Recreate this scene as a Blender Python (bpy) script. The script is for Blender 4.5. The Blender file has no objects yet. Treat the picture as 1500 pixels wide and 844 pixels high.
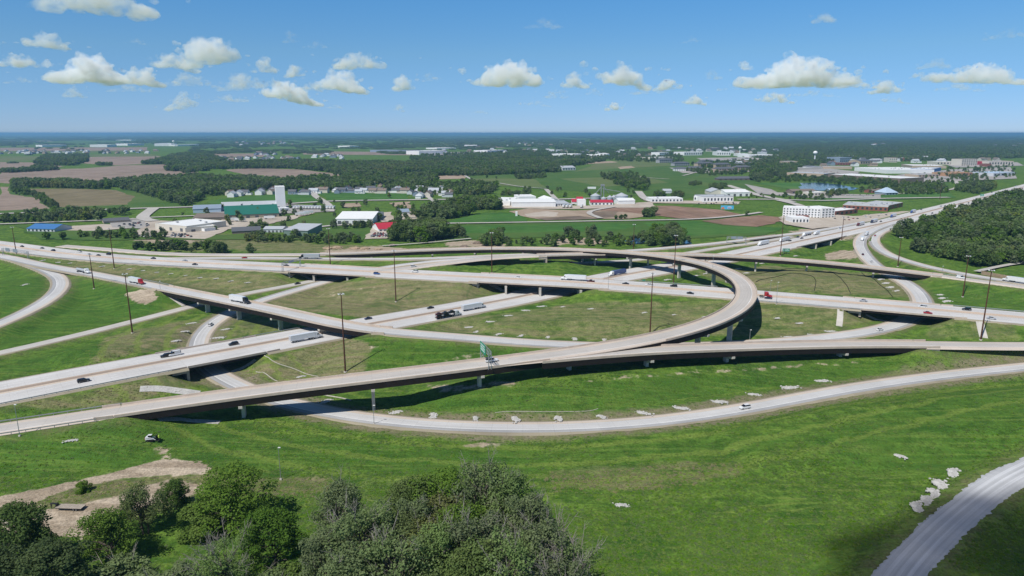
import bpy, bmesh, math, random
import numpy as np
from mathutils import Vector, Matrix

random.seed(7)
RNG = np.random.default_rng(7)
R = math.radians
S = bpy.context.scene
COL = S.collection

# ------------------------------------------------------------------ camera
H = 112.0
F = 1000.0                       # focal length in photo pixels (photo 1500 x 844)
PITCH = math.atan((422 - 195) / F)
CP, SP = math.cos(PITCH), math.sin(PITCH)

def at(px, py, z=0.0):
    """photo pixel -> world point on the plane of height z"""
    xc = (px - 750) / F; yc = -(py - 422) / F
    dx, dy, dz = xc, CP + yc * SP, -SP + yc * CP
    t = (z - H) / dz
    return np.array([dx * t, dy * t, z])

def pix(p):
    x, y, z = p[0], p[1], p[2] - H
    d = y * CP - z * SP
    u = y * SP + z * CP
    return 750 + F * x / d, 422 - F * u / d

cam_d = bpy.data.cameras.new('camera'); cam = bpy.data.objects.new('camera', cam_d); COL.objects.link(cam)
cam_d.sensor_width = 36; cam_d.lens = 24
cam_d.clip_start = 0.5; cam_d.clip_end = 200000
cam.location = (0, 0, H); cam.rotation_euler = (R(90) - PITCH, 0, 0)
S.camera = cam

# ------------------------------------------------------------------ tagging
def tag(o, label=None, cat=None, group=None, kind=None):
    if label: o['label'] = label
    if cat: o['category'] = cat
    if group: o['group'] = group
    if kind: o['kind'] = kind
    return o

def link(o, parent=None):
    COL.objects.link(o)
    if parent is not None: o.parent = parent
    return o

def thing(name, label, cat, loc=(0, 0, 0), rz=0.0, group=None):
    o = bpy.data.objects.new(name, None); COL.objects.link(o)
    o.empty_display_size = 0.5
    o.location = loc; o.rotation_euler = (0, 0, rz)
    return tag(o, label, cat, group)

CHILDREN = {}
def adopt(o, parent):
    if parent is not None:
        o.parent = parent
        CHILDREN.setdefault(parent, []).append(o)

def mesh_np(name, verts, faces, mats, mi=None, parent=None, smooth=False, uv=None, attrs=None):
    """verts (n,3), faces: list of tuples or (m,k) array -> ONE mesh object"""
    me = bpy.data.meshes.new(name)
    verts = np.asarray(verts, dtype=np.float32)
    if isinstance(faces, np.ndarray):
        m, k = faces.shape
        me.vertices.add(len(verts)); me.vertices.foreach_set('co', verts.ravel())
        me.loops.add(m * k); me.loops.foreach_set('vertex_index', faces.astype(np.int32).ravel())
        me.polygons.add(m); me.polygons.foreach_set('loop_start', np.arange(0, m * k, k, dtype=np.int32))
        if mi is not None: me.polygons.foreach_set('material_index', np.asarray(mi, dtype=np.int32))
        me.update(calc_edges=True); me.validate()
    else:
        me.from_pydata([tuple(v) for v in verts.tolist()], [], faces)
        if mi is not None: me.polygons.foreach_set('material_index', np.asarray(mi, dtype=np.int32))
        me.update()
    if uv is not None:
        l = me.uv_layers.new(name='UVMap')
        li = np.zeros(len(me.loops), dtype=np.int32); me.loops.foreach_get('vertex_index', li)
        l.data.foreach_set('uv', np.asarray(uv, dtype=np.float32)[li].ravel())
    if attrs:
        for an, av in attrs.items():
            a = me.attributes.new(an, 'FLOAT', 'POINT'); a.data.foreach_set('value', np.asarray(av, dtype=np.float32))
    for m_ in (mats if isinstance(mats, (list, tuple)) else [mats]): me.materials.append(m_)
    if smooth: me.polygons.foreach_set('use_smooth', np.ones(len(me.polygons), dtype=bool))
    o = bpy.data.objects.new(name, me); COL.objects.link(o)
    adopt(o, parent)
    return o

class MB:
    """collects shapes into one mesh"""
    def __init__(s): s.v = []; s.f = []; s.m = []
    def quad(s, pts, mi=0):
        n = len(s.v); s.v += [tuple(p) for p in pts]; s.f.append(tuple(range(n, n + len(pts)))); s.m.append(mi)
    def box(s, c, d, rz=0, mi=0, taper=None):
        cx, cy, cz = c; dx, dy, dz = d[0] / 2, d[1] / 2, d[2] / 2
        ca, sa = math.cos(rz), math.sin(rz); n = len(s.v)
        for z in (-1, 1):
            k = 1.0 if (z < 0 or taper is None) else taper
            kx, ky = (k, k) if not isinstance(k, tuple) else k
            for x, y in ((-1, -1), (1, -1), (1, 1), (-1, 1)):
                X, Y = x * dx * kx, y * dy * ky
                s.v.append((cx + X * ca - Y * sa, cy + X * sa + Y * ca, cz + z * dz))
        for q in ((3, 2, 1, 0), (4, 5, 6, 7), (0, 1, 5, 4), (1, 2, 6, 5), (2, 3, 7, 6), (3, 0, 4, 7)):
            s.f.append(tuple(n + i for i in q)); s.m.append(mi)
    def prism(s, prof, y0, y1, mi=0, axis='y'):
        """extrude a profile of (a, z) along an axis"""
        n = len(s.v); k = len(prof)
        for y in (y0, y1):
            for a, z in prof: s.v.append((a, y, z) if axis == 'y' else (y, a, z))
        s.f.append(tuple(n + i for i in range(k)) if axis == 'y' else tuple(n + i for i in reversed(range(k)))); s.m.append(mi)
        s.f.append(tuple(n + k + i for i in reversed(range(k))) if axis == 'y' else tuple(n + k + i for i in range(k))); s.m.append(mi)
        for i in range(k):
            j = (i + 1) % k
            q = (n + i, n + k + i, n + k + j, n + j)
            s.f.append(q if axis == 'y' else q[::-1]); s.m.append(mi)
    def tube(s, p0, p1, r0, r1=None, seg=8, mi=0, caps=True):
        r1 = r0 if r1 is None else r1
        p0, p1 = Vector(p0), Vector(p1); d = (p1 - p0).normalized()
        a = d.orthogonal().normalized(); b = d.cross(a); n = len(s.v)
        for p, r in ((p0, r0), (p1, r1)):
            for i in range(seg):
                t = 2 * math.pi * i / seg; s.v.append(tuple(p + (a * math.cos(t) + b * math.sin(t)) * r))
        for i in range(seg):
            j = (i + 1) % seg; s.f.append((n + i, n + j, n + seg + j, n + seg + i)); s.m.append(mi)
        if caps:
            s.f.append(tuple(n + i for i in reversed(range(seg)))); s.m.append(mi)
            s.f.append(tuple(n + seg + i for i in range(seg))); s.m.append(mi)
    def lathe(s, prof, c=(0, 0, 0), seg=16, mi=0):
        n = len(s.v)
        for r, z in prof:
            for i in range(seg):
                t = 2 * math.pi * i / seg; s.v.append((c[0] + r * math.cos(t), c[1] + r * math.sin(t), c[2] + z))
        for k in range(len(prof) - 1):
            for i in range(seg):
                j = (i + 1) % seg
                s.f.append((n + k * seg + i, n + k * seg + j, n + (k + 1) * seg + j, n + (k + 1) * seg + i)); s.m.append(mi)
    def build(s, name, mats, parent=None, smooth=False):
        return mesh_np(name, s.v, s.f, mats, s.m, parent, smooth)

def copy_tree(o, parent=None):
    c = o.copy(); COL.objects.link(c)
    if parent is not None: adopt(c, parent)
    for ch in CHILDREN.get(o, []): copy_tree(ch, c)
    return c

# ------------------------------------------------------------------ materials
class NT:
    """tiny helper to write node trees as expressions"""
    def __init__(s, nt): s.nt = nt
    def n(s, t, **kw):
        x = s.nt.nodes.new(t)
        for k, v in kw.items(): setattr(x, k, v)
        return x
    def l(s, a, b): s.nt.links.new(a, b)
    def put(s, sock, v):
        if isinstance(v, bpy.types.NodeSocket): s.l(v, sock)
        elif v is not None:
            if hasattr(sock, 'default_value'):
                try: sock.default_value = v
                except Exception: sock.default_value = (*v, 1.0)
    def m(s, op, a, b=None, c=None, clamp=False):
        x = s.n('ShaderNodeMath', operation=op, use_clamp=clamp)
        for i, v in enumerate((a, b, c)):
            if v is not None: s.put(x.inputs[i], v)
        return x.outputs[0]
    def mix(s, f, a, b):
        x = s.n('ShaderNodeMix', data_type='RGBA')
        s.put(x.inputs[0], f)
        for i, v in ((6, a), (7, b)):
            if isinstance(v, bpy.types.NodeSocket): s.l(v, x.inputs[i])
            else: x.inputs[i].default_value = (*v[:3], 1.0)
        return x.outputs[2]
    def noise(s, vec, scale, detail=3, rough=0.55, dist=0.0):
        x = s.n('ShaderNodeTexNoise'); x.inputs['Scale'].default_value = scale
        x.inputs['Detail'].default_value = detail; x.inputs['Roughness'].default_value = rough
        x.inputs['Distortion'].default_value = dist
        if vec is not None: s.l(vec, x.inputs['Vector'])
        return x.outputs['Fac']
    def ramp(s, f, lo, hi):
        x = s.n('ShaderNodeMapRange'); x.interpolation_type = 'SMOOTHSTEP'
        s.put(x.inputs[0], f); x.inputs[1].default_value = lo; x.inputs[2].default_value = hi
        return x.outputs[0]
    def scalevec(s, vec, sc):
        x = s.n('ShaderNodeMapping'); s.l(vec, x.inputs[0]); x.inputs['Scale'].default_value = sc
        return x.outputs[0]

def new_mat(name):
    m = bpy.data.materials.new(name); m.use_nodes = True
    nt = m.node_tree; nt.nodes.clear()
    k = NT(nt)
    b = k.n('ShaderNodeBsdfPrincipled'); o = k.n('ShaderNodeOutputMaterial')
    k.l(b.outputs[0], o.inputs[0])
    b.inputs['Roughness'].default_value = 0.8
    b.inputs['Specular IOR Level'].default_value = 0.25
    return m, k, b

MATS = {}
def plain(name, col, rough=0.7, metal=0.0, spec=0.3, var=0.12, scale=1.5, coat=0.0):
    """procedural paint / concrete / metal: base colour broken up by two noises"""
    if name in MATS: return MATS[name]
    m, k, b = new_mat(name)
    tc = k.n('ShaderNodeTexCoord'); ob = tc.outputs['Object']
    n1 = k.noise(ob, scale, 4, 0.6); n2 = k.noise(ob, scale * 0.17, 2)
    v = k.m('ADD', k.m('MULTIPLY', n1, 0.6), k.m('MULTIPLY', n2, 0.4))
    f = k.ramp(v, 0.3, 0.7)
    c = k.mix(f, tuple(x * (1 - var) for x in col), tuple(min(1, x * (1 + var)) for x in col))
    k.l(c, b.inputs['Base Color'])
    b.inputs['Roughness'].default_value = rough; b.inputs['Metallic'].default_value = metal
    b.inputs['Specular IOR Level'].default_value = spec
    if coat: b.inputs['Coat Weight'].default_value = coat; b.inputs['Coat Roughness'].default_value = 0.08
    MATS[name] = m
    return m

# ------------------------------------------------------------------ curve helpers
def catmull(P, step):
    P = np.asarray(P, float)
    out = []
    Q = np.vstack([2 * P[0] - P[1], P, 2 * P[-1] - P[-2]])
    for i in range(1, len(Q) - 2):
        p0, p1, p2, p3 = Q[i - 1], Q[i], Q[i + 1], Q[i + 2]
        t0 = 0; t1 = t0 + max(1e-3, np.linalg.norm(p1 - p0)) ** .5; t2 = t1 + max(1e-3, np.linalg.norm(p2 - p1)) ** .5; t3 = t2 + max(1e-3, np.linalg.norm(p3 - p2)) ** .5
        n = max(2, int(np.linalg.norm(p2 - p1) / step))
        for t in np.linspace(t1, t2, n, endpoint=False):
            a1 = (t1 - t) / (t1 - t0) * p0 + (t - t0) / (t1 - t0) * p1
            a2 = (t2 - t) / (t2 - t1) * p1 + (t - t1) / (t2 - t1) * p2
            a3 = (t3 - t) / (t3 - t2) * p2 + (t - t2) / (t3 - t2) * p3
            b1 = (t2 - t) / (t2 - t0) * a1 + (t - t0) / (t2 - t0) * a2
            b2 = (t3 - t) / (t3 - t1) * a2 + (t - t1) / (t3 - t1) * a3
            out.append((t2 - t) / (t2 - t1) * b1 + (t - t1) / (t2 - t1) * b2)
    out.append(P[-1])
    return np.array(out)

def resample(P, step):
    d = np.r_[0, np.cumsum(np.linalg.norm(np.diff(P, axis=0), axis=1))]
    n = max(2, int(d[-1] / step)); s = np.linspace(0, d[-1], n)
    return np.stack([np.interp(s, d, P[:, i]) for i in range(P.shape[1])], 1)

def smooth_path(P, sig):
    n = int(sig * 3)
    if n < 1: return P
    k = np.exp(-0.5 * (np.arange(-n, n + 1) / sig) ** 2); k /= k.sum()
    pre = 2 * P[0] - P[1:n + 1][::-1]; post = 2 * P[-1] - P[-n - 1:-1][::-1]
    if len(pre) < n or len(post) < n: return P
    Q = np.vstack([pre, P, post])
    return np.stack([np.convolve(Q[:, i], k, 'valid') for i in range(P.shape[1])], 1)

def path_px(pts, step=3.0, sig=4.0):
    """pts: (px, py, z) -> smooth world path"""
    W = np.array([at(*p) for p in pts])
    return smooth_path(resample(catmull(W, step), step), sig)

def normals2(P):
    d = np.gradient(P[:, :2], axis=0); d /= np.linalg.norm(d, axis=1)[:, None] + 1e-9
    return np.stack([-d[:, 1], d[:, 0]], 1), d      # left normal, tangent
# ------------------------------------------------------------------ road data: (px, py, z) along each centreline, photo pixels
ROADS = {
 'A': dict(w=31, style='freeway', step=4, sig=10, pts=[(-260,337,6.5),(-120,347,6.5),(0,359,6.5),(100,373,7),(200,381,7.8),(300,386.3,8.6),(400,390.5,9.5),(500,396,10),(600,402,10),(700,406.5,10.3),(750,409,10.5),(850,413.8,10.2),(900,417,9.8),(1000,424.3,9.4),(1080,430.7,9),(1200,440,8.7),(1300,448,8.5),(1400,457.3,8),(1500,466,7),(1600,475,6.5),(1750,489,6)],
           br=[((440,392.5),(548,399)),((712,407),(885,416)),((1258,444.5),(1388,456))]),
 'B': dict(w=31, style='freeway', step=4, sig=10, pts=[(-250,623,6.5),(-120,599,6.8),(0,575.5,7),(100,555,7),(200,537,7),(300,520,7),(375,506,6.5),(439,493.5,5.8),(512,480.5,5),(600,465,4),(700,447.5,3),(750,438.5,2.6),(800,428,2.6),(900,404.5,3),(1000,389.5,4),(1100,369.3,5),(1200,347.5,6),(1300,326,6.5),(1360,310,6.5),(1420,295,6.5),(1500,274,6.5),(1580,253,6.5),(1680,237,6.5)],
           br=[((258,528),(378,506)),((1150,358),(1215,345))]),
 'F1': dict(w=11.6, style='flyover', step=3, sig=7, pts=[(-200,656,5.5),(-100,643,5.6),(0,629,6),(100,613,7),(150,605,7.4),(200,597.5,7.9),(300,584,9.6),(375,573.5,10.8),(475,561,12.6),(550,552.3,13.8),(650,540.5,14.8),(750,528,15.5),(850,514.5,16),(915,505,16.4),(960,496,16.8),(1001,486.5,17.2),(1037,475,17.6),(1068,462,17.7),(1083,452,18),(1093,441.8,18.1),(1096.5,429.5,18.1),(1093,417.5,18),(1084,407.5,17.8),(1069,399,17.6),(1049,390.8,17.3),(1017,382.2,16.7),(980,376,16),(940,371.5,15.2),(900,368.5,14.4),(850,366,13),(800,364.3,11.8),(741,363.8,10.6),(680,364.6,9.4),(600,367.3,8.4),(542,370.3,7.8),(481,372.2,7.4),(400,373,7.2),(300,373.2,7.2),(230,371,7.2),(150,364.5,6.9),(90,360,6.6)],
           br=[((178,600.5),(478,372.2))]),
 'E': dict(w=11, style='flyover', step=3, sig=7, pts=[(700,534.3,15.15),(750,528.3,15.5),(800,524,15.75),(850,520.3,15.95),(900,516,15.9),(950,512.3,15.4),(985,511,14.8),(1025,510,13.8),(1075,508.5,12.4),(1125,506.7,11),(1187,505,9.9),(1250,504,9),(1310,503.5,8.4),(1350,504,8),(1400,505.3,7.4),(1500,506.5,6.5),(1620,505,6),(1750,502,6)],
           br=[((790,524.8),(1349,504))]),
 'F2': dict(w=11, style='flyover', step=3, sig=7, pts=[(540,398.5,10),(580,394.5,10.1),(620,390,10.2),(690,379.7,10.8),(741,376,11),(781,374,11.2),(830,372.8,11.5),(900,371.8,11.8),(960,371.8,12),(1021,373.3,12),(1081,376,11.8),(1142,379.3,11.3),(1200,384,10.6),(1260,390,9.6),(1321,396.7,8.5),(1361,402,8),(1401,407,7.5),(1500,420,6.5),(1600,433,6),(1700,445,6)],
           br=[((800,373.4),(1362,402))]),
 'L': dict(w=11.5, style='ramp', step=3, sig=7, pts=[(-200,349,6.3),(-100,361,6.4),(0,374.5,6.6),(30,381,6.8),(60,388,7.1),(121,398.5,7.7),(161,406,8.3),(200,413.6,9),(234,420.6,9.6),(262,426.5,10.2),(300,433.5,10.9),(350,443.7,11.5),(401,453.8,11.8),(451,465,11.8),(501,476.5,11.4),(540,484.6,10.8),(562,486.5,10.2),(600,488,9.2),(650,491.5,7.8),(750,500.5,5.2),(850,506,3.4),(950,508,2.2),(1050,506,1.8),(1120,502.5,1.6),(1170,498.3,1.5),(1235,491.5,1.4),(1285,484.5,1.4),(1321,474.5,1.4),(1345,461,1.4),(1355,449,1.5),(1352,438,1.6),(1344,427,1.8),(1333,416.6,2),(1319,408.5,2.3),(1297,399.5,2.9),(1280.6,388.4,3.7),(1268.5,376,4.6),(1259.5,362,5.4),(1259.5,352,5.9),(1269,342,6.2),(1290,332,6.5),(1330,320,6.5)],
           br=[((243,422.6),(548,485.6)),((1261,366),(1260,350))]),
 'R': dict(w=9.6, style='ramp', step=3, sig=7, pts=[(1800,508,1.5),(1600,527,1),(1500,537.5,0.8),(1437,543.5,0.7),(1375,550.5,0.6),(1300,560.5,0.5),(1225,572.5,0.4),(1125,592,0.3),(1050,606,0.2),(950,619,0.2),(850,626,0.2),(750,627.5,0.2),(625,622.5,0.2),(550,616,0.2),(500,608.8,0.2),(450,599,0.2),(400,586,0.2),(357,569,0.1),(320,552,0),(296,533,0),(287,515,0),(286,503,0.2),(291,492,0.5),(300,480.5,0.9),(312,469,1.3),(326,460.5,1.7),(344,453,2.1),(374.6,441.5,2.6),(405,433,3),(431,425,3.3),(461,417,3.5),(484,410.5,3.4),(515,401,3.6),(545,394,4.5),(580,388.5,6.2),(620,384,8.2),(655,380.5,9.7),(700,377.8,10.8),(760,375,11)],
           br=[]),
 'G': dict(w=7.5, style='street', step=3, sig=6, pts=[(-160,551,0.8),(0,517,1),(75,500,1.2),(150,482,1.6),(225,463,2),(275,450,2.4),(346,431.7,3),(400,422.6,3.3),(441,415.6,3.4),(461,410.5,3.4),(490,404,3.2),(530,399,3.2),(600,396,3.3),(670,393.5,3.4),(741,390.5,3.4),(800,387.5,3.3),(838,385.5,3.2),(900,383,3.2),(960,378,3.5),(1013,369.5,4.4),(1053,362.8,5.2),(1093,357.3,6),(1125,352.5,6.3),(1160,346.5,6.4)],
           br=[]),
 'N2': dict(w=9, style='ramp', step=4, sig=6, pts=[(180,378,7.5),(250,378.8,7.9),(300,378,8),(380,377.8,7.6),(452,378.6,7.6),(520,379.3,7.8),(600,379.3,8.6),(650,378,9.6),(690,376.7,10.4),(740,375,10.9)],
           br=[]),
 'P1': dict(w=9.5, style='ramp', step=4, sig=6, pts=[(640,378,9.5),(720,374.5,8.5),(790,372,7.5),(850,370.3,6.5),(930,367,6),(1000,361,6.2),(1041,357.6,6.8),(1071,353.8,7.2),(1101,350,7.4),(1137,345.5,7.2),(1170,341.5,6.8),(1210,336,6.5),(1260,326,6.5)],
           br=[((1091,351.2),(1137,345.5))]),
 'T': dict(w=9.6, style='ramp', step=3, sig=5, pts=[(1360,318,6.5),(1320,329.5,6.5),(1296,337,6.2),(1284,344,5.8),(1280,353,5),(1286.6,363,4.4),(1301,372.5,4.2),(1321,380,4.4),(1351,388.5,5),(1381,395.5,5.6),(1421.6,403,6.2),(1500,415,6.3),(1600,428,6),(1700,440,6)],
           br=[((1280.5,356),(1281,347))]),
 'LL': dict(w=10, style='ramp', step=3, sig=5, pts=[(20,379.5,6.6),(45,387,6.5),(66,395,6.1),(83,403,5.7),(90.5,412.6,5.3),(88,422.6,5),(77,434.5,4.6),(56,448,4.2),(30,461,3.8),(0,474,3.4),(-40,490,3),(-120,517,2.5),(-300,570,2)],
           br=[]),
 'GR': dict(w=9.2, style='gravel', step=.8, sig=5, pts=[(1290,890,2),(1315,844,2.2),(1352,801,2.5),(1398,757,2.8),(1450,716,3),(1500,687,3.2),(1560,662,3.4),(1650,640,3.5)],
           br=[]),
}
# earth banks that carry no road: (px, py, z) and half width
BANKS = [
 ([(630,578,1.5),(700,562,5.4),(760,553,7.4),(850,541,8.4),(940,532.5,8.2),(1070,525,5.5),(1230,518,3.4),(1330,515,4.5)], 8),
 ([(1100,655,2),(1250,622,4),(1400,603,5.5),(1560,590,6)], 14),
 ([(480,520,3),(540,510,6.5),(620,505,6.5),(700,515,5.5)], 6),
 ([(1130,412,2.8),(1200,402,3.2),(1260,412,3)], 22),
 ([(720,462,3.6),(850,455,4.2),(960,462,4)], 22),
 ([(130,515,3),(220,490,3.5),(265,480,3)], 12),
 ([(30,440,5),(20,410,6)], 14),
]
MAIN = {}
for k, r in ROADS.items():
    P = path_px(r['pts'], r['step'], r['sig'])
    MAIN[k] = P
    r['px'] = np.array([pix(p) if (p[1] > 20) else (-9999, -9999) for p in P])

def idx_at(k, px, py):
    q = ROADS[k]['px']; return int(np.argmin((q[:, 0] - px) ** 2 + ((q[:, 1] - py) * 2.5) ** 2))

SPANS = {}
for k, r in ROADS.items():
    SPANS[k] = [tuple(sorted((idx_at(k, *a), idx_at(k, *b)))) for a, b in r['br']]

# ------------------------------------------------------------------ terrain height field
def axis(parts):
    out = [parts[0][0]]
    for a, b, st in parts: out += list(np.arange(a + st, b + 1e-6, st))
    return np.array(out)
def grow(x, st, end, k):
    out = []
    while x < end:
        st *= k; x += st; out.append(x)
    return np.array(out)
_gx = axis([(-440, 470, 3.0), (470, 1000, 6.0)])
GX = np.r_[-grow(440, 3, 60000, 1.13)[::-1], _gx, grow(1000, 6, 60000, 1.13)]
_gy = axis([(60, 130, 6), (130, 500, 2.5), (500, 800, 4), (800, 1500, 8)])
GY = np.r_[-grow(-60, 6, 6000, 1.3)[::-1], _gy, grow(1500, 8, 70000, 1.10)]
XX, YY = np.meshgrid(GX, GY)            # [iy, ix]

def vnoise(x, y, seed, oct=3):
    out = np.zeros_like(x); amp = 1; tot = 0
    for o in range(oct):
        r = np.random.default_rng(seed + o); T = r.random((256, 256)).astype(np.float32)
        xi = np.floor(x).astype(int); yi = np.floor(y).astype(int); fx = x - xi; fy = y - yi
        fx = fx * fx * (3 - 2 * fx); fy = fy * fy * (3 - 2 * fy)
        g = lambda a, b: T[(b) % 256, (a) % 256]
        out += amp * ((g(xi, yi) * (1 - fx) + g(xi + 1, yi) * fx) * (1 - fy) + (g(xi, yi + 1) * (1 - fx) + g(xi + 1, yi + 1) * fx) * fy)
        tot += amp; amp *= 0.5; x = x * 2.03 + 11.3; y = y * 2.03 + 7.7
    return out / tot

near = np.clip(1 - (YY - 480) / 200, 0, 1)
HZ = (vnoise(XX / 55, YY / 55, 3) - 0.5) * 3.0 * near + (vnoise(XX / 14, YY / 14, 9) - 0.5) * 0.9 * near
HZ[(np.abs(XX) > 3000) | (YY > 2500)] = 0
# distant ground: broad low swells
sw = 0 * (vnoise(XX / 900 + 40, YY / 900 + 40, 21) - 0.45) * 16 * np.clip((YY - 1500) / 900, 0, 1) * np.clip((9000 - YY) / 3000, 0, 1)
HZ += sw
DROAD = np.full_like(HZ, 60.0)

def stamp(P, hw, rad, fn):
    T2 = normals2(P); n, t = T2
    for i in range(0, len(P)):
        c = P[i]
        ix0, ix1 = np.searchsorted(GX, (c[0] - rad, c[0] + rad)); iy0, iy1 = np.searchsorted(GY, (c[1] - rad, c[1] + rad))
        if ix1 <= ix0 or iy1 <= iy0: continue
        sl = (slice(iy0, iy1), slice(ix0, ix1))
        dx = XX[sl] - c[0]; dy = YY[sl] - c[1]
        du = np.abs(dx * n[i, 0] + dy * n[i, 1]); dv = np.abs(dx * t[i, 0] + dy * t[i, 1])
        d = np.hypot(np.maximum(0, du - hw), np.maximum(0, dv - 3.2))
        fn(sl, d, c[2])

def pieces(k):
    n = len(MAIN[k]); cur = 0; out = []
    for a, b in sorted(SPANS[k]):
        if a - cur > 1: out.append((cur, a))
        cur = b
    if n - 1 - cur > 1: out.append((cur, n - 1))
    return out[1:] if k == 'E' else out        # the first stretch of E rides on the flyover deck

def do_fill(sl, d, z): HZ[sl] = np.maximum(HZ[sl], z - 0.35 - 0.30 * d)
def do_cut(sl, d, z): HZ[sl] = np.where(d < 14, np.minimum(HZ[sl], z - 0.35 + 0.42 * d + 0.012 * d * d), HZ[sl])
def do_dist(sl, d, z): DROAD[sl] = np.minimum(DROAD[sl], d)
for pts, hw in BANKS:
    stamp(path_px(pts, 4, 3), hw, hw + 45, do_fill)
for k, r in ROADS.items():
    for a, b in pieces(k): stamp(MAIN[k][a:b + 1], r['w'] / 2 + 1.6, r['w'] / 2 + 45, do_fill)
OVER = [MAIN[k][a:b + 1] for k in ROADS for a, b in SPANS[k]]
for k, r in ROADS.items():
    for a, b in pieces(k):
        Pk = MAIN[k][a:b + 1]
        stamp(Pk, r['w'] / 2 + (6.0 if k == 'B' else 1.2), r['w'] / 2 + 20, do_cut)
        for S_ in OVER:                                  # open ground under the spans
            d_ = np.min(np.hypot(Pk[:, None, 0] - S_[None, :, 0], Pk[:, None, 1] - S_[None, :, 1]), axis=1)
            m_ = (d_ < 26) & (Pk[:, 2] < S_[:, 2].min() - 3.5)
            if m_.any() and len(S_) * 3.5 < 90: stamp(Pk[m_], r['w'] / 2 + 7, r['w'] / 2 + 26, do_cut) if m_.sum() > 2 else None
        stamp(MAIN[k][a:b + 1], r['w'] / 2, r['w'] / 2 + 45, do_dist)

def ground(x, y):
    x = np.asarray(x, float); y = np.asarray(y, float)
    ix = np.clip(np.searchsorted(GX, x) - 1, 0, len(GX) - 2); iy = np.clip(np.searchsorted(GY, y) - 1, 0, len(GY) - 2)
    fx = np.clip((x - GX[ix]) / (GX[ix + 1] - GX[ix]), 0, 1); fy = np.clip((y - GY[iy]) / (GY[iy + 1] - GY[iy]), 0, 1)
    return (HZ[iy, ix] * (1 - fx) + HZ[iy, ix + 1] * fx) * (1 - fy) + (HZ[iy + 1, ix] * (1 - fx) + HZ[iy + 1, ix + 1] * fx) * fy

def at_ground(px, py, z0=0.0):
    """photo pixel -> point on the terrain surface"""
    p = at(px, py, z0); z = z0
    for _ in range(12):
        z = 0.5 * z + 0.5 * float(ground(p[0], p[1])); p = at(px, py, z)
    return np.array([p[0], p[1], float(ground(p[0], p[1]))])

# ------------------------------------------------------------------ road surface materials (UV = metres across, metres along)
def road_mat(name, col, streak=0.16, patch=0.12, joint=6.0, blotch=(0.56, 0.53, 0.49), tyre=0.0):
    m, k, b = new_mat(name)
    uv = k.n('ShaderNodeUVMap').outputs[0]
    sep = k.n('ShaderNodeSeparateXYZ'); k.l(uv, sep.inputs[0])
    geo = k.n('ShaderNodeNewGeometry').outputs['Position']
    s1 = k.noise(k.scalevec(uv, (1.3, 0.012, 1)), 1.0, 4, 0.6)
    s2 = k.noise(k.scalevec(uv, (0.25, 0.05, 1)), 1.0, 3, 0.6)
    s3 = k.noise(geo, 0.035, 3, 0.6); s4 = k.noise(geo, 1.4, 3, 0.6)
    f = k.m('ADD', k.m('MULTIPLY', k.m('SUBTRACT', s1, 0.5), streak * 3.2), k.m('MULTIPLY', k.m('SUBTRACT', s2, 0.5), patch * 2.0))
    f = k.m('ADD', f, k.m('MULTIPLY', k.m('SUBTRACT', s3, 0.5), patch * 2.2))
    f = k.m('ADD', f, k.m('MULTIPLY', k.m('SUBTRACT', s4, 0.5), 0.12))
    # slab to slab tone and dark joints
    slab = k.m('FLOOR', k.m('DIVIDE', sep.outputs[1], joint * 4))
    wn = k.n('ShaderNodeTexWhiteNoise', noise_dimensions='2D'); cmb = k.n('ShaderNodeCombineXYZ')
    k.l(k.m('FLOOR', k.m('DIVIDE', sep.outputs[0], 3.65)), cmb.inputs[0]); k.l(slab, cmb.inputs[1]); k.l(cmb.outputs[0], wn.inputs[0])
    f = k.m('ADD', f, k.m('MULTIPLY', k.m('SUBTRACT', wn.outputs[0], 0.5), patch * 0.45))
    jt = k.m('LESS_THAN', k.m('FRACT', k.m('DIVIDE', sep.outputs[1], joint)), 0.012)
    f = k.m('SUBTRACT', f, k.m('MULTIPLY', jt, 0.25))
    wp = k.m('ABSOLUTE', k.m('SUBTRACT', k.m('FRACT', k.m('DIVIDE', sep.outputs[0], 1.83)), .5))
    f = k.m('SUBTRACT', f, k.m('MULTIPLY', k.m('MULTIPLY', k.ramp(wp, .32, .05), s2), streak * .75))
    g = k.m('ADD', f, 1.0)
    c0 = k.n('ShaderNodeVectorMath', operation='SCALE'); c0.inputs[0].default_value = col; k.l(g, c0.inputs['Scale'])
    c = k.mix(k.m('MULTIPLY', k.ramp(s3, 0.52, 0.75), 0.3), c0.outputs[0], blotch)
    k.l(c, b.inputs['Base Color']); b.inputs['Roughness'].default_value = 0.85; b.inputs['Specular IOR Level'].default_value = 0.2
    return m
M_LANE = road_mat('road_concrete', (0.535, 0.515, 0.49), 0.24, 0.17)
M_LANE2 = road_mat('bridge_deck_concrete', (0.455, 0.42, 0.38), 0.16, 0.1)
M_RAMP = road_mat('ramp_concrete', (0.50, 0.488, 0.47), 0.12, 0.14)
M_ASPH = road_mat('worn_asphalt', (0.21, 0.205, 0.205), 0.12, 0.16, blotch=(0.24, 0.23, 0.22))
M_STRT = road_mat('frontage_pavement', (0.47, 0.445, 0.40), 0.1, 0.16)
M_SHT = road_mat('shoulder_tan', (0.52, 0.445, 0.375), 0.1, 0.16, blotch=(0.5, 0.43, 0.36))
M_SHG = road_mat('shoulder_grey', (0.34, 0.335, 0.33), 0.12, 0.2)
M_WHITE = road_mat('white_road_paint', (0.72, 0.72, 0.70), 0.05, 0.2, blotch=(0.6, 0.6, 0.58))
M_YEL = road_mat('yellow_road_paint', (0.56, 0.44, 0.24), 0.05, 0.2, blotch=(0.55, 0.42, 0.2))
M_EDGE = road_mat('gravel_verge', (0.30, 0.26, 0.19), 0.1, 0.3, blotch=(0.2, 0.2, 0.1))
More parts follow.
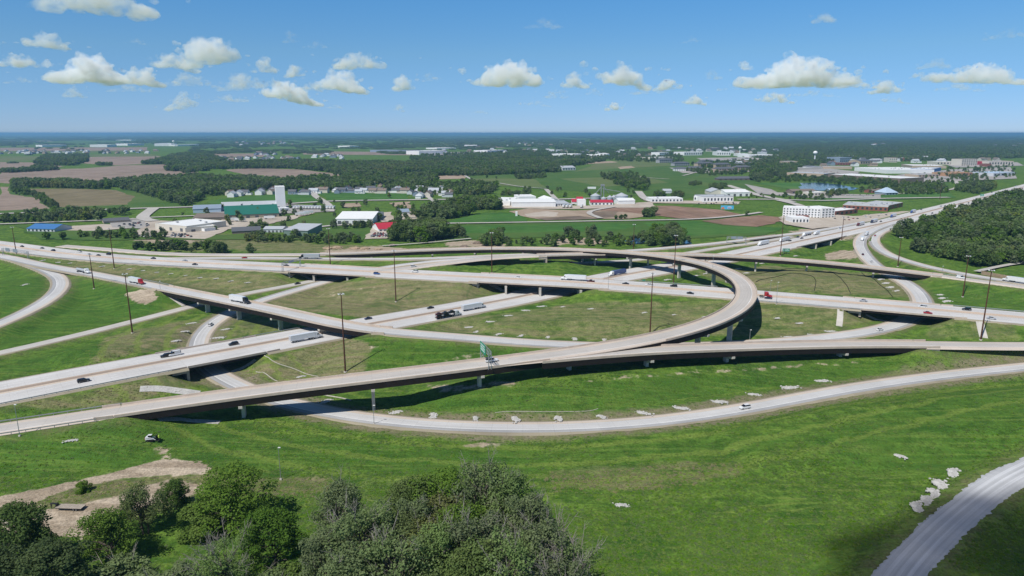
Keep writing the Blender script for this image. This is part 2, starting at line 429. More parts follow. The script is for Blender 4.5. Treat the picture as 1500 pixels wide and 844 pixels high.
M_BARR = road_mat('median_barrier_concrete', (0.47, 0.37, 0.29), 0.1, 0.12)
M_GRAV = road_mat('white_gravel', (0.56, 0.56, 0.56), 0.16, 0.12, joint=1e6, blotch=(0.55, 0.54, 0.52))
M_GRAVD = road_mat('packed_gravel_wheel_track', (0.66, 0.66, 0.66), 0.2, 0.12, joint=1e6, blotch=(0.62, 0.61, 0.6))
RM = [M_LANE, M_LANE2, M_RAMP, M_ASPH, M_STRT, M_SHT, M_SHG, M_WHITE, M_YEL, M_EDGE, M_BARR, M_GRAV, M_GRAVD]
LANE, LANE2, RAMP, ASPH, STRT, SHT, SHG, WHITE, YEL, EDGE, BARR, GRAV, GRAVD = range(13)

def prof(style, w):
    h = w / 2
    if style == 'freeway':
        # (u from, u to, material); u < 0 right of travel
        half = [(1.9, 2.05, YEL), (2.05, h - 3.1, LANE), (h - 3.1, h - 2.93, WHITE), (h - 2.93, h, LANE)]
        P = [(-h - 1.6, -h, EDGE)] + [(-b, -a, m) for a, b, m in reversed(half)] + [(-1.9, 1.9, SHT)] + half + [(h, h + 1.6, EDGE)]
    elif style == 'flyover':
        P = [(-h, -h + 2.6, SHT), (-h + 2.6, -h + 2.85, WHITE), (-h + 2.85, h - 2.1, LANE2), (h - 2.1, h - 1.96, YEL), (h - 1.96, h, SHT)]
    elif style == 'ramp':
        P = [(-h - 1.2, -h, EDGE), (-h, -h + 2.3, SHG), (-h + 2.3, -h + 2.58, WHITE), (-h + 2.58, h - 1.9, RAMP), (h - 1.9, h - 1.76, YEL), (h - 1.76, h, SHT), (h, h + 1.2, EDGE)]
    elif style == 'street':
        P = [(-h - 0.8, -h, EDGE), (-h, h, STRT), (h, h + 0.8, EDGE)]
    elif style == 'gravel':
        P = [(-h, -2.6, GRAV), (-2.6, -1.5, GRAVD), (-1.5, -0.3, GRAV), (-0.3, 0.5, GRAVD), (0.5, 1.7, GRAV), (1.7, 2.8, GRAVD), (2.8, h, GRAV)]
    return P
def flip(P): return [(-b, -a, m) for a, b, m in reversed(P)]

def ribbon(name, P, prf, dz=0.0, dashes=(), jag=0.0, skirt=0.7, barrier=False):
    n, t = normals2(P)
    s = np.r_[0, np.cumsum(np.linalg.norm(np.diff(P[:, :2], axis=0), axis=1))]
    V = []; UV = []; Fc = []; MI = []
    N = len(P)
    rr = np.random.default_rng(len(name) + N)
    us = [a for a, b, m in prf] + [prf[-1][1]]
    cols = []
    for j, u in enumerate(us):
        off = np.full(N, u)
        if jag and j in (0, len(us) - 1): off = off + smooth_path(rr.normal(0, jag, N)[:, None], .4)[:, 0] * .45 + smooth_path(rr.normal(0, jag, N)[:, None], 6)[:, 0] * 1.6
        v = np.c_[P[:, 0] + n[:, 0] * off, P[:, 1] + n[:, 1] * off, P[:, 2] + dz]
        if j in (0, len(us) - 1) and prf[0][2] == EDGE: v[:, 2] -= 0.12
        cols.append(v); V.append(v); UV.append(np.c_[off, s])
    for sgn, j in ((0, 0), (1, len(us) - 1)):            # the edges go down into the soil
        v = cols[j].copy(); v[:, 2] -= skirt; sg = -1 if j == 0 else 1
        v[:, 0] += n[:, 0] * sg * skirt * 1.1; v[:, 1] += n[:, 1] * sg * skirt * 1.1
        V.append(v); UV.append(np.c_[np.full(N, us[j] + sg), s])
    ar = np.arange(N - 1)
    def strip(a, b, m):
        Fc.append(np.c_[a * N + ar, a * N + ar + 1, b * N + ar + 1, b * N + ar][:, ::-1]); MI.append(np.full(N - 1, m))
    for j, (a, b, m) in enumerate(prf): strip(j, j + 1, m)
    strip(len(us), 0, EDGE if prf[0][2] in (EDGE,) else prf[0][2]); strip(len(us) - 1, len(us) + 1, prf[-1][2])
    base = len(us) + 2
    # dashed lane lines: 3 m paint, 9 m gap
    extra_v = []; extra_uv = []; ef = []; em = []
    nb = base * N
    for u in dashes:
        a = 4.0
        while a < s[-1] - 4:
            q = []
            for (sv, du) in ((a, -0.11), (a + 3.6, -0.11), (a + 3.6, 0.11), (a, 0.11)):
                x = np.interp(sv, s, P[:, 0]); y = np.interp(sv, s, P[:, 1]); z = np.interp(sv, s, P[:, 2])
                nx = np.interp(sv, s, n[:, 0]); ny = np.interp(sv, s, n[:, 1])
                q.append(nb + len(extra_v)); extra_v.append((x + nx * (u + du), y + ny * (u + du), z + dz + 0.02)); extra_uv.append((u + du, sv))
            ef.append(q); em.append(WHITE); a += 12.2
    if barrier:                                          # low concrete median barrier
        pr = [(-0.36, 0.01), (-0.14, 0.5), (-0.1, 1.05), (0.1, 1.05), (0.14, 0.5), (0.36, 0.01)]
        b0 = nb + len(extra_v)
        for (u, z) in pr:
            for i in range(N):
                extra_v.append((P[i, 0] + n[i, 0] * u, P[i, 1] + n[i, 1] * u, P[i, 2] + dz + z)); extra_uv.append((u, s[i]))
        for j in range(len(pr) - 1):
            for i in range(N - 1):
                ef.append((b0 + j * N + i, b0 + (j + 1) * N + i, b0 + (j + 1) * N + i + 1, b0 + j * N + i + 1)[::-1]); em.append(BARR)
    Fm = np.vstack(Fc); Mi = np.concatenate(MI)
    V = np.vstack(V); UV = np.vstack(UV)
    if extra_v:
        V = np.vstack([V, extra_v]); UV = np.vstack([UV, extra_uv]); Fm = np.vstack([Fm, ef]); Mi = np.r_[Mi, em]
    o = mesh_np(name, V, Fm.astype(np.int32), RM, Mi, uv=UV)
    o['kind'] = 'structure'
    return o

NAMES = {'A': 'freeway', 'B': 'freeway', 'F1': 'flyover_roadway', 'E': 'ramp_roadway', 'F2': 'ramp_roadway', 'L': 'ramp_roadway', 'R': 'ramp_roadway',
         'G': 'frontage_road', 'N2': 'ramp_roadway', 'P1': 'ramp_roadway', 'T': 'ramp_roadway', 'LL': 'loop_ramp_roadway', 'GR': 'gravel_road'}
for i, (k, r) in enumerate(ROADS.items()):
    st = r['style']; pr = prof(st, r['w'])
    if k == 'R': pr = flip(pr)
    if k == 'A': pr = [(a, b, LANE2 if m == SHT else m) for a, b, m in pr]
    dash = ()
    if st == 'freeway': dash = (-9.0, -5.5, 5.5, 9.0)
    if st == 'street': dash = ()
    if k == 'A': pr = [(a, b, SHT if m == YEL else m) for a, b, m in pr]
    kw = dict(dz=0.012 * (i % 5), dashes=dash, jag=0.55 if st == 'gravel' else 0, barrier=(st == 'freeway'))
    for a, b in (pieces(k) if k != 'E' else [(0, SPANS['E'][0][0])] + pieces(k)): ribbon(NAMES[k], MAIN[k][a:b + 1], pr, skirt=.03 if k == 'E' and a == 0 else .7, **kw)
    for a, b in SPANS[k]: ribbon(NAMES[k], MAIN[k][a:b + 1], [q for q in pr if q[2] != EDGE], skirt=.02, **kw)

# ------------------------------------------------------------------ bridges
M_STEEL_SHADE = plain('weathering_steel_and_shade', (0.016, 0.011, 0.0095), 0.75, 0.2, 0.3, 0.25, 0.4)  # steel parts; on the concrete girders this dark colour paints shade
M_CONC = plain('cast_concrete', (0.52, 0.48, 0.42), 0.9, 0, 0.2, 0.16, 0.35)
M_CONC2 = plain('parapet_concrete', (0.48, 0.40, 0.33), 0.9, 0, 0.2, 0.14, 0.3)
M_SLOPE = plain('slope_paving', (0.45, 0.42, 0.37), 0.95, 0, 0.1, 0.2, 0.25)

def sweep(P, n, prf, dz=0.0):
    """closed profile of (u, z) swept along the path with end caps"""
    N = len(P); K = len(prf); V = np.zeros((K, N, 3))
    for j, (u, z) in enumerate(prf):
        V[j, :, 0] = P[:, 0] + n[:, 0] * u; V[j, :, 1] = P[:, 1] + n[:, 1] * u; V[j, :, 2] = P[:, 2] + z + dz
    f = []
    for j in range(K):
        k2 = (j + 1) % K
        for i in range(N - 1): f.append((j * N + i, j * N + i + 1, k2 * N + i + 1, k2 * N + i))
    f.append(tuple(j * N for j in range(K))); f.append(tuple(j * N + N - 1 for j in reversed(range(K))))
    return V.reshape(-1, 3), f

def part_sweep(name, P, n, prf, mat, parent, dz=0.0):
    v, f = sweep(P, n, prf, dz); c = np.array(parent.location)
    return mesh_np(name, v - c, f, mat, parent=parent)

BRIDGE_OF = {}
def bridge(k, si, name, label, cat, piers, kind='steel', depth=2.3, par=0.72, col_w=2.6, gap=None, ab=(True, True)):
    a, b = SPANS[k][si]; P = MAIN[k][a:b + 1]; n, t = normals2(MAIN[k]); n = n[a:b + 1]; t = t[a:b + 1]
    w = ROADS[k]['w'] / 2 + 0.42; mid = P[len(P) // 2]
    g = thing(name, label, cat, (mid[0], mid[1], float(ground(mid[0], mid[1]))))
    D = -0.06                                            # deck top just under the running surface
    part_sweep('deck', P, n, [(-w, D), (w, D), (w, D - 0.24), (-w, D - 0.24)], M_CONC2, g)
    for sg in (-1, 1):
        u0, u1 = sg * w, sg * (w - 0.40)
        runs = [(0, len(P) - 1)]
        if gap and sg in gap:
            f, l = [int(np.argmin((ROADS[k]['px'][a:b + 1, 0] - q[0]) ** 2 + 6 * (ROADS[k]['px'][a:b + 1, 1] - q[1]) ** 2)) for q in gap[sg]]
            runs = [(i0, i1) for i0, i1 in ((0, f), (l, len(P) - 1)) if i1 - i0 > 1]
        for i0, i1 in runs: part_sweep('parapet', P[i0:i1 + 1], n[i0:i1 + 1], sorted([(u0, D + 0.003), (u1, D + 0.003)]) [::1] + sorted([(u0, par), (u1 + sg * 0.12, par)])[::-1], M_CONC2, g)
    if kind == 'steel':
        ng = max(4, int(2 * w / 3.2)); us = np.linspace(-w + 0.5, w - 0.5, ng)
        for u in us:
            part_sweep('girder', P, n, [(u - 0.3, D - 0.25), (u + 0.3, D - 0.25), (u + 0.3, D - 0.25 - depth), (u - 0.3, D - 0.25 - depth)], M_STEEL_SHADE, g)
    else:
        ng = max(5, int(2 * w / 3.0)); us = np.linspace(-w + 1.0, w - 1.0, ng)
        for u in us:
            part_sweep('girder', P, n, [(u - 0.4, D - 0.25), (u + 0.4, D - 0.25), (u + 0.4, D - 0.25 - depth), (u - 0.4, D - 0.25 - depth)], M_STEEL_SHADE, g)  # concrete girders coloured dark to paint the shade under the deck
    zb = D - 0.25 - depth
    for end, sg in [e for e, q in zip(((0, 1), (len(P) - 1, -1)), ab) if q]:           # abutments
        p = P[end]; tt = t[end]; an = math.atan2(tt[1], tt[0])
        mb = MB(); zlow = min(float(ground(p[0] + tt[0] * sg * 6, p[1] + tt[1] * sg * 6)), p[2] - 3) - 1
        mb.box((p[0] - g.location[0] - tt[0] * sg * 0.2, p[1] - g.location[1] - tt[1] * sg * 0.2, (p[2] + D - 0.4 + zlow) / 2 - g.location[2]), (1.2, 2 * w - 0.1, p[2] + D - 0.4 - zlow), an)
        for s2 in (-1, 1):                               # wing walls
            nx = n[end] * s2 * (w - 0.25)
            c = p[:2] + nx - tt * sg * 3.6
            mb.box((c[0] - g.location[0], c[1] - g.location[1], p[2] - 0.9 - g.location[2]), (6.4, 0.45, 3.2), an)
        mb.build('abutment', M_CONC2, g)
    for q in piers:
        kind_p = 'hammer'; off = 0
        px, py = q[0], q[1]
        j = int(np.argmin((ROADS[k]['px'][a:b + 1, 0] - px) ** 2 + 6 * (ROADS[k]['px'][a:b + 1, 1] - py) ** 2))
        p = P[j]; tt = t[j]; nn = n[j]; an = math.atan2(nn[1], nn[0])
        skew = q[2] if len(q) > 2 else 0.0
        an += skew
        L = 2 * w + 0.1
        gz = float(ground(p[0], p[1]))
        top = p[2] + zb
        c = (p[0] - g.location[0], p[1] - g.location[1])
        mb = MB()
        if kind == 'steel':
            cap = MB(); n0 = len(cap.v)
            ca, sa = math.cos(an), math.sin(an)
            cp = [(-L / 2, top), (L / 2, top), (L / 2, top - 1.0), (col_w / 2 + .6, top - 2.1), (-col_w / 2 - .6, top - 2.1), (-L / 2, top - 1.0)]
            for yy in (-0.75, 0.75):
                for (uu, zz) in cp: cap.v.append((c[0] + uu * ca - yy * sa, c[1] + uu * sa + yy * ca, zz - g.location[2]))
            K = len(cp); cap.f.append(tuple(range(K))[::-1]); cap.m.append(0); cap.f.append(tuple(range(K, 2 * K))); cap.m.append(0)
            for i in range(K): cap.f.append((i, (i + 1) % K, K + (i + 1) % K, K + i)); cap.m.append(0)
            z1 = top - 2.0
            mb.box((c[0], c[1], (z1 + gz - 1.5) / 2 - g.location[2]), (col_w, 1.3, z1 - gz + 1.5), an)
            pier = mb.build('pier', M_CONC, g); cap.build('pier_cap', M_CONC, pier)
            if pier.parent: pass
        else:
            mb.box((c[0], c[1], (top - 0.9 + gz - 1.5) / 2 - g.location[2]), (L + 1.4, 1.4, top - 0.9 - gz + 1.5), an)
            pier = mb.build('pier', M_CONC, g)
            cap = MB(); cap.box((c[0], c[1], top - 0.45 - g.location[2]), (L + 1.5, 1.6, 0.9), an); cap.build('pier_cap', M_CONC, pier)
    return g

bridge('F1', 0, 'flyover_bridge', 'longest curved flyover, dark steel girders, sweeping round over both freeways on tall piers', 'bridge',
       [(350,577),(548,552.5),(702,534),(838,516),(938,500.5),(1024,479.5),(1075,457.5),(1096,428),(1080,404.5),(1047,390),(996,378.5),(926,370.5),(853,366),(769,364),(697,364),(633,366),(544,370.2)], depth=2.7, gap={-1: ((795,523),(962,496))})
bridge('E', 0, 'ramp_bridge', 'long low ramp bridge splitting off the flyover toward the right edge', 'bridge',
       [(950,512.3),(1067,508.5),(1231,504)], depth=2.6, gap={1: ((780,525),(952,512))}, ab=(False, True))
bridge('F2', 0, 'ramp_bridge', 'straight ramp bridge crossing behind the flyover curve toward the upper right', 'bridge',
       [(873,372),(952,371.5),(1033,373.5),(1105,377),(1180,382.5),(1281,392.2)], depth=2.6)
bridge('L', 0, 'ramp_bridge', 'ramp bridge at left carrying a white semi over the lower freeway', 'bridge',
       [(302,433.5),(349,443),(412,456),(478,471)], depth=2.6)
bridge('A', 0, 'freeway_bridge', 'wide freeway overpass with two piers above the frontage road, left of centre', 'bridge',
       [(458,393.2,0.5),(506,396.2,0.5)], kind='conc', depth=1.2)
bridge('A', 1, 'freeway_bridge', 'wide freeway overpass at centre with three piers over the crossing freeway', 'bridge',
       [(739,408.3,0.25),(792,411,0.25),(846,413.7,0.25)], kind='conc', depth=1.25)
bridge('A', 2, 'freeway_bridge', 'single span freeway overpass above the ramp at right', 'bridge', [], kind='conc', depth=1.3)
bridge('B', 0, 'freeway_bridge', 'single span freeway overpass above the ramp at lower left', 'bridge', [], kind='conc', depth=1.3)
bridge('B', 1, 'freeway_bridge', 'distant freeway bridge over the creek beside the dense wood', 'bridge', [(1172,353.5),(1195,348.7)], kind='conc', depth=1.3)
bridge('P1', 0, 'ramp_bridge', 'short ramp bridge over the creek near the overhead signs', 'bridge', [(1105,349.5),(1122,347.2)], depth=1.3)
bridge('L', 1, 'creek_bridge', 'small ramp bridge over the creek, left of two side by side', 'bridge', [], kind='conc', depth=1.2)
bridge('T', 0, 'creek_bridge', 'small ramp bridge over the creek, right of two side by side', 'bridge', [], kind='conc', depth=1.2)
# ------------------------------------------------------------------ the ground: one sheet to the horizon
ny, nx = HZ.shape
def inpoly(x, y, poly):
    c = np.zeros(x.shape, bool); n = len(poly)
    for i in range(n):
        x0, y0 = poly[i]; x1, y1 = poly[(i + 1) % n]
        if y0 == y1: continue
        t = ((y0 > y) != (y1 > y)) & (x < (x1 - x0) * (y - y0) / (y1 - y0) + x0)
        c ^= t
    return c
_D = YY * CP - (HZ - H) * SP; _U = YY * SP + (HZ - H) * CP
with np.errstate(all='ignore'):
    PX = np.where(_D > 1, 750 + F * XX / _D, -9e4); PY = np.where(_D > 1, 422 - F * _U / _D, 9e4)
_wx = (vnoise(XX / 16, YY / 16, 31) - .5) * 2; _wy = (vnoise(XX / 16 + 50, YY / 16, 41) - .5) * 2
def soft(poly, feather=6, n=10):
    r = np.random.default_rng(5); out = np.zeros(HZ.shape)
    xs = [p[0] for p in poly]; ys = [p[1] for p in poly]
    m = (PX > min(xs) - 40) & (PX < max(xs) + 40) & (PY > min(ys) - 25) & (PY < max(ys) + 25)
    X, Y = PX[m] + _wx[m] * feather * 1.6, PY[m] + _wy[m] * feather * 0.6
    acc = np.zeros(X.shape)
    for _ in range(n): acc += inpoly(X + r.normal(0, feather * .8), Y + r.normal(0, feather * .3), poly)
    out[m] = acc / n
    return out
DRY = [(.7, [(130,405),(60,378),(250,392),(400,398),(440,416),(330,436),(250,418)]),
 (1.25, [(385,442),(470,418),(560,405),(720,420),(690,432),(540,466),(400,447)]),
 (.62, [(600,482),(700,462),(850,440),(1080,440),(1090,460),(950,495),(880,500),(700,492)]),
 (.75, [(1000,398),(1130,389),(1260,398),(1335,412),(1340,436),(1110,426)]),
 (.85, [(330,548),(420,520),(500,490),(545,503),(530,545),(400,572)]),
 (.75, [(150,492),(280,463),(295,500),(130,532)]),
 (.75, [(0,590),(120,576),(250,545),(310,556),(180,592),(60,600)]),
 (.8, [(600,412),(760,420),(640,450),(560,440)]),
 (.6, [(1110,432),(1240,445),(1300,462),(1180,496),(1020,492)]),
 (.5, [(800,690),(860,680),(1080,672),(1110,690),(960,720),(820,720)]),
 (.6, [(340,455),(440,470),(420,482),(330,500),(310,490)]),
 (.45, [(1350,445),(1480,470),(1500,500),(1360,495)]),
 (.7, [(170,345),(300,340),(460,355),(600,362),(740,356),(700,368),(480,370),(240,366)]),
 (.7, [(40,735),(150,700),(330,690),(480,700),(500,720),(300,730),(120,780)]),
 (.35, [(380,690),(560,690),(640,705),(560,800),(430,790)]),
]
LUSH = [(.9, [(0,430),(60,400),(120,410),(250,432),(240,455),(100,485),(0,512)]),
 (.8, [(600,588),(700,568),(850,560),(1100,545),(1350,522),(1300,545),(1120,580),(950,603),(830,612),(640,604)]),
 (.7, [(480,505),(550,492),(700,505),(870,512),(700,530),(530,540)]),
 (.6, [(1320,412),(1500,428),(1500,462),(1360,440)]),
 (.8, [(0,620),(180,612),(420,640),(620,650),(800,660),(800,690),(560,690),(300,672),(120,690),(0,700)]),
 (.6, [(800,655),(1100,640),(1250,600),(1180,640),(1100,668),(860,690)]),
 (.75, [(0,395),(60,402),(80,415),(40,440),(0,455)]),
 (.7, [(90,535),(180,505),(130,500),(0,535),(0,552)]),
 (.7, [(1180,640),(1330,590),(1500,560),(1500,650),(1400,690),(1250,700)]),
 (.6, [(20,605),(160,585),(330,560),(300,580),(120,604)])]
DIRT = [(1., [(0,765),(0,728),(110,702),(180,686),(250,670),(305,680),(310,694),(180,697),(80,722),(40,745)]),
 (.95, [(50,752),(120,735),(180,722),(250,700),(310,712),(300,722),(250,735),(180,752),(120,790),(70,780)]),
 (.9, [(0,735),(60,735),(70,790),(0,800)]),
 (.8, [(185,426),(215,420),(232,436),(212,446),(190,438)]),
 (.7, [(830,557),(950,548),(1100,537),(1320,523),(1320,526),(1100,542),(950,552),(840,561)]),
 (.9, [(470,364),(560,360),(610,364),(560,369),(480,369)]), (.8, [(640,354),(690,350),(745,355),(740,362),(660,361)]),
 (.8, [(800,349),(870,347),(900,354),(860,359),(800,356)]),
 (.9, [(190,350),(240,345),(300,346),(300,353),(230,358)]),
 (.3, [(440,430),(560,415),(600,420),(560,435),(470,450)]),
 (.5, [(650,652),(740,645),(760,652),(700,660)]),
 (.6, [(610,560),(690,562),(760,556),(760,566),(650,575)]),
 (.7, [(225,650),(245,655),(262,672),(240,676),(232,664)]),
 (.8, [(1205,372),(1240,364),(1262,372),(1250,380),(1210,380)]), (.7, [(1150,338),(1210,326),(1260,345),(1210,360)]),
 (.55, [(520,500),(560,505),(540,512)]), (.4, [(640,540),(720,520),(700,512),(630,530)])]
def field(lst):
    o = np.zeros(HZ.shape)
    for w, p in lst: o = np.maximum(o, w * soft(p))
    return o
A_DRY, A_LUSH, A_DIRT = field(DRY), field(LUSH), field(DIRT)
BAND = np.full_like(HZ, 90.0)
_P = MAIN['R']
for _p in _P[::2]:
    if _p[1] > 420: continue
    ix0, ix1 = np.searchsorted(GX, (_p[0] - 90, _p[0] + 90)); iy0, iy1 = np.searchsorted(GY, (_p[1] - 90, _p[1] + 20))
    if ix1 > ix0 and iy1 > iy0:
        sl = (slice(iy0, iy1), slice(ix0, ix1)); d_ = np.hypot(XX[sl] - _p[0], YY[sl] - _p[1]); BAND[sl] = np.minimum(BAND[sl], np.where((YY[sl] > _p[1]) & (d_ > 14), 90, d_))
_i = np.arange(ny * nx).reshape(ny, nx)
_f = np.stack([_i[:-1, :-1], _i[:-1, 1:], _i[1:, 1:], _i[1:, :-1]], -1).reshape(-1, 4)

def ground_mat():
    m, k, b = new_mat('meadow_ground')
    pos = k.n('ShaderNodeNewGeometry').outputs['Position']
    at_ = lambda n: k.n('ShaderNodeAttribute', attribute_name=n).outputs['Fac']
    dry, lush, dirt, rd, band = at_('dry'), at_('lush'), at_('dirt'), at_('road_distance'), at_('band')
    nA = k.noise(pos, 0.010, 4, 0.6, 0.6); nB = k.noise(pos, 0.045, 4, 0.62, 0.8); nC = k.noise(pos, 0.22, 4, 0.65); nD = k.noise(pos, 1.1, 3, 0.7)
    nE = k.noise(k.scalevec(pos, (0.05, 0.22, 0.1)), 1.0, 4, 0.65, 0.5)
    nG = k.noise(k.scalevec(pos, (.018, .42, .1)), 1.0, 3, .6, .3)
    nF = k.noise(k.scalevec(pos, (0.9, 1.0, 1.0)), 0.55, 2, 0.5, 1.2)
    col = k.mix(k.ramp(k.m('ADD', k.m('MULTIPLY', nB, .55), k.m('MULTIPLY', nC, .45)), .40, .60), (.046, .102, .015), (.112, .190, .028))
    col = k.mix(k.m('MULTIPLY', k.ramp(nE, .52, .72), .55), col, (.190, .230, .052))       # yellow-green streaks
    col = k.mix(k.m('MULTIPLY', k.ramp(nA, .56, .70), .4), col, (.045, .095, .026))       # blue-green weeds
    col = k.mix(k.m('MULTIPLY', lush, k.ramp(nC, .25, .75)), col, (.036, .104, .014))
    d = k.m('ADD', k.m('MULTIPLY', dry, .9), k.m('MULTIPLY', k.m('SUBTRACT', nB, .5), 1.1))
    d = k.m('ADD', d, k.m('MULTIPLY', k.m('SUBTRACT', nC, .5), .6))
    dm = k.m('MULTIPLY', k.ramp(d, .18, .75), k.m('MULTIPLY', k.ramp(dry, .02, .3), .85))
    dryc = k.mix(k.ramp(nE, .35, .65), (.150, .152, .068), (.245, .190, .118))
    col = k.mix(dm, col, dryc)
    # greyed, half bare verge beside the roads
    vg = k.m('MULTIPLY', k.ramp(k.m('ADD', rd, k.m('MULTIPLY', nC, 9.0)), 12.5, 4.5), .62)
    col = k.mix(vg, col, k.mix(k.ramp(nC, .4, .6), (.185, .160, .085), (.135, .155, .055)))
    col = k.mix(k.m('MULTIPLY', k.ramp(nG, .50, .66), .42), col, (.145, .205, .040))
    col = k.mix(k.m('MULTIPLY', k.ramp(nG, .48, .34), .35), col, (.034, .088, .014))
    dk = k.ramp(k.m('ADD', nB, k.m('MULTIPLY', k.m('SUBTRACT', nD, .5), .35)), .55, .64)
    col = k.mix(k.m('MULTIPLY', dk, .5), col, (.030, .082, .014))       # darker weed patches
    # mowing lines that follow the long ramp
    bf = k.m('ADD', band, k.m('MULTIPLY', k.m('SUBTRACT', nB, .5), 11.0))
    w = k.m('SINE', k.m('MULTIPLY', bf, 0.47))
    bm = k.m('MULTIPLY', k.ramp(w, .45, .95), k.ramp(band, 62, 40))
    col = k.mix(k.m('MULTIPLY', bm, .62), col, (.145, .200, .038))
    vv = k.m('MULTIPLY', k.m('MULTIPLY', k.ramp(k.m('ADD', band, k.m('MULTIPLY', nC, 5.0)), 16, 11), .92), k.ramp(nE, .22, .5))
    col = k.mix(vv, col, k.mix(k.ramp(nC, .4, .6), (.205, .175, .115), (.150, .150, .070)))
    # bare soil
    db = k.ramp(k.m('ADD', dirt, k.m('MULTIPLY', k.m('SUBTRACT', nC, .5), .9)), .35, .62)
    soil = k.mix(k.ramp(nE, .35, .65), (.285, .225, .16), (.43, .355, .265))
    col = k.mix(db, col, soil)
    sp = k.ramp(k.m('ADD', nF, k.m('MULTIPLY', k.m('SUBTRACT', nA, .5), .5)), .735, .80)  # scattered bare spots
    col = k.mix(k.m('MULTIPLY', sp, .35), col, (.26, .22, .12))
    # fine tone of the blades
    t = k.m('ADD', k.m('ADD', k.m('MULTIPLY', nD, 1.7), k.m('MULTIPLY', nC, .6)), -.12)
    sc = k.n('ShaderNodeVectorMath', operation='SCALE'); k.l(col, sc.inputs[0]); k.l(t, sc.inputs['Scale'])
    k.l(sc.outputs[0], b.inputs['Base Color'])
    b.inputs['Roughness'].default_value = 0.95; b.inputs['Specular IOR Level'].default_value = 0.08
    bp = k.n('ShaderNodeBump'); bp.inputs['Strength'].default_value = 0.7; bp.inputs['Distance'].default_value = 0.6
    k.l(k.m('ADD', k.m('MULTIPLY', nC, 1.4), nD), bp.inputs['Height']); k.l(bp.outputs[0], b.inputs['Normal'])
    return m
M_GROUND = ground_mat()
go = mesh_np('ground', np.c_[XX.ravel(), YY.ravel(), HZ.ravel()], _f, M_GROUND, smooth=True,
             attrs={'road_distance': DROAD.ravel(), 'dry': A_DRY.ravel(), 'lush': A_LUSH.ravel(), 'dirt': A_DIRT.ravel(), 'band': BAND.ravel()})
go['kind'] = 'structure'

# ------------------------------------------------------------------ fields, yards, far roads and ponds: thin sheets on the flat land
def land_mat(name, c0, c1, c2=None, rows=None, sc=0.02, spec=0.1, rough=0.95):
    m, k, b = new_mat(name)
    pos = k.n('ShaderNodeNewGeometry').outputs['Position']
    n1 = k.noise(pos, sc, 4, 0.6, 0.4); n2 = k.noise(pos, sc * 6, 3, 0.6); n3 = k.noise(k.scalevec(pos, (1, .25, 1)), sc * .4, 4, .6, .5)
    col = k.mix(k.ramp(k.m('ADD', k.m('MULTIPLY', n1, .6), k.m('MULTIPLY', n2, .4)), .38, .62), c0, c1)
    if c2: col = k.mix(k.m('MULTIPLY', k.ramp(n3, .5, .7), .7), col, c2)
    if rows:
        mp = k.n('ShaderNodeMapping'); k.l(pos, mp.inputs[0]); mp.inputs['Rotation'].default_value = (0, 0, rows)
        st = k.noise(k.scalevec(mp.outputs[0], (.12, .004, .01)), 1.0, 2, .5)
        s2 = k.n('ShaderNodeVectorMath', operation='SCALE'); k.l(col, s2.inputs[0]); k.l(k.m('ADD', k.m('MULTIPLY', st, .8), .6), s2.inputs['Scale']); col = s2.outputs[0]
    k.l(col, b.inputs['Base Color']); b.inputs['Roughness'].default_value = rough; b.inputs['Specular IOR Level'].default_value = spec
    return m
LM = {
 'soil': land_mat('ploughed_soil', (.225, .170, .130), (.290, .225, .175), (.20, .155, .11), rows=.6),
 'soil2': land_mat('ploughed_soil_red', (.20, .125, .085), (.275, .18, .13), (.165, .12, .08), rows=-.3),
 'olive': land_mat('sprouting_field', (.155, .130, .070), (.20, .165, .095), (.13, .14, .045), rows=.2),
 'crop': land_mat('green_crop', (.045, .120, .022), (.065, .150, .030), (.095, .165, .040), rows=1.2),
 'grass': land_mat('far_grass', (.055, .115, .022), (.080, .135, .030), (.115, .150, .045), sc=.012),
 'grass2': land_mat('far_grass_pale', (.105, .145, .045), (.125, .155, .055), (.15, .15, .07), sc=.012),
 'yard': land_mat('gravel_yard', (.40, .34, .27), (.48, .42, .35), (.33, .28, .22), sc=.05),
 'lot': land_mat('parking_lot', (.30, .28, .26), (.36, .34, .31), (.42, .38, .33), sc=.04),
 'dirt': land_mat('bare_dirt', (.31, .235, .165), (.38, .30, .225), (.27, .20, .14), sc=.03),
 'dark': land_mat('dark_soil', (.13, .10, .075), (.18, .14, .105), (.22, .17, .12), sc=.03),
 'pave': land_mat('far_pavement', (.40, .375, .335), (.47, .44, .40), None, sc=.05),
}
mw, k, b = new_mat('pond_water')
b.inputs['Base Color'].default_value = (.028, .065, .11, 1); b.inputs['Roughness'].default_value = .12; b.inputs['Specular IOR Level'].default_value = .5
_nw = k.noise(k.n('ShaderNodeNewGeometry').outputs['Position'], .3, 3); _bw = k.n('ShaderNodeBump'); _bw.inputs['Strength'].default_value = .15
k.l(_nw, _bw.inputs['Height']); k.l(_bw.outputs[0], b.inputs['Normal'])
LM['water'] = mw

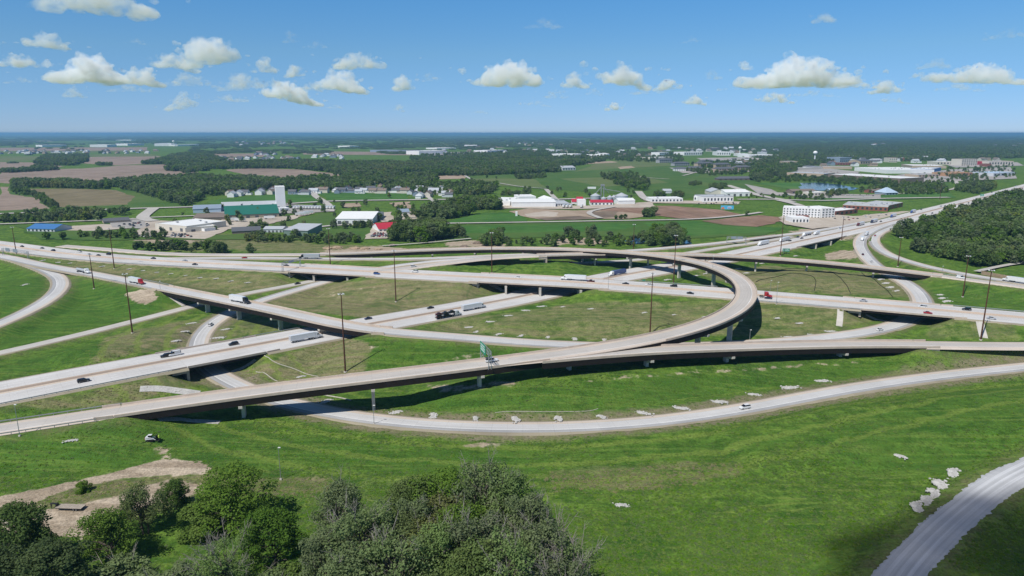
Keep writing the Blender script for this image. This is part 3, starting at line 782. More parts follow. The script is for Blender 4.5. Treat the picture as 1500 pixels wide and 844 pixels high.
_zl = [0.10]
def sheet(name, mat, poly, wob=0.0, n=6):
    """a flat polygon traced from the photo and laid on the ground"""
    _zl[0] += 0.012
    z = _zl[0]; W_ = [at(x, y, 0)[:2] for x, y in poly]
    if wob:                                              # uneven natural edge
        Q = []; r = np.random.default_rng(len(poly) * 31 + int(poly[0][0]))
        for i in range(len(W_)):
            a, c = W_[i], W_[(i + 1) % len(W_)]; L = np.linalg.norm(c - a)
            for t in np.linspace(0, 1, n, endpoint=False): Q.append(a + (c - a) * t + r.normal(0, wob * min(L, 120) / 60, 2) * (t > 0))
        W_ = Q
    V = [(p[0], p[1], z) for p in W_]
    zmax = max(float(ground(p[0], p[1])) for p in W_)
    bm_ = bmesh.new(); vs = [bm_.verts.new((p[0], p[1], z + min(.5, max(0, zmax)))) for p in W_]
    f = bm_.faces.new(vs); f.normal_update()
    if f.normal.z < 0: f.normal_flip()
    bmesh.ops.triangulate(bm_, faces=[f])
    me = bpy.data.meshes.new(name); bm_.to_mesh(me); bm_.free(); me.materials.append(LM[mat])
    o = bpy.data.objects.new(name, me); COL.objects.link(o); o['kind'] = 'structure'
    return o
def lane(name, mat, pts, w):
    _zl[0] += 0.012
    P = path_px([(x, y, 0) for x, y in pts], 12, 1.5); P[:, 2] = _zl[0] + 0.25
    n, t = normals2(P); V = np.vstack([P + np.c_[n * w / 2, np.zeros(len(P))], P - np.c_[n * w / 2, np.zeros(len(P))]])
    N = len(P); a = np.arange(N - 1)
    o = mesh_np(name, V, np.c_[a, a + N, a + N + 1, a + 1].astype(np.int32), LM[mat]); o['kind'] = 'structure'
    return o

# far ground, from the horizon forward
for mt, pl in [
 ('grass2', [(0,229),(64,229),(68,234),(30,237),(0,237)]), ('grass2', [(120,227),(212,225),(235,228),(150,230)]),
 ('soil', [(0,216.5),(216,215.8),(214,221),(0,223)]), ('soil', [(0,206.5),(70,206.2),(80,207.3),(0,207.6)]), ('grass2', [(0,221.5),(216,220.5),(220,222.5),(0,225)]),
 ('soil', [(132,230),(236,229),(220,240),(168,242.5),(112,239)]), ('soil', [(0,237.5),(50,238),(95,244),(80,246),(0,247)]),
 ('soil', [(0,252),(60,248),(120,247),(180,242.5),(240,241),(262,248),(288,252),(297,257),(285,264),(210,268),(130,270),(20,270),(0,268)]),
 ('soil', [(300,225),(390,225),(385,230),(300,230)]), ('soil', [(440,221.5),(600,223),(640,225),(600,227.5),(444,226.5)]), ('soil', [(620,214),(720,213),(740,216.5),(640,217)]),
 ('soil', [(900,211),(965,210.3),(970,212),(910,212.8)]), ('grass2', [(640,209.5),(760,209.5),(740,212.5),(640,213)]),
 ('soil', [(330,249),(366,246.4),(436,248.4),(472,252.5),(504,256),(488,261.5),(420,261),(394,262.5),(386,257),(362,256.5)]),
 ('soil', [(570,243.5),(592,243),(593,247.5),(572,247)]), ('soil', [(300,256),(312,257),(312,264),(298,266)]),
 ('grass', [(0,274),(70,277),(180,278),(215,283),(265,300),(270,304),(160,307),(0,313)]),
 ('soil', [(0,274),(14,274),(16,285),(50,290),(73,306),(0,309)]),
 ('olive', [(35,277),(100,276.5),(170,279),(198,288),(188,300),(90,304),(78,300),(62,287)]),
 ('crop', [(308,294),(360,288),(404,285),(466,286),(474,294),(420,299),(306,302)]), ('crop', [(464,283),(598,283),(598,292.5),(484,294)]),
 ('grass', [(688,254),(802,251),(898,240),(960,228),(1010,245),(1060,258),(1110,262),(1100,278),(1040,285),(1000,292),(960,290),(900,284),(810,278),(720,272),(680,259)]),
 ('grass2', [(880,238),(960,229),(985,243),(900,247),(840,252)]), ('grass2', [(690,262),(780,262),(800,275),(720,272)]), ('grass2', [(820,262),(940,258),(980,268),(880,274)]),
 ('dirt', [(640,258),(690,255),(680,262),(645,263)]), ('dirt', [(825,240),(895,236),(905,238),(840,242)]), ('dirt', [(905,245),(925,243),(930,246),(908,248)]),
 ('grass', [(640,330),(780,327),(900,324),(1000,322),(1060,330),(1140,335),(1120,345),(1000,350),(900,346),(720,350),(650,353)]),
 ('crop', [(650,332),(780,330),(900,327),(940,331),(900,338),(720,342),(655,342)]),
 ('crop', [(940,327),(1020,324),(1060,332),(1150,334),(1130,341),(1010,346),(960,338)]),
 ('crop', [(648,327),(700,312.5),(745,312),(768,316),(772,324.5)]),
 ('grass', [(462,336),(480,331),(560,325),(528,356),(470,350)]), ('grass', [(398,330),(480,311),(492,320),(490,330),(440,334)]),
 ('crop', [(1100,268),(1170,268),(1260,282),(1160,278)]), ('grass', [(1240,262),(1300,258),(1320,268),(1260,268)]),
 ('crop', [(1195,288),(1390,283),(1400,290),(1200,296)]), ('grass', [(1345,270),(1390,268),(1398,278),(1350,280)]),
 ('grass', [(20,330),(330,345),(440,345),(440,352),(300,352),(60,352)]),
 ('dirt', [(745,310),(775,306),(840,309),(940,303),(985,305),(1000,311),(920,321),(790,322),(768,318)]),
 ('yard', [(768,314),(800,310),(818,312),(812,318),(772,318)]), ('dark', [(785,320),(850,317),(880,321),(800,323.5)]), ('dark', [(860,312),(905,309),(900,319),(880,320)]),
 ('soil2', [(880,303),(984,302),(1056,308),(1088,315),(1020,321.5),(990,320),(924,312),(880,309)]),
 ('soil2', [(1028,324),(1112,316),(1160,320),(1136,328),(1108,333),(1060,330)]),
 ('yard', [(95,338),(100,332),(150,329),(215,333),(140,339)]), ('lot', [(160,326),(195,320),(222,326),(222,336),(165,334)]),
 ('yard', [(198,347),(212,324),(330,324),(332,338),(300,351),(240,348)]), ('yard', [(318,338),(325,322),(410,318),(462,312),(430,322),(365,334)]),
 ('lot', [(300,306),(420,300),(480,302),(492,308),(480,311),(400,314),(300,312)]),
 ('yard', [(534,351),(545,334),(560,331),(600,330),(604,345),(572,350)]), ('yard', [(556,312),(574,311),(576,325),(560,326)]), ('yard', [(580,312),(626,309),(630,316),(600,328),(584,324)]),
 ('dirt', [(500,299),(525,298),(530,303),(505,305)]), ('dirt', [(570,298),(600,296),(602,306),(585,306)]), ('yard', [(415,333),(460,330),(466,333),(458,343),(420,340)]),
 ('yard', [(720,297),(830,302),(860,302),(955,296),(960,304),(840,307),(730,306)]), ('yard', [(940,292),(1060,296),(1085,296),(1080,300),(950,298)]),
 ('yard', [(1140,320),(1165,311),(1250,318),(1300,313),(1345,309),(1340,315),(1260,328),(1190,337),(1150,330)]),
 ('lot', [(1120,282),(1200,284),(1290,286),(1290,291),(1190,291)]), ('lot', [(1090,270),(1130,278),(1150,288),(1110,284)]),
 ('lot', [(1140,252),(1200,246),(1260,252),(1250,257),(1150,260)]), ('lot', [(1290,262),(1320,256),(1400,248),(1480,245),(1490,262),(1400,266),(1345,268)]),
 ('lot', [(1380,240),(1490,238),(1500,243),(1400,246)]), ('lot', [(980,246),(1090,248),(1105,252),(1000,254)]), ('lot', [(1020,232),(1120,230),(1140,234),(1030,236)]),
 ('yard', [(820,230),(880,228),(890,232),(840,234)]), ('lot', [(610,224),(720,222),(740,227),(620,229)]),
 ('water', [(1172,268.5),(1200,268),(1230,271),(1258,276.5),(1250,279),(1200,280),(1172,278)]),
 ('water', [(915,354),(930,350),(945,351),(950,357),(925,359)]), ('water', [(985,354),(1010,353),(1014,359),(990,360)]), ('water', [(955,351),(975,350),(985,353),(962,356)]),
]:
    nm = {'soil': 'ploughed_field', 'soil2': 'ploughed_field', 'olive': 'sprouting_field', 'crop': 'crop_field', 'grass': 'meadow', 'grass2': 'meadow', 'yard': 'gravel_yard', 'lot': 'parking_lot', 'dirt': 'bare_ground', 'dark': 'bare_ground', 'water': 'pond'}[mt]
    sheet(nm, mt, pl, wob=0.0 if mt in ('lot',) else 1.2)
for pts, w in [
 ([(-20,315),(80,311),(160,307.6),(220,305.6),(280,304),(340,302)], 13), ([(225,306),(214,314),(208,322),(226,325)], 16), ([(420,299.5),(480,295.6),(598,293.6),(680,293),(760,294.5),(840,292),(900,290.5)], 14),
 ([(-20,330),(90,326),(190,322),(210,321)], 9), ([(210,320),(285,317)], 8), ([(484,311),(482,302),(476,297),(462,288),(458,281)], 12), ([(646,328.5),(780,326.5),(898,324.5),(1020,322),(1080,317),(1115,312)], 8),
 ([(622,278),(628,290),(638,297)], 8), ([(800,278),(812,290),(822,298),(840,300)], 9), ([(731,269),(770,275),(800,277)], 6), ([(678,256),(688,262),(700,268)], 7),
 ([(935,281),(945,292),(955,296)], 14), ([(1065,272),(1090,280),(1120,289),(1145,293),(1160,297)], 16), ([(1080,293),(1140,293),(1200,295),(1280,292),(1390,290)], 12), ([(1140,294),(1170,301),(1178,306)], 14),
 ([(1400,266),(1402,274),(1390,279),(1330,283)], 8), ([(900,255),(960,262),(980,263)], 7), ([(1000,258),(1040,250),(1100,248)], 7), ([(460,335),(470,332),(600,329)], 9), ([(600,320),(640,318),(660,317)], 6),
 ([(880,321),(860,312),(900,304)], 8), ([(1430,400),(1460,393),(1500,386),(1560,380)], 5), ([(1180,284),(1240,287),(1330,284)], 8), ([(560,362),(620,358),(660,354),(690,351)], 4)]:
    lane('far_road', 'pave', pts, w)
# ------------------------------------------------------------------ trees
def leaf_mat(name, dark, light, trans=0.42):
    m = bpy.data.materials.new(name); m.use_nodes = True; nt = m.node_tree; nt.nodes.clear(); k = NT(nt)
    oi = k.n('ShaderNodeObjectInfo'); geo = k.n('ShaderNodeNewGeometry'); at_ = k.n('ShaderNodeAttribute', attribute_name='tone').outputs['Fac']
    n = k.noise(geo.outputs['Position'], .25, 2)
    f = k.m('ADD', k.m('MULTIPLY', at_, .65), k.m('ADD', k.m('MULTIPLY', k.m('SUBTRACT', n, .5), .5), k.m('MULTIPLY', k.m('SUBTRACT', oi.outputs['Random'], .5), .45)), clamp=True)
    c = k.mix(f, dark, light)
    hs = k.n('ShaderNodeHueSaturation'); k.l(c, hs.inputs['Color'])
    k.l(k.m('ADD', .485, k.m('MULTIPLY', oi.outputs['Random'], .03)), hs.inputs['Hue'])
    k.l(k.m('ADD', .8, k.m('MULTIPLY', oi.outputs['Random'], .35)), hs.inputs['Saturation'])
    d = k.n('ShaderNodeBsdfDiffuse'); t = k.n('ShaderNodeBsdfTranslucent'); mx = k.n('ShaderNodeMixShader'); o = k.n('ShaderNodeOutputMaterial')
    k.l(hs.outputs[0], d.inputs[0]); k.l(hs.outputs[0], t.inputs[0]); mx.inputs[0].default_value = trans
    k.l(d.outputs[0], mx.inputs[1]); k.l(t.outputs[0], mx.inputs[2]); k.l(mx.outputs[0], o.inputs[0])
    return m
LEAF = {
 'green': leaf_mat('leaves_green', (.090, .152, .032), (.215, .295, .075)),
 'dark': leaf_mat('leaves_dark_green', (.068, .124, .034), (.158, .222, .060)),
 'grey': leaf_mat('leaves_grey_green', (.130, .185, .072), (.275, .345, .140)),
 'olive': leaf_mat('leaves_olive', (.135, .165, .045), (.235, .265, .080)),
 'wood': leaf_mat('leaves_far_wood', (.100, .155, .064), (.240, .305, .115)),
}
M_BARK = plain('bark', (.12, .10, .082), .95, 0, .1, .3, 2.0)
M_BARKG = plain('pale_bare_branches', (.26, .235, .205), .95, 0, .1, .25, 2.0)

def crown_mesh(lobes, n, leaf, rng, fill=.55, up=.8):
    """leaf faces spread through the lobes: (x, y, z, rx, rz)"""
    L = np.array(lobes, float); w = L[:, 3] ** 2 * L[:, 4] ** .5; w /= w.sum()
    k = rng.choice(len(L), n, p=w)
    d = rng.normal(size=(n, 3)); d /= np.linalg.norm(d, axis=1)[:, None]
    r = fill + (1 - fill) * rng.random(n) ** .6
    r *= 1 + rng.normal(0, .10, n)
    c = L[k, :3] + d * np.c_[L[k, 3], L[k, 3], L[k, 4]] * r[:, None]
    nn = d * .9 + rng.normal(size=(n, 3)) * .75 + np.array([0, 0, up]); nn /= np.linalg.norm(nn, axis=1)[:, None]
    a = np.cross(nn, rng.normal(size=(n, 3))); a /= np.linalg.norm(a, axis=1)[:, None] + 1e-9
    b = np.cross(nn, a); s = leaf * (.55 + .8 * rng.random(n))[:, None]; q = (.55 + .5 * rng.random(n))[:, None]
    V = np.stack([c - a * s * .5 - b * s * .15 * q, c + b * s * -.5 * q, c + a * s * .5 + b * s * .1 * q, c + b * s * .5 * q], 1).reshape(-1, 3)
    Fq = np.arange(4 * n).reshape(-1, 4)
    lobe_tone = rng.random(len(L)) * .5
    tone = np.clip(lobe_tone[k] + .5 * rng.random(n) + .1, 0, 1)
    return V, Fq, np.repeat(tone, 4)

def limbs(mb, top, lobes, r0, rng, seg=7, base=-0.6, stems=1):
    """tapered, bent trunk with limbs that run to the lobes"""
    for s_ in range(stems):
        bx, by = rng.normal(0, .5 * (stems > 1), 2); tx, ty = rng.normal(0, .08 * top, 2) + np.array([bx, by]) * 3
        pts = [Vector((bx, by, base))]
        for i in range(1, 6):
            t = i / 5; pts.append(Vector((bx + (tx - bx) * t + rng.normal(0, .12), by + (ty - by) * t + rng.normal(0, .12), base + (top * .82 - base) * t)))
        for i in range(5): mb.tube(pts[i], pts[i + 1], r0 * (1 - .17 * i), r0 * (1 - .17 * (i + 1)), seg, caps=(i == 0))
        for q, l in enumerate(lobes):
            if stems > 1 and q % stems != s_: continue
            z = min(max(l[2] * .55, top * .15), top * .7); f = (z - base) / (top * .82 - base); j = min(4, int(f * 5)); p = pts[j].lerp(pts[j + 1], f * 5 - j)
            e = Vector(l[:3]); mid = p.lerp(e, .5) + Vector((rng.normal(0, .3), rng.normal(0, .3), .08 * (e - p).length))
            rr = r0 * (.5 - .25 * f)
            mb.tube(p, mid, rr, rr * .6, 6, caps=False); mb.tube(mid, e, rr * .6, rr * .2, 5, caps=False)

def make_lobes(h, r, n, rng, low=.22, shape='round', lk=1.0):
    out = []
    for i in range(n):
        for _ in range(30):
            a = rng.random() * 2 * math.pi; zf = low + (1 - low) * rng.random() ** .8 * (1 if lk > 1 else rng.uniform(.85, 1.12))
            pr = {'round': math.sqrt(max(.05, 1 - ((zf - .52) / .52) ** 2)), 'tall': 1.05 - .75 * abs(zf - .42) ** 1.1 * 1.5, 'bush': math.sqrt(max(.05, 1 - (zf * .92) ** 2))}[shape]
            rad = r * pr * math.sqrt(rng.random()) * (.82 if lk > 1 else rng.uniform(.72, 1.12))
            x, y, z = rad * math.cos(a), rad * math.sin(a), zf * h
            if all((x - o[0]) ** 2 + (y - o[1]) ** 2 + (z - o[2]) ** 2 > (r * .18) ** 2 for o in out): break
        lr = r * (.15 + .17 * rng.random()) * (1.1 - .25 * zf) * lk
        out.append((x, y, min(z, h - lr * .6), lr, lr * (.75 + .3 * rng.random())))
    return out

def crown_obj(name, V, Fq, tone, mat, parent=None):
    return mesh_np(name, V, Fq.astype(np.int32), mat, parent=parent, attrs={'tone': tone})

def near_tree(name, kind, seed, h, r, n, leaf, shape, nl, bare=0):
    """prototype at the origin: Empty > trunk, crown"""
    rng = np.random.default_rng(seed)
    g = thing(name, 'tree', 'tree')
    lobes = make_lobes(h, r, nl, rng, shape=shape, low=.10 if shape == 'bush' else .20)
    mb = MB(); limbs(mb, h, lobes, .035 * h * .5 + .08, rng, stems=3 if shape == 'bush' else (2 if seed % 3 == 0 else 1))
    for i in range(bare):                                # bare twiggy branches that stick out of the crown
        l = lobes[rng.integers(len(lobes))]; p = Vector(l[:3]); d = Vector((p.x, p.y, abs(p.z) * .7 + 1)).normalized()
        e = p + (d + Vector(rng.normal(0, .35, 3))) * l[3] * (1.3 + 1.1 * rng.random())
        mb.tube(p, e, .065, .02, 5, 1, caps=False)
        for _ in range(4):
            q = p.lerp(e, .35 + .5 * rng.random()); mb.tube(q, q + (d + Vector(rng.normal(0, .6, 3))) * l[3] * .8, .035, .012, 4, 1, caps=False)
    mb.build('trunk', [M_BARK, M_BARKG], g)
    V, Fq, tn = crown_mesh(lobes, n, leaf, rng)
    crown_obj('crown', V, Fq, tn, LEAF[kind], g)
    return g

class Proto:
    """makes copies of a prototype; the first call uses the prototype itself"""
    def __init__(s, root): s.root = root; s.used = False
    def put(s, loc, rz, sc, label, group, cat='tree', name=None):
        if not s.used: o = s.root; s.used = True
        else: o = copy_tree(s.root)
        if name: o.name = name
        o.location = loc; o.rotation_euler = (0, 0, rz); o.scale = sc if isinstance(sc, tuple) else (sc, sc, sc)
        o['label'] = label; o['category'] = cat
        if group: o['group'] = group
        elif 'group' in o: del o['group']
        return o

NEAR = {
 'green': Proto(near_tree('broadleaf_tree', 'green', 11, 16, 7.5, 10500, .46, 'round', 58)),
 'green2': Proto(near_tree('broadleaf_tree', 'green', 12, 15, 8, 8800, .46, 'round', 44)),
 'dark': Proto(near_tree('broadleaf_tree', 'dark', 13, 16, 7.5, 13500, .48, 'round', 55)),
 'grey': Proto(near_tree('willow_tree', 'grey', 14, 18, 7, 9500, .42, 'tall', 60, 14)),
 'grey2': Proto(near_tree('willow_tree', 'grey', 15, 17, 7.5, 8500, .42, 'round', 54, 24)),
 'olive': Proto(near_tree('broadleaf_tree', 'olive', 16, 15, 7, 9000, .46, 'round', 46, 8)),
 'sparse': Proto(near_tree('half_bare_tree', 'grey', 17, 15, 7, 5200, .38, 'round', 40, 90)),
 'bush': Proto(near_tree('shrub', 'green', 18, 6, 5, 8000, .40, 'bush', 34)),
 'bushgrey': Proto(near_tree('shrub', 'grey', 19, 6, 5, 7500, .38, 'bush', 34, 10)),
}
HT = dict(green=16, green2=15, dark=16, grey=18, grey2=17, olive=15, sparse=15, bush=6, bushgrey=6)
rt = random.Random(3)
def plant(kind, px, py, h, label, group=None, wide=1.0, cat='tree'):
    p = at_ground(px, py); s = h / HT[kind]
    NEAR[kind].put((p[0], p[1], p[2] - .15), rt.random() * 6.28, (s * wide, s * wide, s), label, group, cat)
GT = 'trees of the thicket at the bottom centre'
for a in [
 ('dark', 40, 838, 19, 'dark full-crowned tree at the far left edge beside the sandy lot', None, 1.0),
 ('dark', 78, 893, 17, 'dark round tree nearest the bottom left corner', None, 1.15),
 ('dark', 5, 905, 17, 'dark tree cut by the bottom left corner', None, 1.1),
 ('green', 158, 826, 15.5, 'broad mid green tree in front of the parked flatbed trailer', None, 1.05),
 ('green2', 212, 783, 14.5, 'mid green tree right of the flatbed trailer, edge of the dirt', None, .95),
 ('dark', 259, 747, 9.5, 'small dark compact tree at the end of the dirt lot', None, 1.1),
 ('green2', 346, 772, 18, 'tall bright green tree with open crown below the lamp post', None, 1.25),
 ('bush', 300, 777, 8.5, 'dusky low tree tucked left of the tall bright green one', None, 1.15),
 ('dark', 403, 835, 17, 'dark dense tree standing alone before the thicket', None, 1.05),
 ('sparse', 335, 870, 15, 'thin grey tree with bare twigs at the bottom left', None, 1.2),
 ('bushgrey', 178, 872, 9, 'silvery shrub at the bottom edge below the broad green tree', None, 1.3),
 ('bushgrey', 250, 885, 9, 'pale leafy shrub at the bottom edge left of the thin grey tree', None, 1.3),
 ('bush', 122, 720, 3.6, 'lone sapling beside the dirt track', None, .8),
 ('bush', 440, 872, 8, 'low green shrub between the lone dark tree and the thicket', None, 1.2),
 ('bushgrey', 400, 890, 8, 'low grey green shrub at the bottom edge under the lone dark tree', None, 1.3)]:
    plant(*a)
for a in [('grey', 502, 812, 21, 1.0), ('grey2', 540, 860, 22, 1.1), ('grey', 475, 868, 17, 1.1), ('grey2', 585, 905, 21, 1.1), ('grey', 610, 830, 20, .95),
          ('grey', 745, 800, 23, 1.0), ('grey2', 705, 795, 24, .95), ('grey', 772, 835, 22, 1.0), ('grey2', 700, 868, 21, 1.0), ('grey', 790, 880, 20, 1.1), ('grey', 640, 880, 20, 1.0), ('grey2', 740, 905, 21, 1.1), ('grey', 520, 915, 19, 1.2)]:
    plant(a[0], a[1], a[2], a[3], 'grey green tree in the dense thicket at bottom centre', GT, a[4])
for a in [('green', 604, 795, 19, 1.0), ('green2', 645, 790, 20, 1.0), ('green', 672, 835, 18, 1.1), ('green2', 585, 850, 17, 1.0), ('green', 560, 835, 16, 1.0), ('green', 690, 905, 18, 1.1)]:
    plant(a[0], a[1], a[2], a[3], 'fresh green tree in the dense thicket at bottom centre', GT, a[4])
for a in [('olive', 655, 815, 17, 1.1), ('olive', 628, 850, 17, 1.1)]:
    plant(a[0], a[1], a[2], a[3], 'olive brown tree in the middle of the thicket', GT, a[4])
for a in [('sparse', 800, 848, 18, 1.0), ('sparse', 838, 885, 16, 1.2), ('sparse', 815, 912, 16, 1.2)]:
    plant(a[0], a[1], a[2], a[3], 'half bare grey tree on the right flank of the thicket', GT, a[4])
plant('dark', 872, 905, 9, 'dark low tree at the right foot of the thicket', None, 1.3)

# ---------------------------------------------------------------- trees of the middle and far distance
def small_tree(name, kind, seed, n, leaf, nl, shape='round', h=11, r=5.2, trunk=True):
    rng = np.random.default_rng(seed); lobes = make_lobes(h, r, nl, rng, shape=shape, low=.2 if shape != 'bush' else .08, lk=1.45)
    lobes.append((0, 0, h * .55, r * .62, h * .30))
    V, Fq, tn = crown_mesh(lobes, n, leaf, rng, fill=.7, up=1.0)
    return V, Fq, tn, lobes
MID = []
for i, (kd, sh) in enumerate([('green', 'round'), ('dark', 'round'), ('wood', 'round'), ('grey', 'tall'), ('green', 'tall'), ('wood', 'bush')]):
    g = thing('shade_tree' if sh != 'bush' else 'scrub_tree', 'tree', 'tree')
    V, Fq, tn, lobes = small_tree('t', kd, 60 + i, 1300, 1.0, 17, sh)
    rng = np.random.default_rng(i); mb = MB(); limbs(mb, 11, lobes[:5], .26, rng, seg=6); mb.build('trunk', M_BARK, g)
    crown_obj('crown', V, Fq, tn, LEAF[kd], g)
    MID.append(Proto(g))
FARC = bpy.data.collections.new('wood_sources')
for i, kd in enumerate(['dark', 'wood', 'green', 'wood', 'grey', 'olive']):
    V, Fq, tn, lobes = small_tree('t', kd, 80 + i, 210, 2.2, 9)
    o = crown_obj('wood_tree', V, Fq, tn, LEAF[kd]); COL.objects.unlink(o); FARC.objects.link(o)
for i, kd in enumerate(['wood', 'dark', 'wood']):        # clumps of canopy for the far distance
    rng = np.random.default_rng(200 + i); lobes = []
    for _ in range(26):
        x, y = rng.uniform(-32, 32, 2); hh = rng.uniform(7, 13); rr = rng.uniform(4, 7)
        lobes.append((x, y, hh * .55, rr, hh * .45))
    V, Fq, tn = crown_mesh(lobes, 800, 4.2, rng, fill=.75, up=1.1)
    o = crown_obj('wood_xclump', V, Fq, tn, LEAF[kd]); COL.objects.unlink(o); FARC.objects.link(o)

WOODS = [  # photo polygon, spacing m, height m, keep, group
 ([(15,268),(60,267),(130,270),(170,267),(220,263),(290,261),(330,262),(400,265),(470,275),(520,278),(480,279.5),(400,280),(300,289),(272,304),(212,286),(190,279),(100,276.5),(20,275)], 8, 11, 'wood between the ploughed fields at left'),
 ([(18,277),(35,277),(62,287),(80,301),(86,306),(74,306),(50,290),(18,285)], 8, 8, 'hedge between the two fields at left'),
 ([(300,241),(420,237),(600,241),(700,227),(830,233),(888,236),(830,246),(820,253),(690,258),(640,258),(640,275),(560,277),(470,274),(420,266),(490,262),(505,256),(472,251.5),(420,247),(330,248),(290,252)], 10, 12, 'big wood behind the village'),
 ([(0,252),(60,245),(90,249),(40,252.5),(0,254)], 9, 10, 'tree line across the fields at left'), ([(50,240),(66,229),(130,228.5),(130,237),(110,243),(60,243)], 10, 12, 'grove in the fields at left'),
 ([(206,241),(232,235),(262,227),(300,226),(330,236),(300,251),(275,255),(240,249),(262,247),(238,241)], 10, 12, 'grove in the fields at left'),
 ([(240,246),(265,246),(266,251),(242,251)], 8, 9, 'grove in the fields at left'), ([(140,241),(165,240),(164,243),(142,243)], 9, 9, 'grove in the fields at left'),
 ([(560,280),(640,274),(690,270),(730,273),(728,284),(690,288),(640,287),(596,281)], 10, 11, 'village trees'), ([(410,278),(470,276),(560,279.5),(598,279.5),(598,276),(560,272),(470,268)], 9, 11, 'village trees'),
 ([(570,353),(592,344),(603,331),(625,310),(660,303),(690,299),(722,300),(738,309),(730,311),(690,315),(655,324),(640,334),(655,350),(620,357)], 6.5, 13, 'creek wood by the red roof'),
 ([(655,352),(672,340),(680,352),(672,355)], 7, 11, 'creek wood by the red roof'),
 ([(1287,350),(1310,338),(1345,328),(1400,315),(1450,300),(1500,288),(1540,285),(1560,385),(1500,388),(1440,392),(1385,381),(1330,366),(1296,357)], 7.5, 11, 'dense wood at right'),
 ([(1100,242),(1180,215),(1240,208),(1520,206),(1520,231),(1400,236),(1300,237),(1240,233),(1190,245),(1140,256),(1112,268),(1098,264)], 16, 13, 'far wood at right'),
 ([(706,362),(722,354),(830,351),(1000,348),(1012,357),(1005,362),(880,362)], 11, 7, 'scrub along the creek'), ([(703,362),(715,349),(735,349),(733,360)], 6, 11, 'creek wood behind the flyover'),
 ([(950,362),(955,345),(990,342),(1005,352),(1000,360)], 7, 11, 'creek wood behind the flyover'), ([(830,347),(842,346),(850,349),(838,350)], 6, 12, 'creek wood behind the flyover'), ([(860,348),(875,347),(877,350),(862,350)], 6, 11, 'creek wood behind the flyover'),
 ([(0,322),(30,318),(70,315),(150,312.5),(187,311),(187,318),(140,324),(60,327),(0,328)], 9, 9, 'tree row along the service road at left'),
 ([(78,350),(90,345),(130,344),(170,343),(210,346),(248,348),(240,353),(180,351),(100,354)], 8.5, 7, 'bushes behind the freeway at left'), ([(190,368),(260,362),(330,366),(330,371),(250,370)], 9, 7, 'bushes behind the freeway at left'),
 ([(352,352),(372,345),(420,346),(470,350),(528,352),(524,357),(480,358),(420,356),(370,356)], 7, 6.5, 'hedge below the metal sheds'), ([(300,368),(330,366),(334,371),(303,373)], 6, 11, 'bushes behind the freeway at left'),
 ([(880,258),(930,257),(950,268),(948,280),(925,278),(888,266)], 11, 11, 'grove on the green hill'), ([(752,262),(770,259),(800,257),(800,261),(770,263)], 9, 9, 'grove on the green hill'),
 ([(733,287),(740,281),(778,279),(778,285),(745,288)], 9, 8, 'village trees'), ([(1008,271),(1025,268),(1028,272),(1012,273)], 8, 7, 'grove on the green hill'), ([(1034,276),(1060,271),(1068,276),(1050,279)], 8, 7, 'grove on the green hill'),
 ([(952,288),(972,285),(974,289),(955,290)], 7, 9, 'trees around the shops'), ([(980,288),(1002,286),(1003,289),(984,290)], 7, 9, 'trees around the shops'),
 ([(1098,262),(1130,248),(1160,248),(1170,258),(1205,262),(1280,266),(1340,270),(1310,276),(1250,272),(1180,266),(1130,268)], 13, 9, 'trees around the shops'),
 ([(1255,282),(1290,275),(1340,270),(1380,270),(1390,283),(1350,287),(1300,284)], 12, 9, 'trees around the shops'), ([(1400,280),(1410,272),(1450,270),(1460,276),(1430,285)], 9, 10, 'trees around the shops'),
 ([(1170,292),(1230,281),(1250,283),(1200,294)], 12, 8, 'trees around the shops'), ([(1380,258),(1430,250),(1460,255),(1420,268)], 16, 9, 'trees around the shops'), ([(1000,251),(1100,248),(1090,256),(1040,258)], 14, 9, 'trees around the shops'), 
 ([(1330,262),(1400,246),(1490,243),(1490,262),(1400,270)], 34, 8, 'trees around the shops'), ([(1080,283),(1140,288),(1200,284),(1190,294),(1100,294)], 22, 7, 'trees around the shops'),
 ([(330,305),(500,296),(600,296),(640,320),(560,335),(400,340),(200,345),(220,325)], 42, 8, 'scattered trees round the yards'), ([(360,337),(380,331),(395,335),(375,340)], 8, 8, 'scattered trees round the yards'), ([(500,333),(545,330),(552,334),(505,336)], 8.5, 7, 'scattered trees round the yards'), ([(568,334),(585,312),(592,312),(585,335)], 9, 9, 'scattered trees round the yards'),
 ([(600,230),(720,222),(900,222),(1000,226),(1000,240),(900,236),(700,228),(600,238)], 24, 11, 'far woods'), ([(740,272),(900,285),(1000,292),(960,296),(800,292)], 45, 8, 'grove on the green hill'),
 ([(1000,240),(1100,236),(1140,245),(1040,248)], 22, 10, 'far woods'),
 ([(898,321),(920,318),(924,321),(900,323)], 8, 6, 'trees around the shops'), ([(938,317),(958,313),(960,317),(944,319)], 6, 10, 'trees around the shops'), ([(470,252),(540,244),(545,250),(500,256)], 14, 10, 'far woods'),
]
def wpoly(poly): return [tuple(at(x, y, 0)[:2]) for x, y in poly]
rng = np.random.default_rng(77)
pts = []      # x, y, height, group index
GRP = []
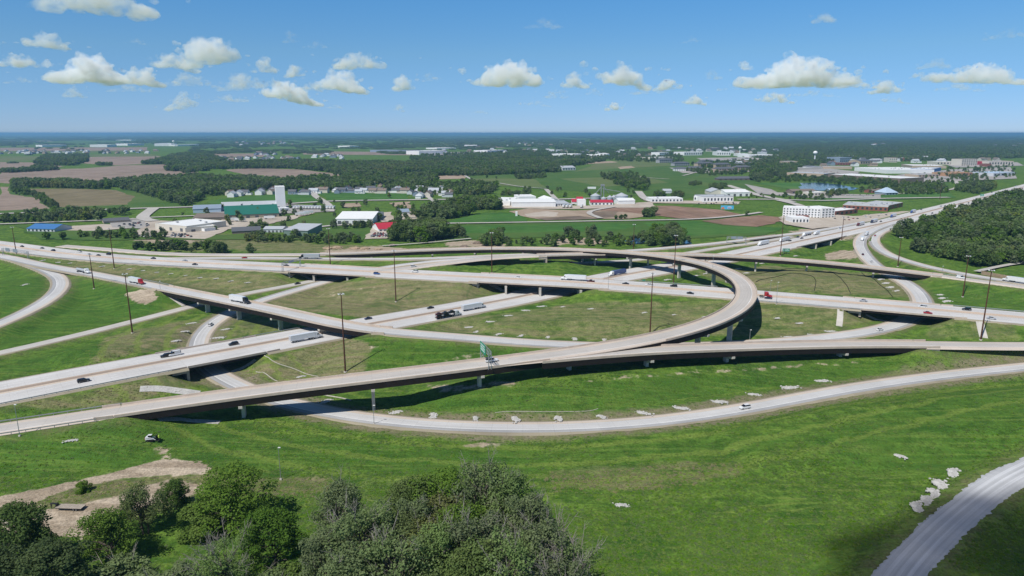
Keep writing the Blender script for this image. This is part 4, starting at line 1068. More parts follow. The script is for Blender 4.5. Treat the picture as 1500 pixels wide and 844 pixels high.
for poly, sp, hh, grp in WOODS:
    if grp not in GRP: GRP.append(grp)
    P = wpoly(poly); xs = [p[0] for p in P]; ys = [p[1] for p in P]
    nx_, ny_ = int((max(xs) - min(xs)) / sp) + 1, int((max(ys) - min(ys)) / sp) + 1
    gx, gy = np.meshgrid(np.arange(nx_) * sp + min(xs), np.arange(ny_) * sp + min(ys)); gx = gx.ravel(); gy = gy.ravel()
    gx = gx + rng.uniform(-.5, .5, gx.size) * sp; gy = gy + rng.uniform(-.5, .5, gy.size) * sp
    m = inpoly(gx, gy, P) & (vnoise(gx / 55, gy / 55, 91) > .36)
    for x, y, vv in zip(gx[m], gy[m], vnoise(gx[m] / 90, gy[m] / 90, 95)): pts.append((x, y, hh * rng.uniform(.55, 1.3) * (.8 + .5 * vv), GRP.index(grp)))
# single trees the photo shows standing on their own
for x, y, hgt in [(70,351,9),(93,351,9),(118,348,9),(148,347,9),(196,346,10),(238,345,9),(258,366,11),(318,374,13),(326,371,11),(367,373,11),(490,335,11),(570,290,10),(947,318,9),(1094,316,8),(713,261,8),(727,262,7),(757,261,9),(928,284,8),(920,282,8),(55,243,10),(228,233,11),(20,327,9),(38,325,9),(110,322,10),(1316,322,8),(1340,326,7)]:
    p = at(x, y, 0); pts.append((p[0], p[1], hgt, GRP.index('scattered trees round the yards')))
pts = np.array(pts)
def clear(x, y, lim):
    ix = np.clip(np.searchsorted(GX, x), 0, nx - 1); iy = np.clip(np.searchsorted(GY, y), 0, ny - 1); return DROAD[iy, ix] > lim
pts = pts[clear(pts[:, 0], pts[:, 1], 7.0)]
d = np.hypot(pts[:, 0], pts[:, 1]); order = np.argsort(-(pts[:, 2] / d))
fx, fy = np.array([pix((p[0], p[1], p[2] / 2)) for p in pts]).T
vis = (fx > -15) & (fx < 1515)
ind = [i for i in order if vis[i]][:245]
used = set(ind)
LAB = {'dense wood at right': 'leafy tree in the dense wood along the right edge', 'creek wood by the red roof': 'leafy tree in the creek wood beside the red roofed store',
       'creek wood behind the flyover': 'leafy creek tree right behind the far sweep of the flyover', 'scrub along the creek': 'low scrub tree along the creek behind the flyover',
       'bushes behind the freeway at left': 'bushy tree on the rough ground beyond the freeway, left', 'hedge below the metal sheds': 'bushy tree in the hedge below the grey metal shed',
       'scattered trees round the yards': 'lone tree standing among the industrial yards', 'tree row along the service road at left': 'tree in the row along the service road at left',
       'wood between the ploughed fields at left': 'tree of the wood between the ploughed fields at left', 'village trees': 'tree among the village houses', 'trees around the shops': 'tree among the shops and parking lots at right',
       'grove on the green hill': 'tree of a small grove on the green hill'}
for i in ind:
    x, y, hgt, gi = pts[i]; g = GRP[int(gi)]; k = int(rng.integers(6))
    if 'wood at right' in g: k = int(rng.choice([0, 1, 1, 2, 2, 3, 5]))
    s = hgt / 11; w = s * rng.uniform(.85, 1.2)
    MID[k].put((x, y, float(ground(x, y)) - .2), rng.random() * 6.28, (w, w, s), LAB.get(g, 'tree of the ' + g), g, 'tree')
rest = np.array([i for i in range(len(pts)) if i not in used])
far = [(pts[i][0], pts[i][1], float(ground(pts[i][0], pts[i][1])) - .3, pts[i][2] / 11 * rng.uniform(.9, 1.15), pts[i][2] / 11, int(kq)) for i, kq in zip(rest, np.clip(rng.normal(vnoise(pts[rest, 0] / 70, pts[rest, 1] / 90, 97) * 9 - 2.0, .9), 0, 5))]
# the wooded country to the horizon: canopy clumps, denser at right, with clearings
def belt(n, y0, y1, xs0, xs1, thr, seed, cell, sc):
    r = np.random.default_rng(seed)
    py = y0 + (y1 - y0) * r.random(n) ** 1.0; px = r.uniform(xs0, xs1, n)
    Q = np.array([at(a, b, 0) for a, b in zip(px, py)])
    for p, v_ in zip(Q, vnoise(Q[:, 0] / cell, Q[:, 1] / (cell * 1.6), seed)):
        if v_ > thr: far.append((p[0], p[1], -1.0, sc * r.uniform(.6, 1.3), r.uniform(.7, 1.15), 6 + int(r.integers(3))))
belt(3000, 199.4, 206, -30, 1530, .36, 5, 900, 2.2); belt(2600, 205, 214, -30, 1530, .47, 6, 500, 1.2); belt(1500, 205, 216, 480, 1530, .36, 16, 500, 1.2)
belt(1700, 213, 226, 280, 1100, .50, 7, 300, .75); belt(900, 206, 232, 1100, 1530, .30, 8, 300, .8); belt(350, 212, 240, -20, 340, .60, 9, 260, .5); belt(700, 206, 222, 1000, 1200, .34, 10, 260, .7)
far = np.array(far)
def scatter(name, data, coll, kind='stuff'):
    me = bpy.data.meshes.new(name); n = len(data); me.vertices.add(n); me.vertices.foreach_set('co', data[:, :3].astype(np.float32).ravel())
    a = me.attributes.new('sxy', 'FLOAT', 'POINT'); a.data.foreach_set('value', data[:, 3].astype(np.float32))
    a = me.attributes.new('sz', 'FLOAT', 'POINT'); a.data.foreach_set('value', data[:, 4].astype(np.float32))
    a = me.attributes.new('ci', 'INT', 'POINT'); a.data.foreach_set('value', data[:, 5].astype(np.int32))
    o = bpy.data.objects.new(name, me); COL.objects.link(o)
    ng = bpy.data.node_groups.new(name + '_nodes', 'GeometryNodeTree')
    ng.interface.new_socket('Geometry', in_out='INPUT', socket_type='NodeSocketGeometry'); ng.interface.new_socket('Geometry', in_out='OUTPUT', socket_type='NodeSocketGeometry')
    N = ng.nodes.new; L = ng.links.new
    gi, go_ = N('NodeGroupInput'), N('NodeGroupOutput'); ci = N('GeometryNodeCollectionInfo'); ci.inputs[0].default_value = coll; ci.inputs[1].default_value = True; ci.inputs[2].default_value = True
    ip = N('GeometryNodeInstanceOnPoints'); ip.inputs['Pick Instance'].default_value = True
    def na(nm, ty):
        x = N('GeometryNodeInputNamedAttribute'); x.data_type = ty; x.inputs[0].default_value = nm; return x.outputs[0]
    cb = N('ShaderNodeCombineXYZ'); sx = na('sxy', 'FLOAT'); L(sx, cb.inputs[0]); L(sx, cb.inputs[1]); L(na('sz', 'FLOAT'), cb.inputs[2])
    rv = N('FunctionNodeRandomValue'); rv.data_type = 'FLOAT_VECTOR'; rv.inputs[0].default_value = (0, 0, 0); rv.inputs[1].default_value = (0, 0, 6.28)
    L(gi.outputs[0], ip.inputs['Points']); L(ci.outputs[0], ip.inputs['Instance']); L(na('ci', 'INT'), ip.inputs['Instance Index']); L(rv.outputs[0], ip.inputs['Rotation']); L(cb.outputs[0], ip.inputs['Scale'])
    L(ip.outputs[0], go_.inputs[0])
    md = o.modifiers.new('scatter', 'NODES'); md.node_group = ng
    o['kind'] = kind
    return o
scatter('woodland', far, FARC)
print('trees', len(ind), 'stuff', len(far))

# rough grass tussocks and weeds over the near meadows
TUF = bpy.data.collections.new('tussock_sources')
for i, (c0, c1) in enumerate([((.075, .150, .022), (.150, .240, .038)), ((.115, .185, .034), (.200, .265, .055)), ((.070, .135, .034), (.130, .200, .055)), ((.18, .18, .08), (.27, .25, .13))]):
    rg = np.random.default_rng(300 + i); mt = leaf_mat('tussock_' + 'abcd'[i], c0, c1, .2)
    V, Fq, tn = crown_mesh([(0, 0, .1, .8, .45), (.6, .3, .05, .6, .35), (-.5, .5, .05, .5, .3)], 46, .55, rg, fill=.3, up=2.2)
    o = crown_obj('tussock', V, Fq, tn, mt); COL.objects.unlink(o); TUF.objects.link(o)
r = np.random.default_rng(55); n = 100000
px = r.uniform(-30, 1530, n); py = 850 - 340 * r.random(n) ** 1.5
P0 = np.array([at(a, b, 2.0) for a, b in zip(px, py)]); gz = ground(P0[:, 0], P0[:, 1])
dens = vnoise(P0[:, 0] / 22, P0[:, 1] / 12, 71)
ix = np.clip(np.searchsorted(GX, P0[:, 0]), 0, nx - 1); iy = np.clip(np.searchsorted(GY, P0[:, 1]), 0, ny - 1)
m = (dens + .25 * r.random(n) > .52) & (DROAD[iy, ix] > 3.0) & (A_DIRT[iy, ix] < .25) & ((A_LUSH[iy, ix] < .4) | (r.random(n) < .35))
cidx = np.where(A_DRY[iy, ix] > .4, np.where(r.random(n) < .6, 3, 1), r.choice([0, 0, 1, 2], n))
tus = np.c_[P0[:, 0], P0[:, 1], gz, .22 + .55 * r.random(n) ** 2, .14 + .32 * r.random(n) ** 2, cidx][m]
scatter('grass_tussocks', tus, TUF)
# ------------------------------------------------------------------ cumulus clouds: soft bodies of droplets, 9 to 35 km away, 1.3 km up
from mathutils import noise as mnoise
def cloud_mat():
    m = bpy.data.materials.new('cloud_droplets'); m.use_nodes = True; m.node_tree.nodes.clear(); k = NT(m.node_tree)
    sc = k.n('ShaderNodeVolumeScatter'); o = k.n('ShaderNodeOutputMaterial'); k.l(sc.outputs[0], o.inputs['Volume'])
    tc = k.n('ShaderNodeTexCoord').outputs['Object']; oi = k.n('ShaderNodeObjectInfo').outputs['Random']
    ad = k.n('ShaderNodeVectorMath', operation='ADD'); k.l(tc, ad.inputs[0]); cx = k.n('ShaderNodeCombineXYZ'); k.l(k.m('MULTIPLY', oi, 9e4), cx.inputs[0]); k.l(cx.outputs[0], ad.inputs[1])
    nz = k.noise(k.scalevec(ad.outputs[0], (.0036, .0036, .0048)), 1.0, 4, .62)
    den = k.n('ShaderNodeMath', operation='MULTIPLY'); k.l(k.ramp(nz, .36, .66), den.inputs[0]); den.inputs[1].default_value = CLOUD_D; den.name = 'density'; k.l(den.outputs[0], sc.inputs['Density'])
    sc.inputs['Color'].default_value = (.80, .88, 1, 1); sc.inputs['Anisotropy'].default_value = 0.0
    return m
CLOUD_D = 0.0062
M_CLOUD = cloud_mat()
CLOUDS = [(180,18,140,50,1.),(104,78,58,25,.9),(54,104,68,22,.7),(152,108,104,46,.9),(228,117,60,30,.8),(278,98,60,26,.8),(328,78,75,48,.75),(132,141,30,18,.5),(60,129,42,12,.4),(228,75,32,10,.4),
 (402,100,34,22,.8),(445,106,28,20,.7),(370,122,66,26,.6),(440,136,80,30,.8),(536,88,72,28,1.),(512,118,70,34,.9),(595,121,32,24,.8),(634,113,34,14,.6),(746,105,104,40,1.1),(442,61,24,16,.5),(478,69,36,12,.4),
 (792,33,54,18,.6),(840,118,38,22,.7),(908,110,72,32,.9),(812,137,38,14,.6),(866,134,24,12,.5),(970,123,40,20,.9),(1032,112,26,16,.5),(1008,146,34,16,.7),(1150,108,152,46,1.2),(1120,145,56,16,.7),(1180,38,34,18,.9),
 (1232,128,64,16,.8),(1275,133,44,20,.8),(1400,117,126,32,1.),(1342,105,46,18,.6),(1435,73,58,16,.45),(1001,62,34,10,.45),(894,155,26,13,.7),(590,158,18,11,.6),(8,50,16,18,.5),(280,150,46,26,.4),(1290,150,40,12,.4),(1440,130,44,12,.5),(500,156,24,8,.4),(704,163,24,7,.35),(300,122,70,22,.5),(210,135,60,14,.4),(415,125,60,16,.45),(350,146,50,14,.4),(470,128,40,16,.45),(1070,128,60,14,.4),(1180,140,60,12,.4),(940,132,50,14,.45),(780,150,50,10,.35),(1380,136,60,14,.4)]
CL_LAB = {0: 'large flat based cloud at the top left corner', 18: 'bright puffy cloud alone near the centre of the sky', 29: 'largest white cloud, heaped up above the far woods at right', 34: 'long white cloud low at far right', 21: 'thin slanting wisp of cloud high at centre', 31: 'small compact cloud high at right', 14: 'bright small cloud stacked above another, left of centre', 36: 'faint streaky cloud high at far right', 6: 'tall ragged cloud at left', 3: 'broad lumpy cloud at left'}
def cloud(i, cx, cy, w, h, dens):
    rng = np.random.default_rng(900 + i)
    base_y = cy + h * .56; w *= 1.05; h *= 1.05
    el = math.atan((422 - base_y) / F) - PITCH
    dist = min(1350 / math.tan(max(el, .02)), 42000); s = dist / F
    az = math.atan((cx - 750) / F)
    c = np.array([(cx - 750) / F * dist, dist, H + math.tan(el) * dist / math.cos(az) * 1.0])
    Wd, Hd = w * s, h * s
    me = bpy.data.meshes.new('cloud'); bm_ = bmesh.new()
    n = int(14 + w * .42); tilt = rng.normal(0, .14)
    pk = rng.uniform(-.25, .3, 3)
    for q in range(n):
        u = rng.uniform(-1, 1); env = max(.34, max(math.exp(-((u - p) / .42) ** 2) * f for p, f in zip(pk, (1, .75, .6))))
        env = min(1, env * 1.25 + .12) * (1 - .45 * u * u)
        r = Hd * (.13 + .22 * rng.random()) * (.55 + .6 * env) * (.7 + .3 * dens)
        z = r * .55 + max(0, env * Hd * .95 - 1.6 * r) * rng.random() ** .8
        y = rng.normal(0, .16) * min(Wd, Hd * 2.2)
        mt = Matrix.Translation((u * (Wd / 2 - r * .8), y, z + tilt * u * Hd)) @ Matrix.Diagonal((1.25, 1.15, .82, 1))
        bmesh.ops.create_icosphere(bm_, subdivisions=2, radius=r, matrix=mt)
    for q in range(int(n * .5)):                         # torn scraps round the rim
        r = Hd * rng.uniform(.05, .11); bmesh.ops.create_icosphere(bm_, subdivisions=1, radius=r, matrix=Matrix.Translation((rng.normal(0, .36) * Wd, rng.normal(0, .15) * Wd, rng.uniform(.1, .7) * Hd)) @ Matrix.Diagonal((1.8, 1.2, .6, 1)))
    bm_.to_mesh(me); bm_.free()
    t = bpy.data.objects.new('tmp', me); COL.objects.link(t)
    md = t.modifiers.new('r', 'REMESH'); md.mode = 'VOXEL'; md.voxel_size = max(Hd / 34, Wd / 140)
    dg = bpy.context.evaluated_depsgraph_get(); m2 = bpy.data.meshes.new_from_object(t.evaluated_get(dg)); bpy.data.objects.remove(t)
    N = len(m2.vertices); co = np.zeros(N * 3, np.float32); m2.vertices.foreach_get('co', co); nr = np.zeros(N * 3, np.float32); m2.vertices.foreach_get('normal', nr)
    co = co.reshape(-1, 3); nr = nr.reshape(-1, 3); f1 = 3.6 / Hd; off = rng.uniform(0, 50, 3)
    dv = np.array([mnoise.fractal(Vector(p * f1 + off), .9, 2.1, 5) for p in co])
    lowf = np.clip((co[:, 2] / Hd), .25, 1)
    co = co + nr * (dv * Hd * .29 * lowf)[:, None]
    co[:, 2] = np.where(co[:, 2] < Hd * .10, Hd * .10 + (co[:, 2] - Hd * .10) * .6, co[:, 2])
    m2.vertices.foreach_set('co', co.ravel().astype(np.float32)); m2.update(); m2.materials.clear(); m2.materials.append(M_CLOUD if dens > .65 else M_CLOUD2)
    o = bpy.data.objects.new('cloud', m2); COL.objects.link(o); o.location = c; o.rotation_euler = (0, 0, -az)
    big = w > 45
    tag(o, CL_LAB.get(i, 'white fair weather cloud with lumpy top in the blue sky' if big else 'small wisp of cloud low in the blue sky'), 'cloud', None if i in CL_LAB else ('fair weather clouds' if big else 'small cloud wisps'))
    return o
M_CLOUD2 = M_CLOUD.copy(); M_CLOUD2.name = 'thin_cloud_droplets'; M_CLOUD2.node_tree.nodes['density'].inputs[1].default_value = CLOUD_D * .35
for i, a in enumerate(CLOUDS): cloud(i, *a)
# the cloud behind the camera whose shadow lies over the lower right corner
def shade_cloud():
    p = at(1690, 868, 2); d = np.array([-math.cos(R(55)) * math.sin(R(40)), -math.cos(R(55)) * math.cos(R(40)), math.sin(R(55))]); c = p + d * 900
    rng = np.random.default_rng(4); bm_ = bmesh.new()
    for q in range(95):
        a = rng.random() * 6.28; rr = math.sqrt(rng.random()); x, y = 74 * rr * math.cos(a), 46 * rr * math.sin(a); r_ = rng.uniform(8, 17) * (1.1 - .45 * rr)
        bmesh.ops.create_icosphere(bm_, subdivisions=2, radius=r_, matrix=Matrix.Translation((x, y, rng.uniform(0, 10) * (1 - rr))))
    me = bpy.data.meshes.new('t'); bm_.to_mesh(me); bm_.free(); t = bpy.data.objects.new('tmp', me); COL.objects.link(t)
    md = t.modifiers.new('r', 'REMESH'); md.mode = 'VOXEL'; md.voxel_size = 2.2
    m2 = bpy.data.meshes.new_from_object(t.evaluated_get(bpy.context.evaluated_depsgraph_get())); bpy.data.objects.remove(t)
    m3 = M_CLOUD.copy(); m3.name = 'dense_cloud_droplets'; v3 = m3.node_tree.nodes['Volume Scatter'].inputs['Density']; m3.node_tree.links.remove(v3.links[0]); v3.default_value = .085
    m2.materials.clear(); m2.materials.append(m3); o = bpy.data.objects.new('cloud', m2); COL.objects.link(o); o.location = c
    tag(o, 'low cloud behind the viewer that shades the lower right corner of the meadow', 'cloud')
shade_cloud()
# ------------------------------------------------------------------ vehicles (forward = +x, wheels on z = 0)
PAINT = {'white': (.72, .72, .71), 'silver': (.42, .43, .45), 'grey': (.17, .175, .18), 'black': (.012, .012, .014), 'navy': (.015, .022, .055), 'blue': (.03, .07, .22),
         'red': (.36, .015, .018), 'maroon': (.09, .012, .016), 'tan': (.33, .27, .19), 'charcoal': (.04, .042, .046), 'green': (.03, .10, .05)}
def paint(c): return plain('paint_' + c, PAINT[c], .32, 0, .5, .05, .8, coat=.5)
M_GLASS = plain('vehicle_glass', (.012, .015, .019), .08, 0, .6, .1, 1)
M_TYRE = plain('tyre_rubber', (.018, .018, .018), .9, 0, .1, .1, 4)
M_RIM = plain('wheel_rim', (.40, .41, .42), .35, .8, .5, .05, 4)
M_CHROME = plain('galvanised_steel', (.46, .47, .48), .45, .6, .5, .1, 1)
M_DARKM = plain('dark_metal', (.03, .03, .032), .6, .3, .4, .15, 1)
M_LIGHT = plain('lamp_lens', (.75, .74, .70), .15, 0, .6, .03, 3)
M_TAIL = plain('tail_lens', (.35, .01, .01), .2, 0, .6, .03, 3)

def loft(mb, st, mi=0, cap=True):
    """stations (x, half width bottom, half width top, z bottom, z top) -> smooth-ish closed hull, 8 points a ring"""
    n = len(mb.v)
    for x, wb, wt, z0, z1 in st:
        zm = z0 + (z1 - z0) * .55
        for y, z in ((-wb * .92, z0), (-wb, z0 + (z1 - z0) * .2), (-max(wb, wt) * .995, zm), (-wt, z1 - (z1 - z0) * .06), (-wt * .86, z1), (wt * .86, z1), (wt, z1 - (z1 - z0) * .06), (max(wb, wt) * .995, zm), (wb, z0 + (z1 - z0) * .2), (wb * .92, z0)):
            mb.v.append((x, y, z))
    K = 10
    for i in range(len(st) - 1):
        for j in range(K):
            k2 = (j + 1) % K; mb.f.append((n + i * K + j, n + (i + 1) * K + j, n + (i + 1) * K + k2, n + i * K + k2)); mb.m.append(mi)
    if cap:
        mb.f.append(tuple(n + j for j in range(K))); mb.m.append(mi)
        e = n + (len(st) - 1) * K; mb.f.append(tuple(e + j for j in reversed(range(K)))); mb.m.append(mi)

def wheel(parent, x, y, r=.34, w=.24, name='wheel'):
    mb = MB(); mb.tube((x, y - w / 2, r), (x, y + w / 2, r), r, r, 14); o = mb.build(name, M_TYRE, parent)
    m2 = MB(); s = 1 if y > 0 else -1; m2.tube((x, y + s * (w / 2 - .02), r), (x, y + s * (w / 2 + .015), r), r * .62, r * .5, 10); m2.build('rim', M_RIM, o)
    return o

def car_proto(kind, col):
    names = {'sedan': 'car', 'suv': 'suv', 'pickup': 'pickup_truck', 'van': 'van'}
    g = thing(names[kind], 'x', names[kind].replace('_', ' ')); P = paint(col)
    b = MB()
    if kind == 'sedan':
        loft(b, [(-2.35, .72, .66, .35, .82), (-2.2, .84, .78, .24, .92), (-1.3, .9, .86, .2, .95), (.9, .9, .86, .2, .93), (1.9, .86, .78, .22, .82), (2.3, .76, .62, .3, .68)])
        roof = [(-1.5, .70, .60, .92, .96), (-.75, .76, .58, .92, 1.40), (.25, .76, .58, .92, 1.43), (1.15, .74, .62, .9, .95)]; rx = (-.72, .22, .57, 1.405)
        wx = (-1.42, 1.42); r = .33
    elif kind == 'suv':
        loft(b, [(-2.4, .8, .78, .4, 1.0), (-2.28, .92, .88, .3, 1.1), (1.0, .94, .9, .28, 1.1), (2.0, .9, .84, .3, 1.02), (2.4, .8, .7, .38, .85)])
        roof = [(-2.25, .84, .74, 1.08, 1.5), (-2.0, .84, .7, 1.08, 1.72), (.4, .84, .7, 1.08, 1.74), (1.25, .82, .72, 1.06, 1.13)]; rx = (-2.0, .35, .69, 1.72)
        wx = (-1.5, 1.5); r = .39
    elif kind == 'van':
        loft(b, [(-2.8, .9, .86, .4, 1.2), (-2.7, .98, .95, .32, 1.25), (1.6, .98, .95, .3, 1.25), (2.4, .94, .84, .32, 1.1), (2.8, .84, .72, .4, .92)])
        roof = [(-2.72, .94, .88, 1.22, 2.2), (-2.6, .94, .86, 1.22, 2.35), (1.0, .94, .86, 1.22, 2.35), (2.0, .9, .76, 1.18, 1.26)]; rx = (-2.6, .95, .85, 2.34)
        wx = (-1.8, 1.75); r = .38
    else:
        loft(b, [(-2.85, .86, .86, .5, 1.08), (-2.8, .96, .94, .42, 1.12), (-.9, .98, .95, .4, 1.14), (1.2, .98, .94, .4, 1.12), (2.35, .94, .88, .42, 1.06), (2.85, .84, .76, .5, .9)])
        roof = [(-.95, .86, .74, 1.12, 1.75), (-.8, .86, .74, 1.12, 1.88), (.55, .86, .74, 1.12, 1.9), (1.3, .84, .76, 1.1, 1.16)]; rx = (-.8, .5, .73, 1.88)
        wx = (-1.75, 1.75); r = .41
    b.build('body', P, g)
    w = MB(); loft(w, roof); w.build('windows', M_GLASS, g)
    t = MB(); cx = (rx[0] + rx[1]) / 2; t.box((cx, 0, rx[3] + .02), (rx[1] - rx[0], rx[2] * 2, .07), 0, 0, .93)
    if kind == 'van': t.box((cx - .3, .93, 1.75), (2.6, .04, .8)); t.box((cx - .3, -.93, 1.75), (2.6, .04, .8))
    t.build('roof', P, g)
    if kind == 'pickup':
        bd = MB(); bd.box((-1.9, 0, 1.13), (1.65, 1.6, .04)); bd.build('cargo_bed', M_DARKM, g)
    for x in wx:
        for y in (-.8, .8): wheel(g, x, y, r)
    fx = roof[-1][0]
    lx = 2.28 if kind == 'sedan' else (2.38 if kind == 'suv' else 2.8)
    for y in (-.6, .6):
        h = MB(); h.box((lx, y, .62 if kind == 'sedan' else .8), (.12, .3, .14)); h.build('headlight', M_LIGHT, g)
        h = MB(); h.box((-lx - .02 if kind != 'sedan' else -2.3, y, .75 if kind == 'sedan' else .95), (.1, .28, .16)); h.build('tail_light', M_TAIL, g)
    return g

def tractor(g, P, x0, day=False):
    """highway tractor, rear axle near x0"""
    c = MB(); cab0 = x0 + 1.6 + (1.0 if day else 0)
    loft(c, [(cab0, 1.2, 1.15, .95, 3.5 if not day else 2.9), (cab0 + .15, 1.25, 1.2, .95, 3.75 if not day else 3.0), (cab0 + 2.1, 1.25, 1.18, .95, 3.7 if not day else 3.0), (cab0 + 2.75, 1.22, 1.1, .95, 2.55), (cab0 + 2.9, 1.15, 1.0, .8, 2.0), (cab0 + 4.4, 1.05, .85, .7, 1.72), (cab0 + 4.75, .95, .75, .6, 1.5)])
    c.build('cab', P, g)
    w = MB(); n = len(w.v); xw = cab0 + 2.2
    w.v += [(xw + .62, -1.02, 2.2), (xw + .62, 1.02, 2.2), (xw + .26, .98, 2.98 if not day else 2.8), (xw + .26, -.98, 2.98 if not day else 2.8), (xw + .45, -1.05, 2.18), (xw + .45, 1.05, 2.18), (xw + .1, 1.02, 2.98 if not day else 2.8), (xw + .1, -1.02, 2.98 if not day else 2.8)]
    for q in ((0, 1, 2, 3), (5, 4, 7, 6), (4, 0, 3, 7), (1, 5, 6, 2), (3, 2, 6, 7), (4, 5, 1, 0)): w.f.append(tuple(n + i for i in q)); w.m.append(0)
    for s in (-1, 1): w.box((cab0 + 1.9, s * 1.24, 2.5), (.9, .04, .7))
    w.build('windshield', M_GLASS, g)
    f = MB(); f.box((x0 + 1.6, 0, .85), (6.4, .9, .25)); f.build('chassis', M_DARKM, g)
    for s in (-1, 1):
        t = MB(); t.tube((cab0 + .3, s * 1.0, .75), (cab0 + 1.7, s * 1.0, .75), .32, .32, 12); t.build('fuel_tank', M_CHROME, g)
        t = MB(); t.tube((cab0 - .1, s * .95, 1.0), (cab0 - .1, s * .95, 3.8), .08, .08, 8); t.build('exhaust_stack', M_CHROME, g)
    for x in (x0 - .65, x0 + .65, cab0 + 3.9):
        for y in (-1.0, 1.0): wheel(g, x, y, .52, .34 if x > x0 + 2 else .55)
    return cab0

def semi_proto(col, trailer, tcol='white'):
    g = thing('semi_truck', 'x', 'semi truck')
    tractor(g, paint(col), 3.2)
    if trailer == 'box':
        t = MB(); t.box((-1.6, 0, 2.55), (13.6, 2.55, 2.75)); tr = t.build('trailer', paint(tcol), g)
        s = MB()
        for y in (-1.15, 1.15): s.box((-4.0, y, .95), (6.0, .05, .5))
        s.build('side_skirt', paint('silver'), tr)
        d = MB(); d.box((-8.41, 0, 2.55), (.05, 2.3, 2.5)); d.build('rear_door', paint('silver'), tr)
    elif trailer == 'tank':
        t = MB(); t.tube((-8.2, 0, 2.1), (4.4, 0, 2.1), .98, .98, 18); tr = t.build('tank_trailer', paint('silver'), g)
    elif trailer == 'carrier':
        t = MB(); t.box((-2.2, 0, .85), (13, 2.4, .22)); t.box((-2.2, 0, 2.55), (13, 2.4, .12))
        for x in (-8.4, -5.2, -2, 1.2, 4):
            for y in (-1.15, 1.15): t.box((x, y, 1.7), (.14, .1, 1.8))
        t.build('carrier_frame', M_DARKM, g)
    elif trailer == 'flat':
        t = MB(); t.box((-1.6, 0, 1.25), (13.6, 2.5, .22)); t.build('flatbed', M_DARKM, g)
    if trailer:
        c = MB(); c.box((-5.2, 0, .95), (4.0, 1.0, .3)); c.build('bogie', M_DARKM, g)
        for x in (-6.3, -5.0):
            for y in (-1.0, 1.0): wheel(g, x, y, .5, .5)
    return g
def boxtruck_proto(col, tcol):
    g = thing('box_truck', 'x', 'truck'); tractor(g, paint(col), 0, True)
    t = MB(); t.box((-.9, 0, 2.2), (6.6, 2.45, 2.5)); t.build('cargo_box', paint(tcol), g); return g
def bob_proto(col):
    g = thing('truck_tractor', 'x', 'truck'); tractor(g, paint(col), 0, False); m = MB(); m.tube((0, 0, 1.05), (0, 0, 1.2), .5, .5, 16); m.build('fifth_wheel', M_DARKM, g); return g

VP = {}
def vproto(kind, col, tcol=None):
    key = (kind, col, tcol)
    if key not in VP:
        if kind in ('sedan', 'suv', 'pickup', 'van'): r = car_proto(kind, col)
        elif kind == 'bob': r = bob_proto(col)
        elif kind == 'boxtruck': r = boxtruck_proto(col, tcol or 'white')
        else: r = semi_proto(col, kind, tcol or 'white')
        VP[key] = Proto(r)
    return VP[key]
def drive(kind, col, k, px, py, label, dr=None, tcol=None, group=None, lift=1.0):
    P = MAIN[k]; q = ROADS[k]['px']; i = int(np.argmin((q[:, 0] - px) ** 2 + ((q[:, 1] - py) * 1.5) ** 2)); z = P[i, 2]
    for _ in range(3):
        w = at(px, py, z + lift); i = int(np.argmin(np.hypot(P[:, 0] - w[0], P[:, 1] - w[1]))); z = P[i, 2]
    n, t = normals2(P[max(0, i - 2):i + 3]); j = min(2, i); t = t[j]; n = n[j]
    off = float((w[:2] - P[i, :2]) @ n); half = ROADS[k]['w'] / 2
    if ROADS[k]['style'] == 'freeway':
        off = max(-half + 1.6, min(half - 1.6, off))
        if abs(off) < 3.8: off = math.copysign(3.8, off if off else -1)
        # keep to the middle of a lane
        c = min((3.9, 7.3, 10.8, 13.6), key=lambda v: abs(abs(off) - v)); off = math.copysign(c, off) + rt.uniform(-.25, .25)
        dr = 1 if off < 0 else -1
    else: off = max(-half + 2.6, min(half - 2.3, off * .6)); dr = dr or 1
    x, y = P[i, :2] + n * off; rz = math.atan2(t[1] * dr, t[0] * dr)
    cat = {'sedan': 'car', 'suv': 'car', 'pickup': 'pickup', 'van': 'van', 'bob': 'truck', 'boxtruck': 'truck'}.get(kind, 'semi truck')
    o = vproto(kind, col, tcol).put((x, y, z + .06), rz, 1.0, label, group, cat)
    dz = (P[min(i + 2, len(P) - 1), 2] - P[max(i - 2, 0), 2]) / max(1e-3, np.linalg.norm(P[min(i + 2, len(P) - 1), :2] - P[max(i - 2, 0), :2]))
    o.rotation_euler = (0, -math.atan(dz) * dr, rz)
    return o
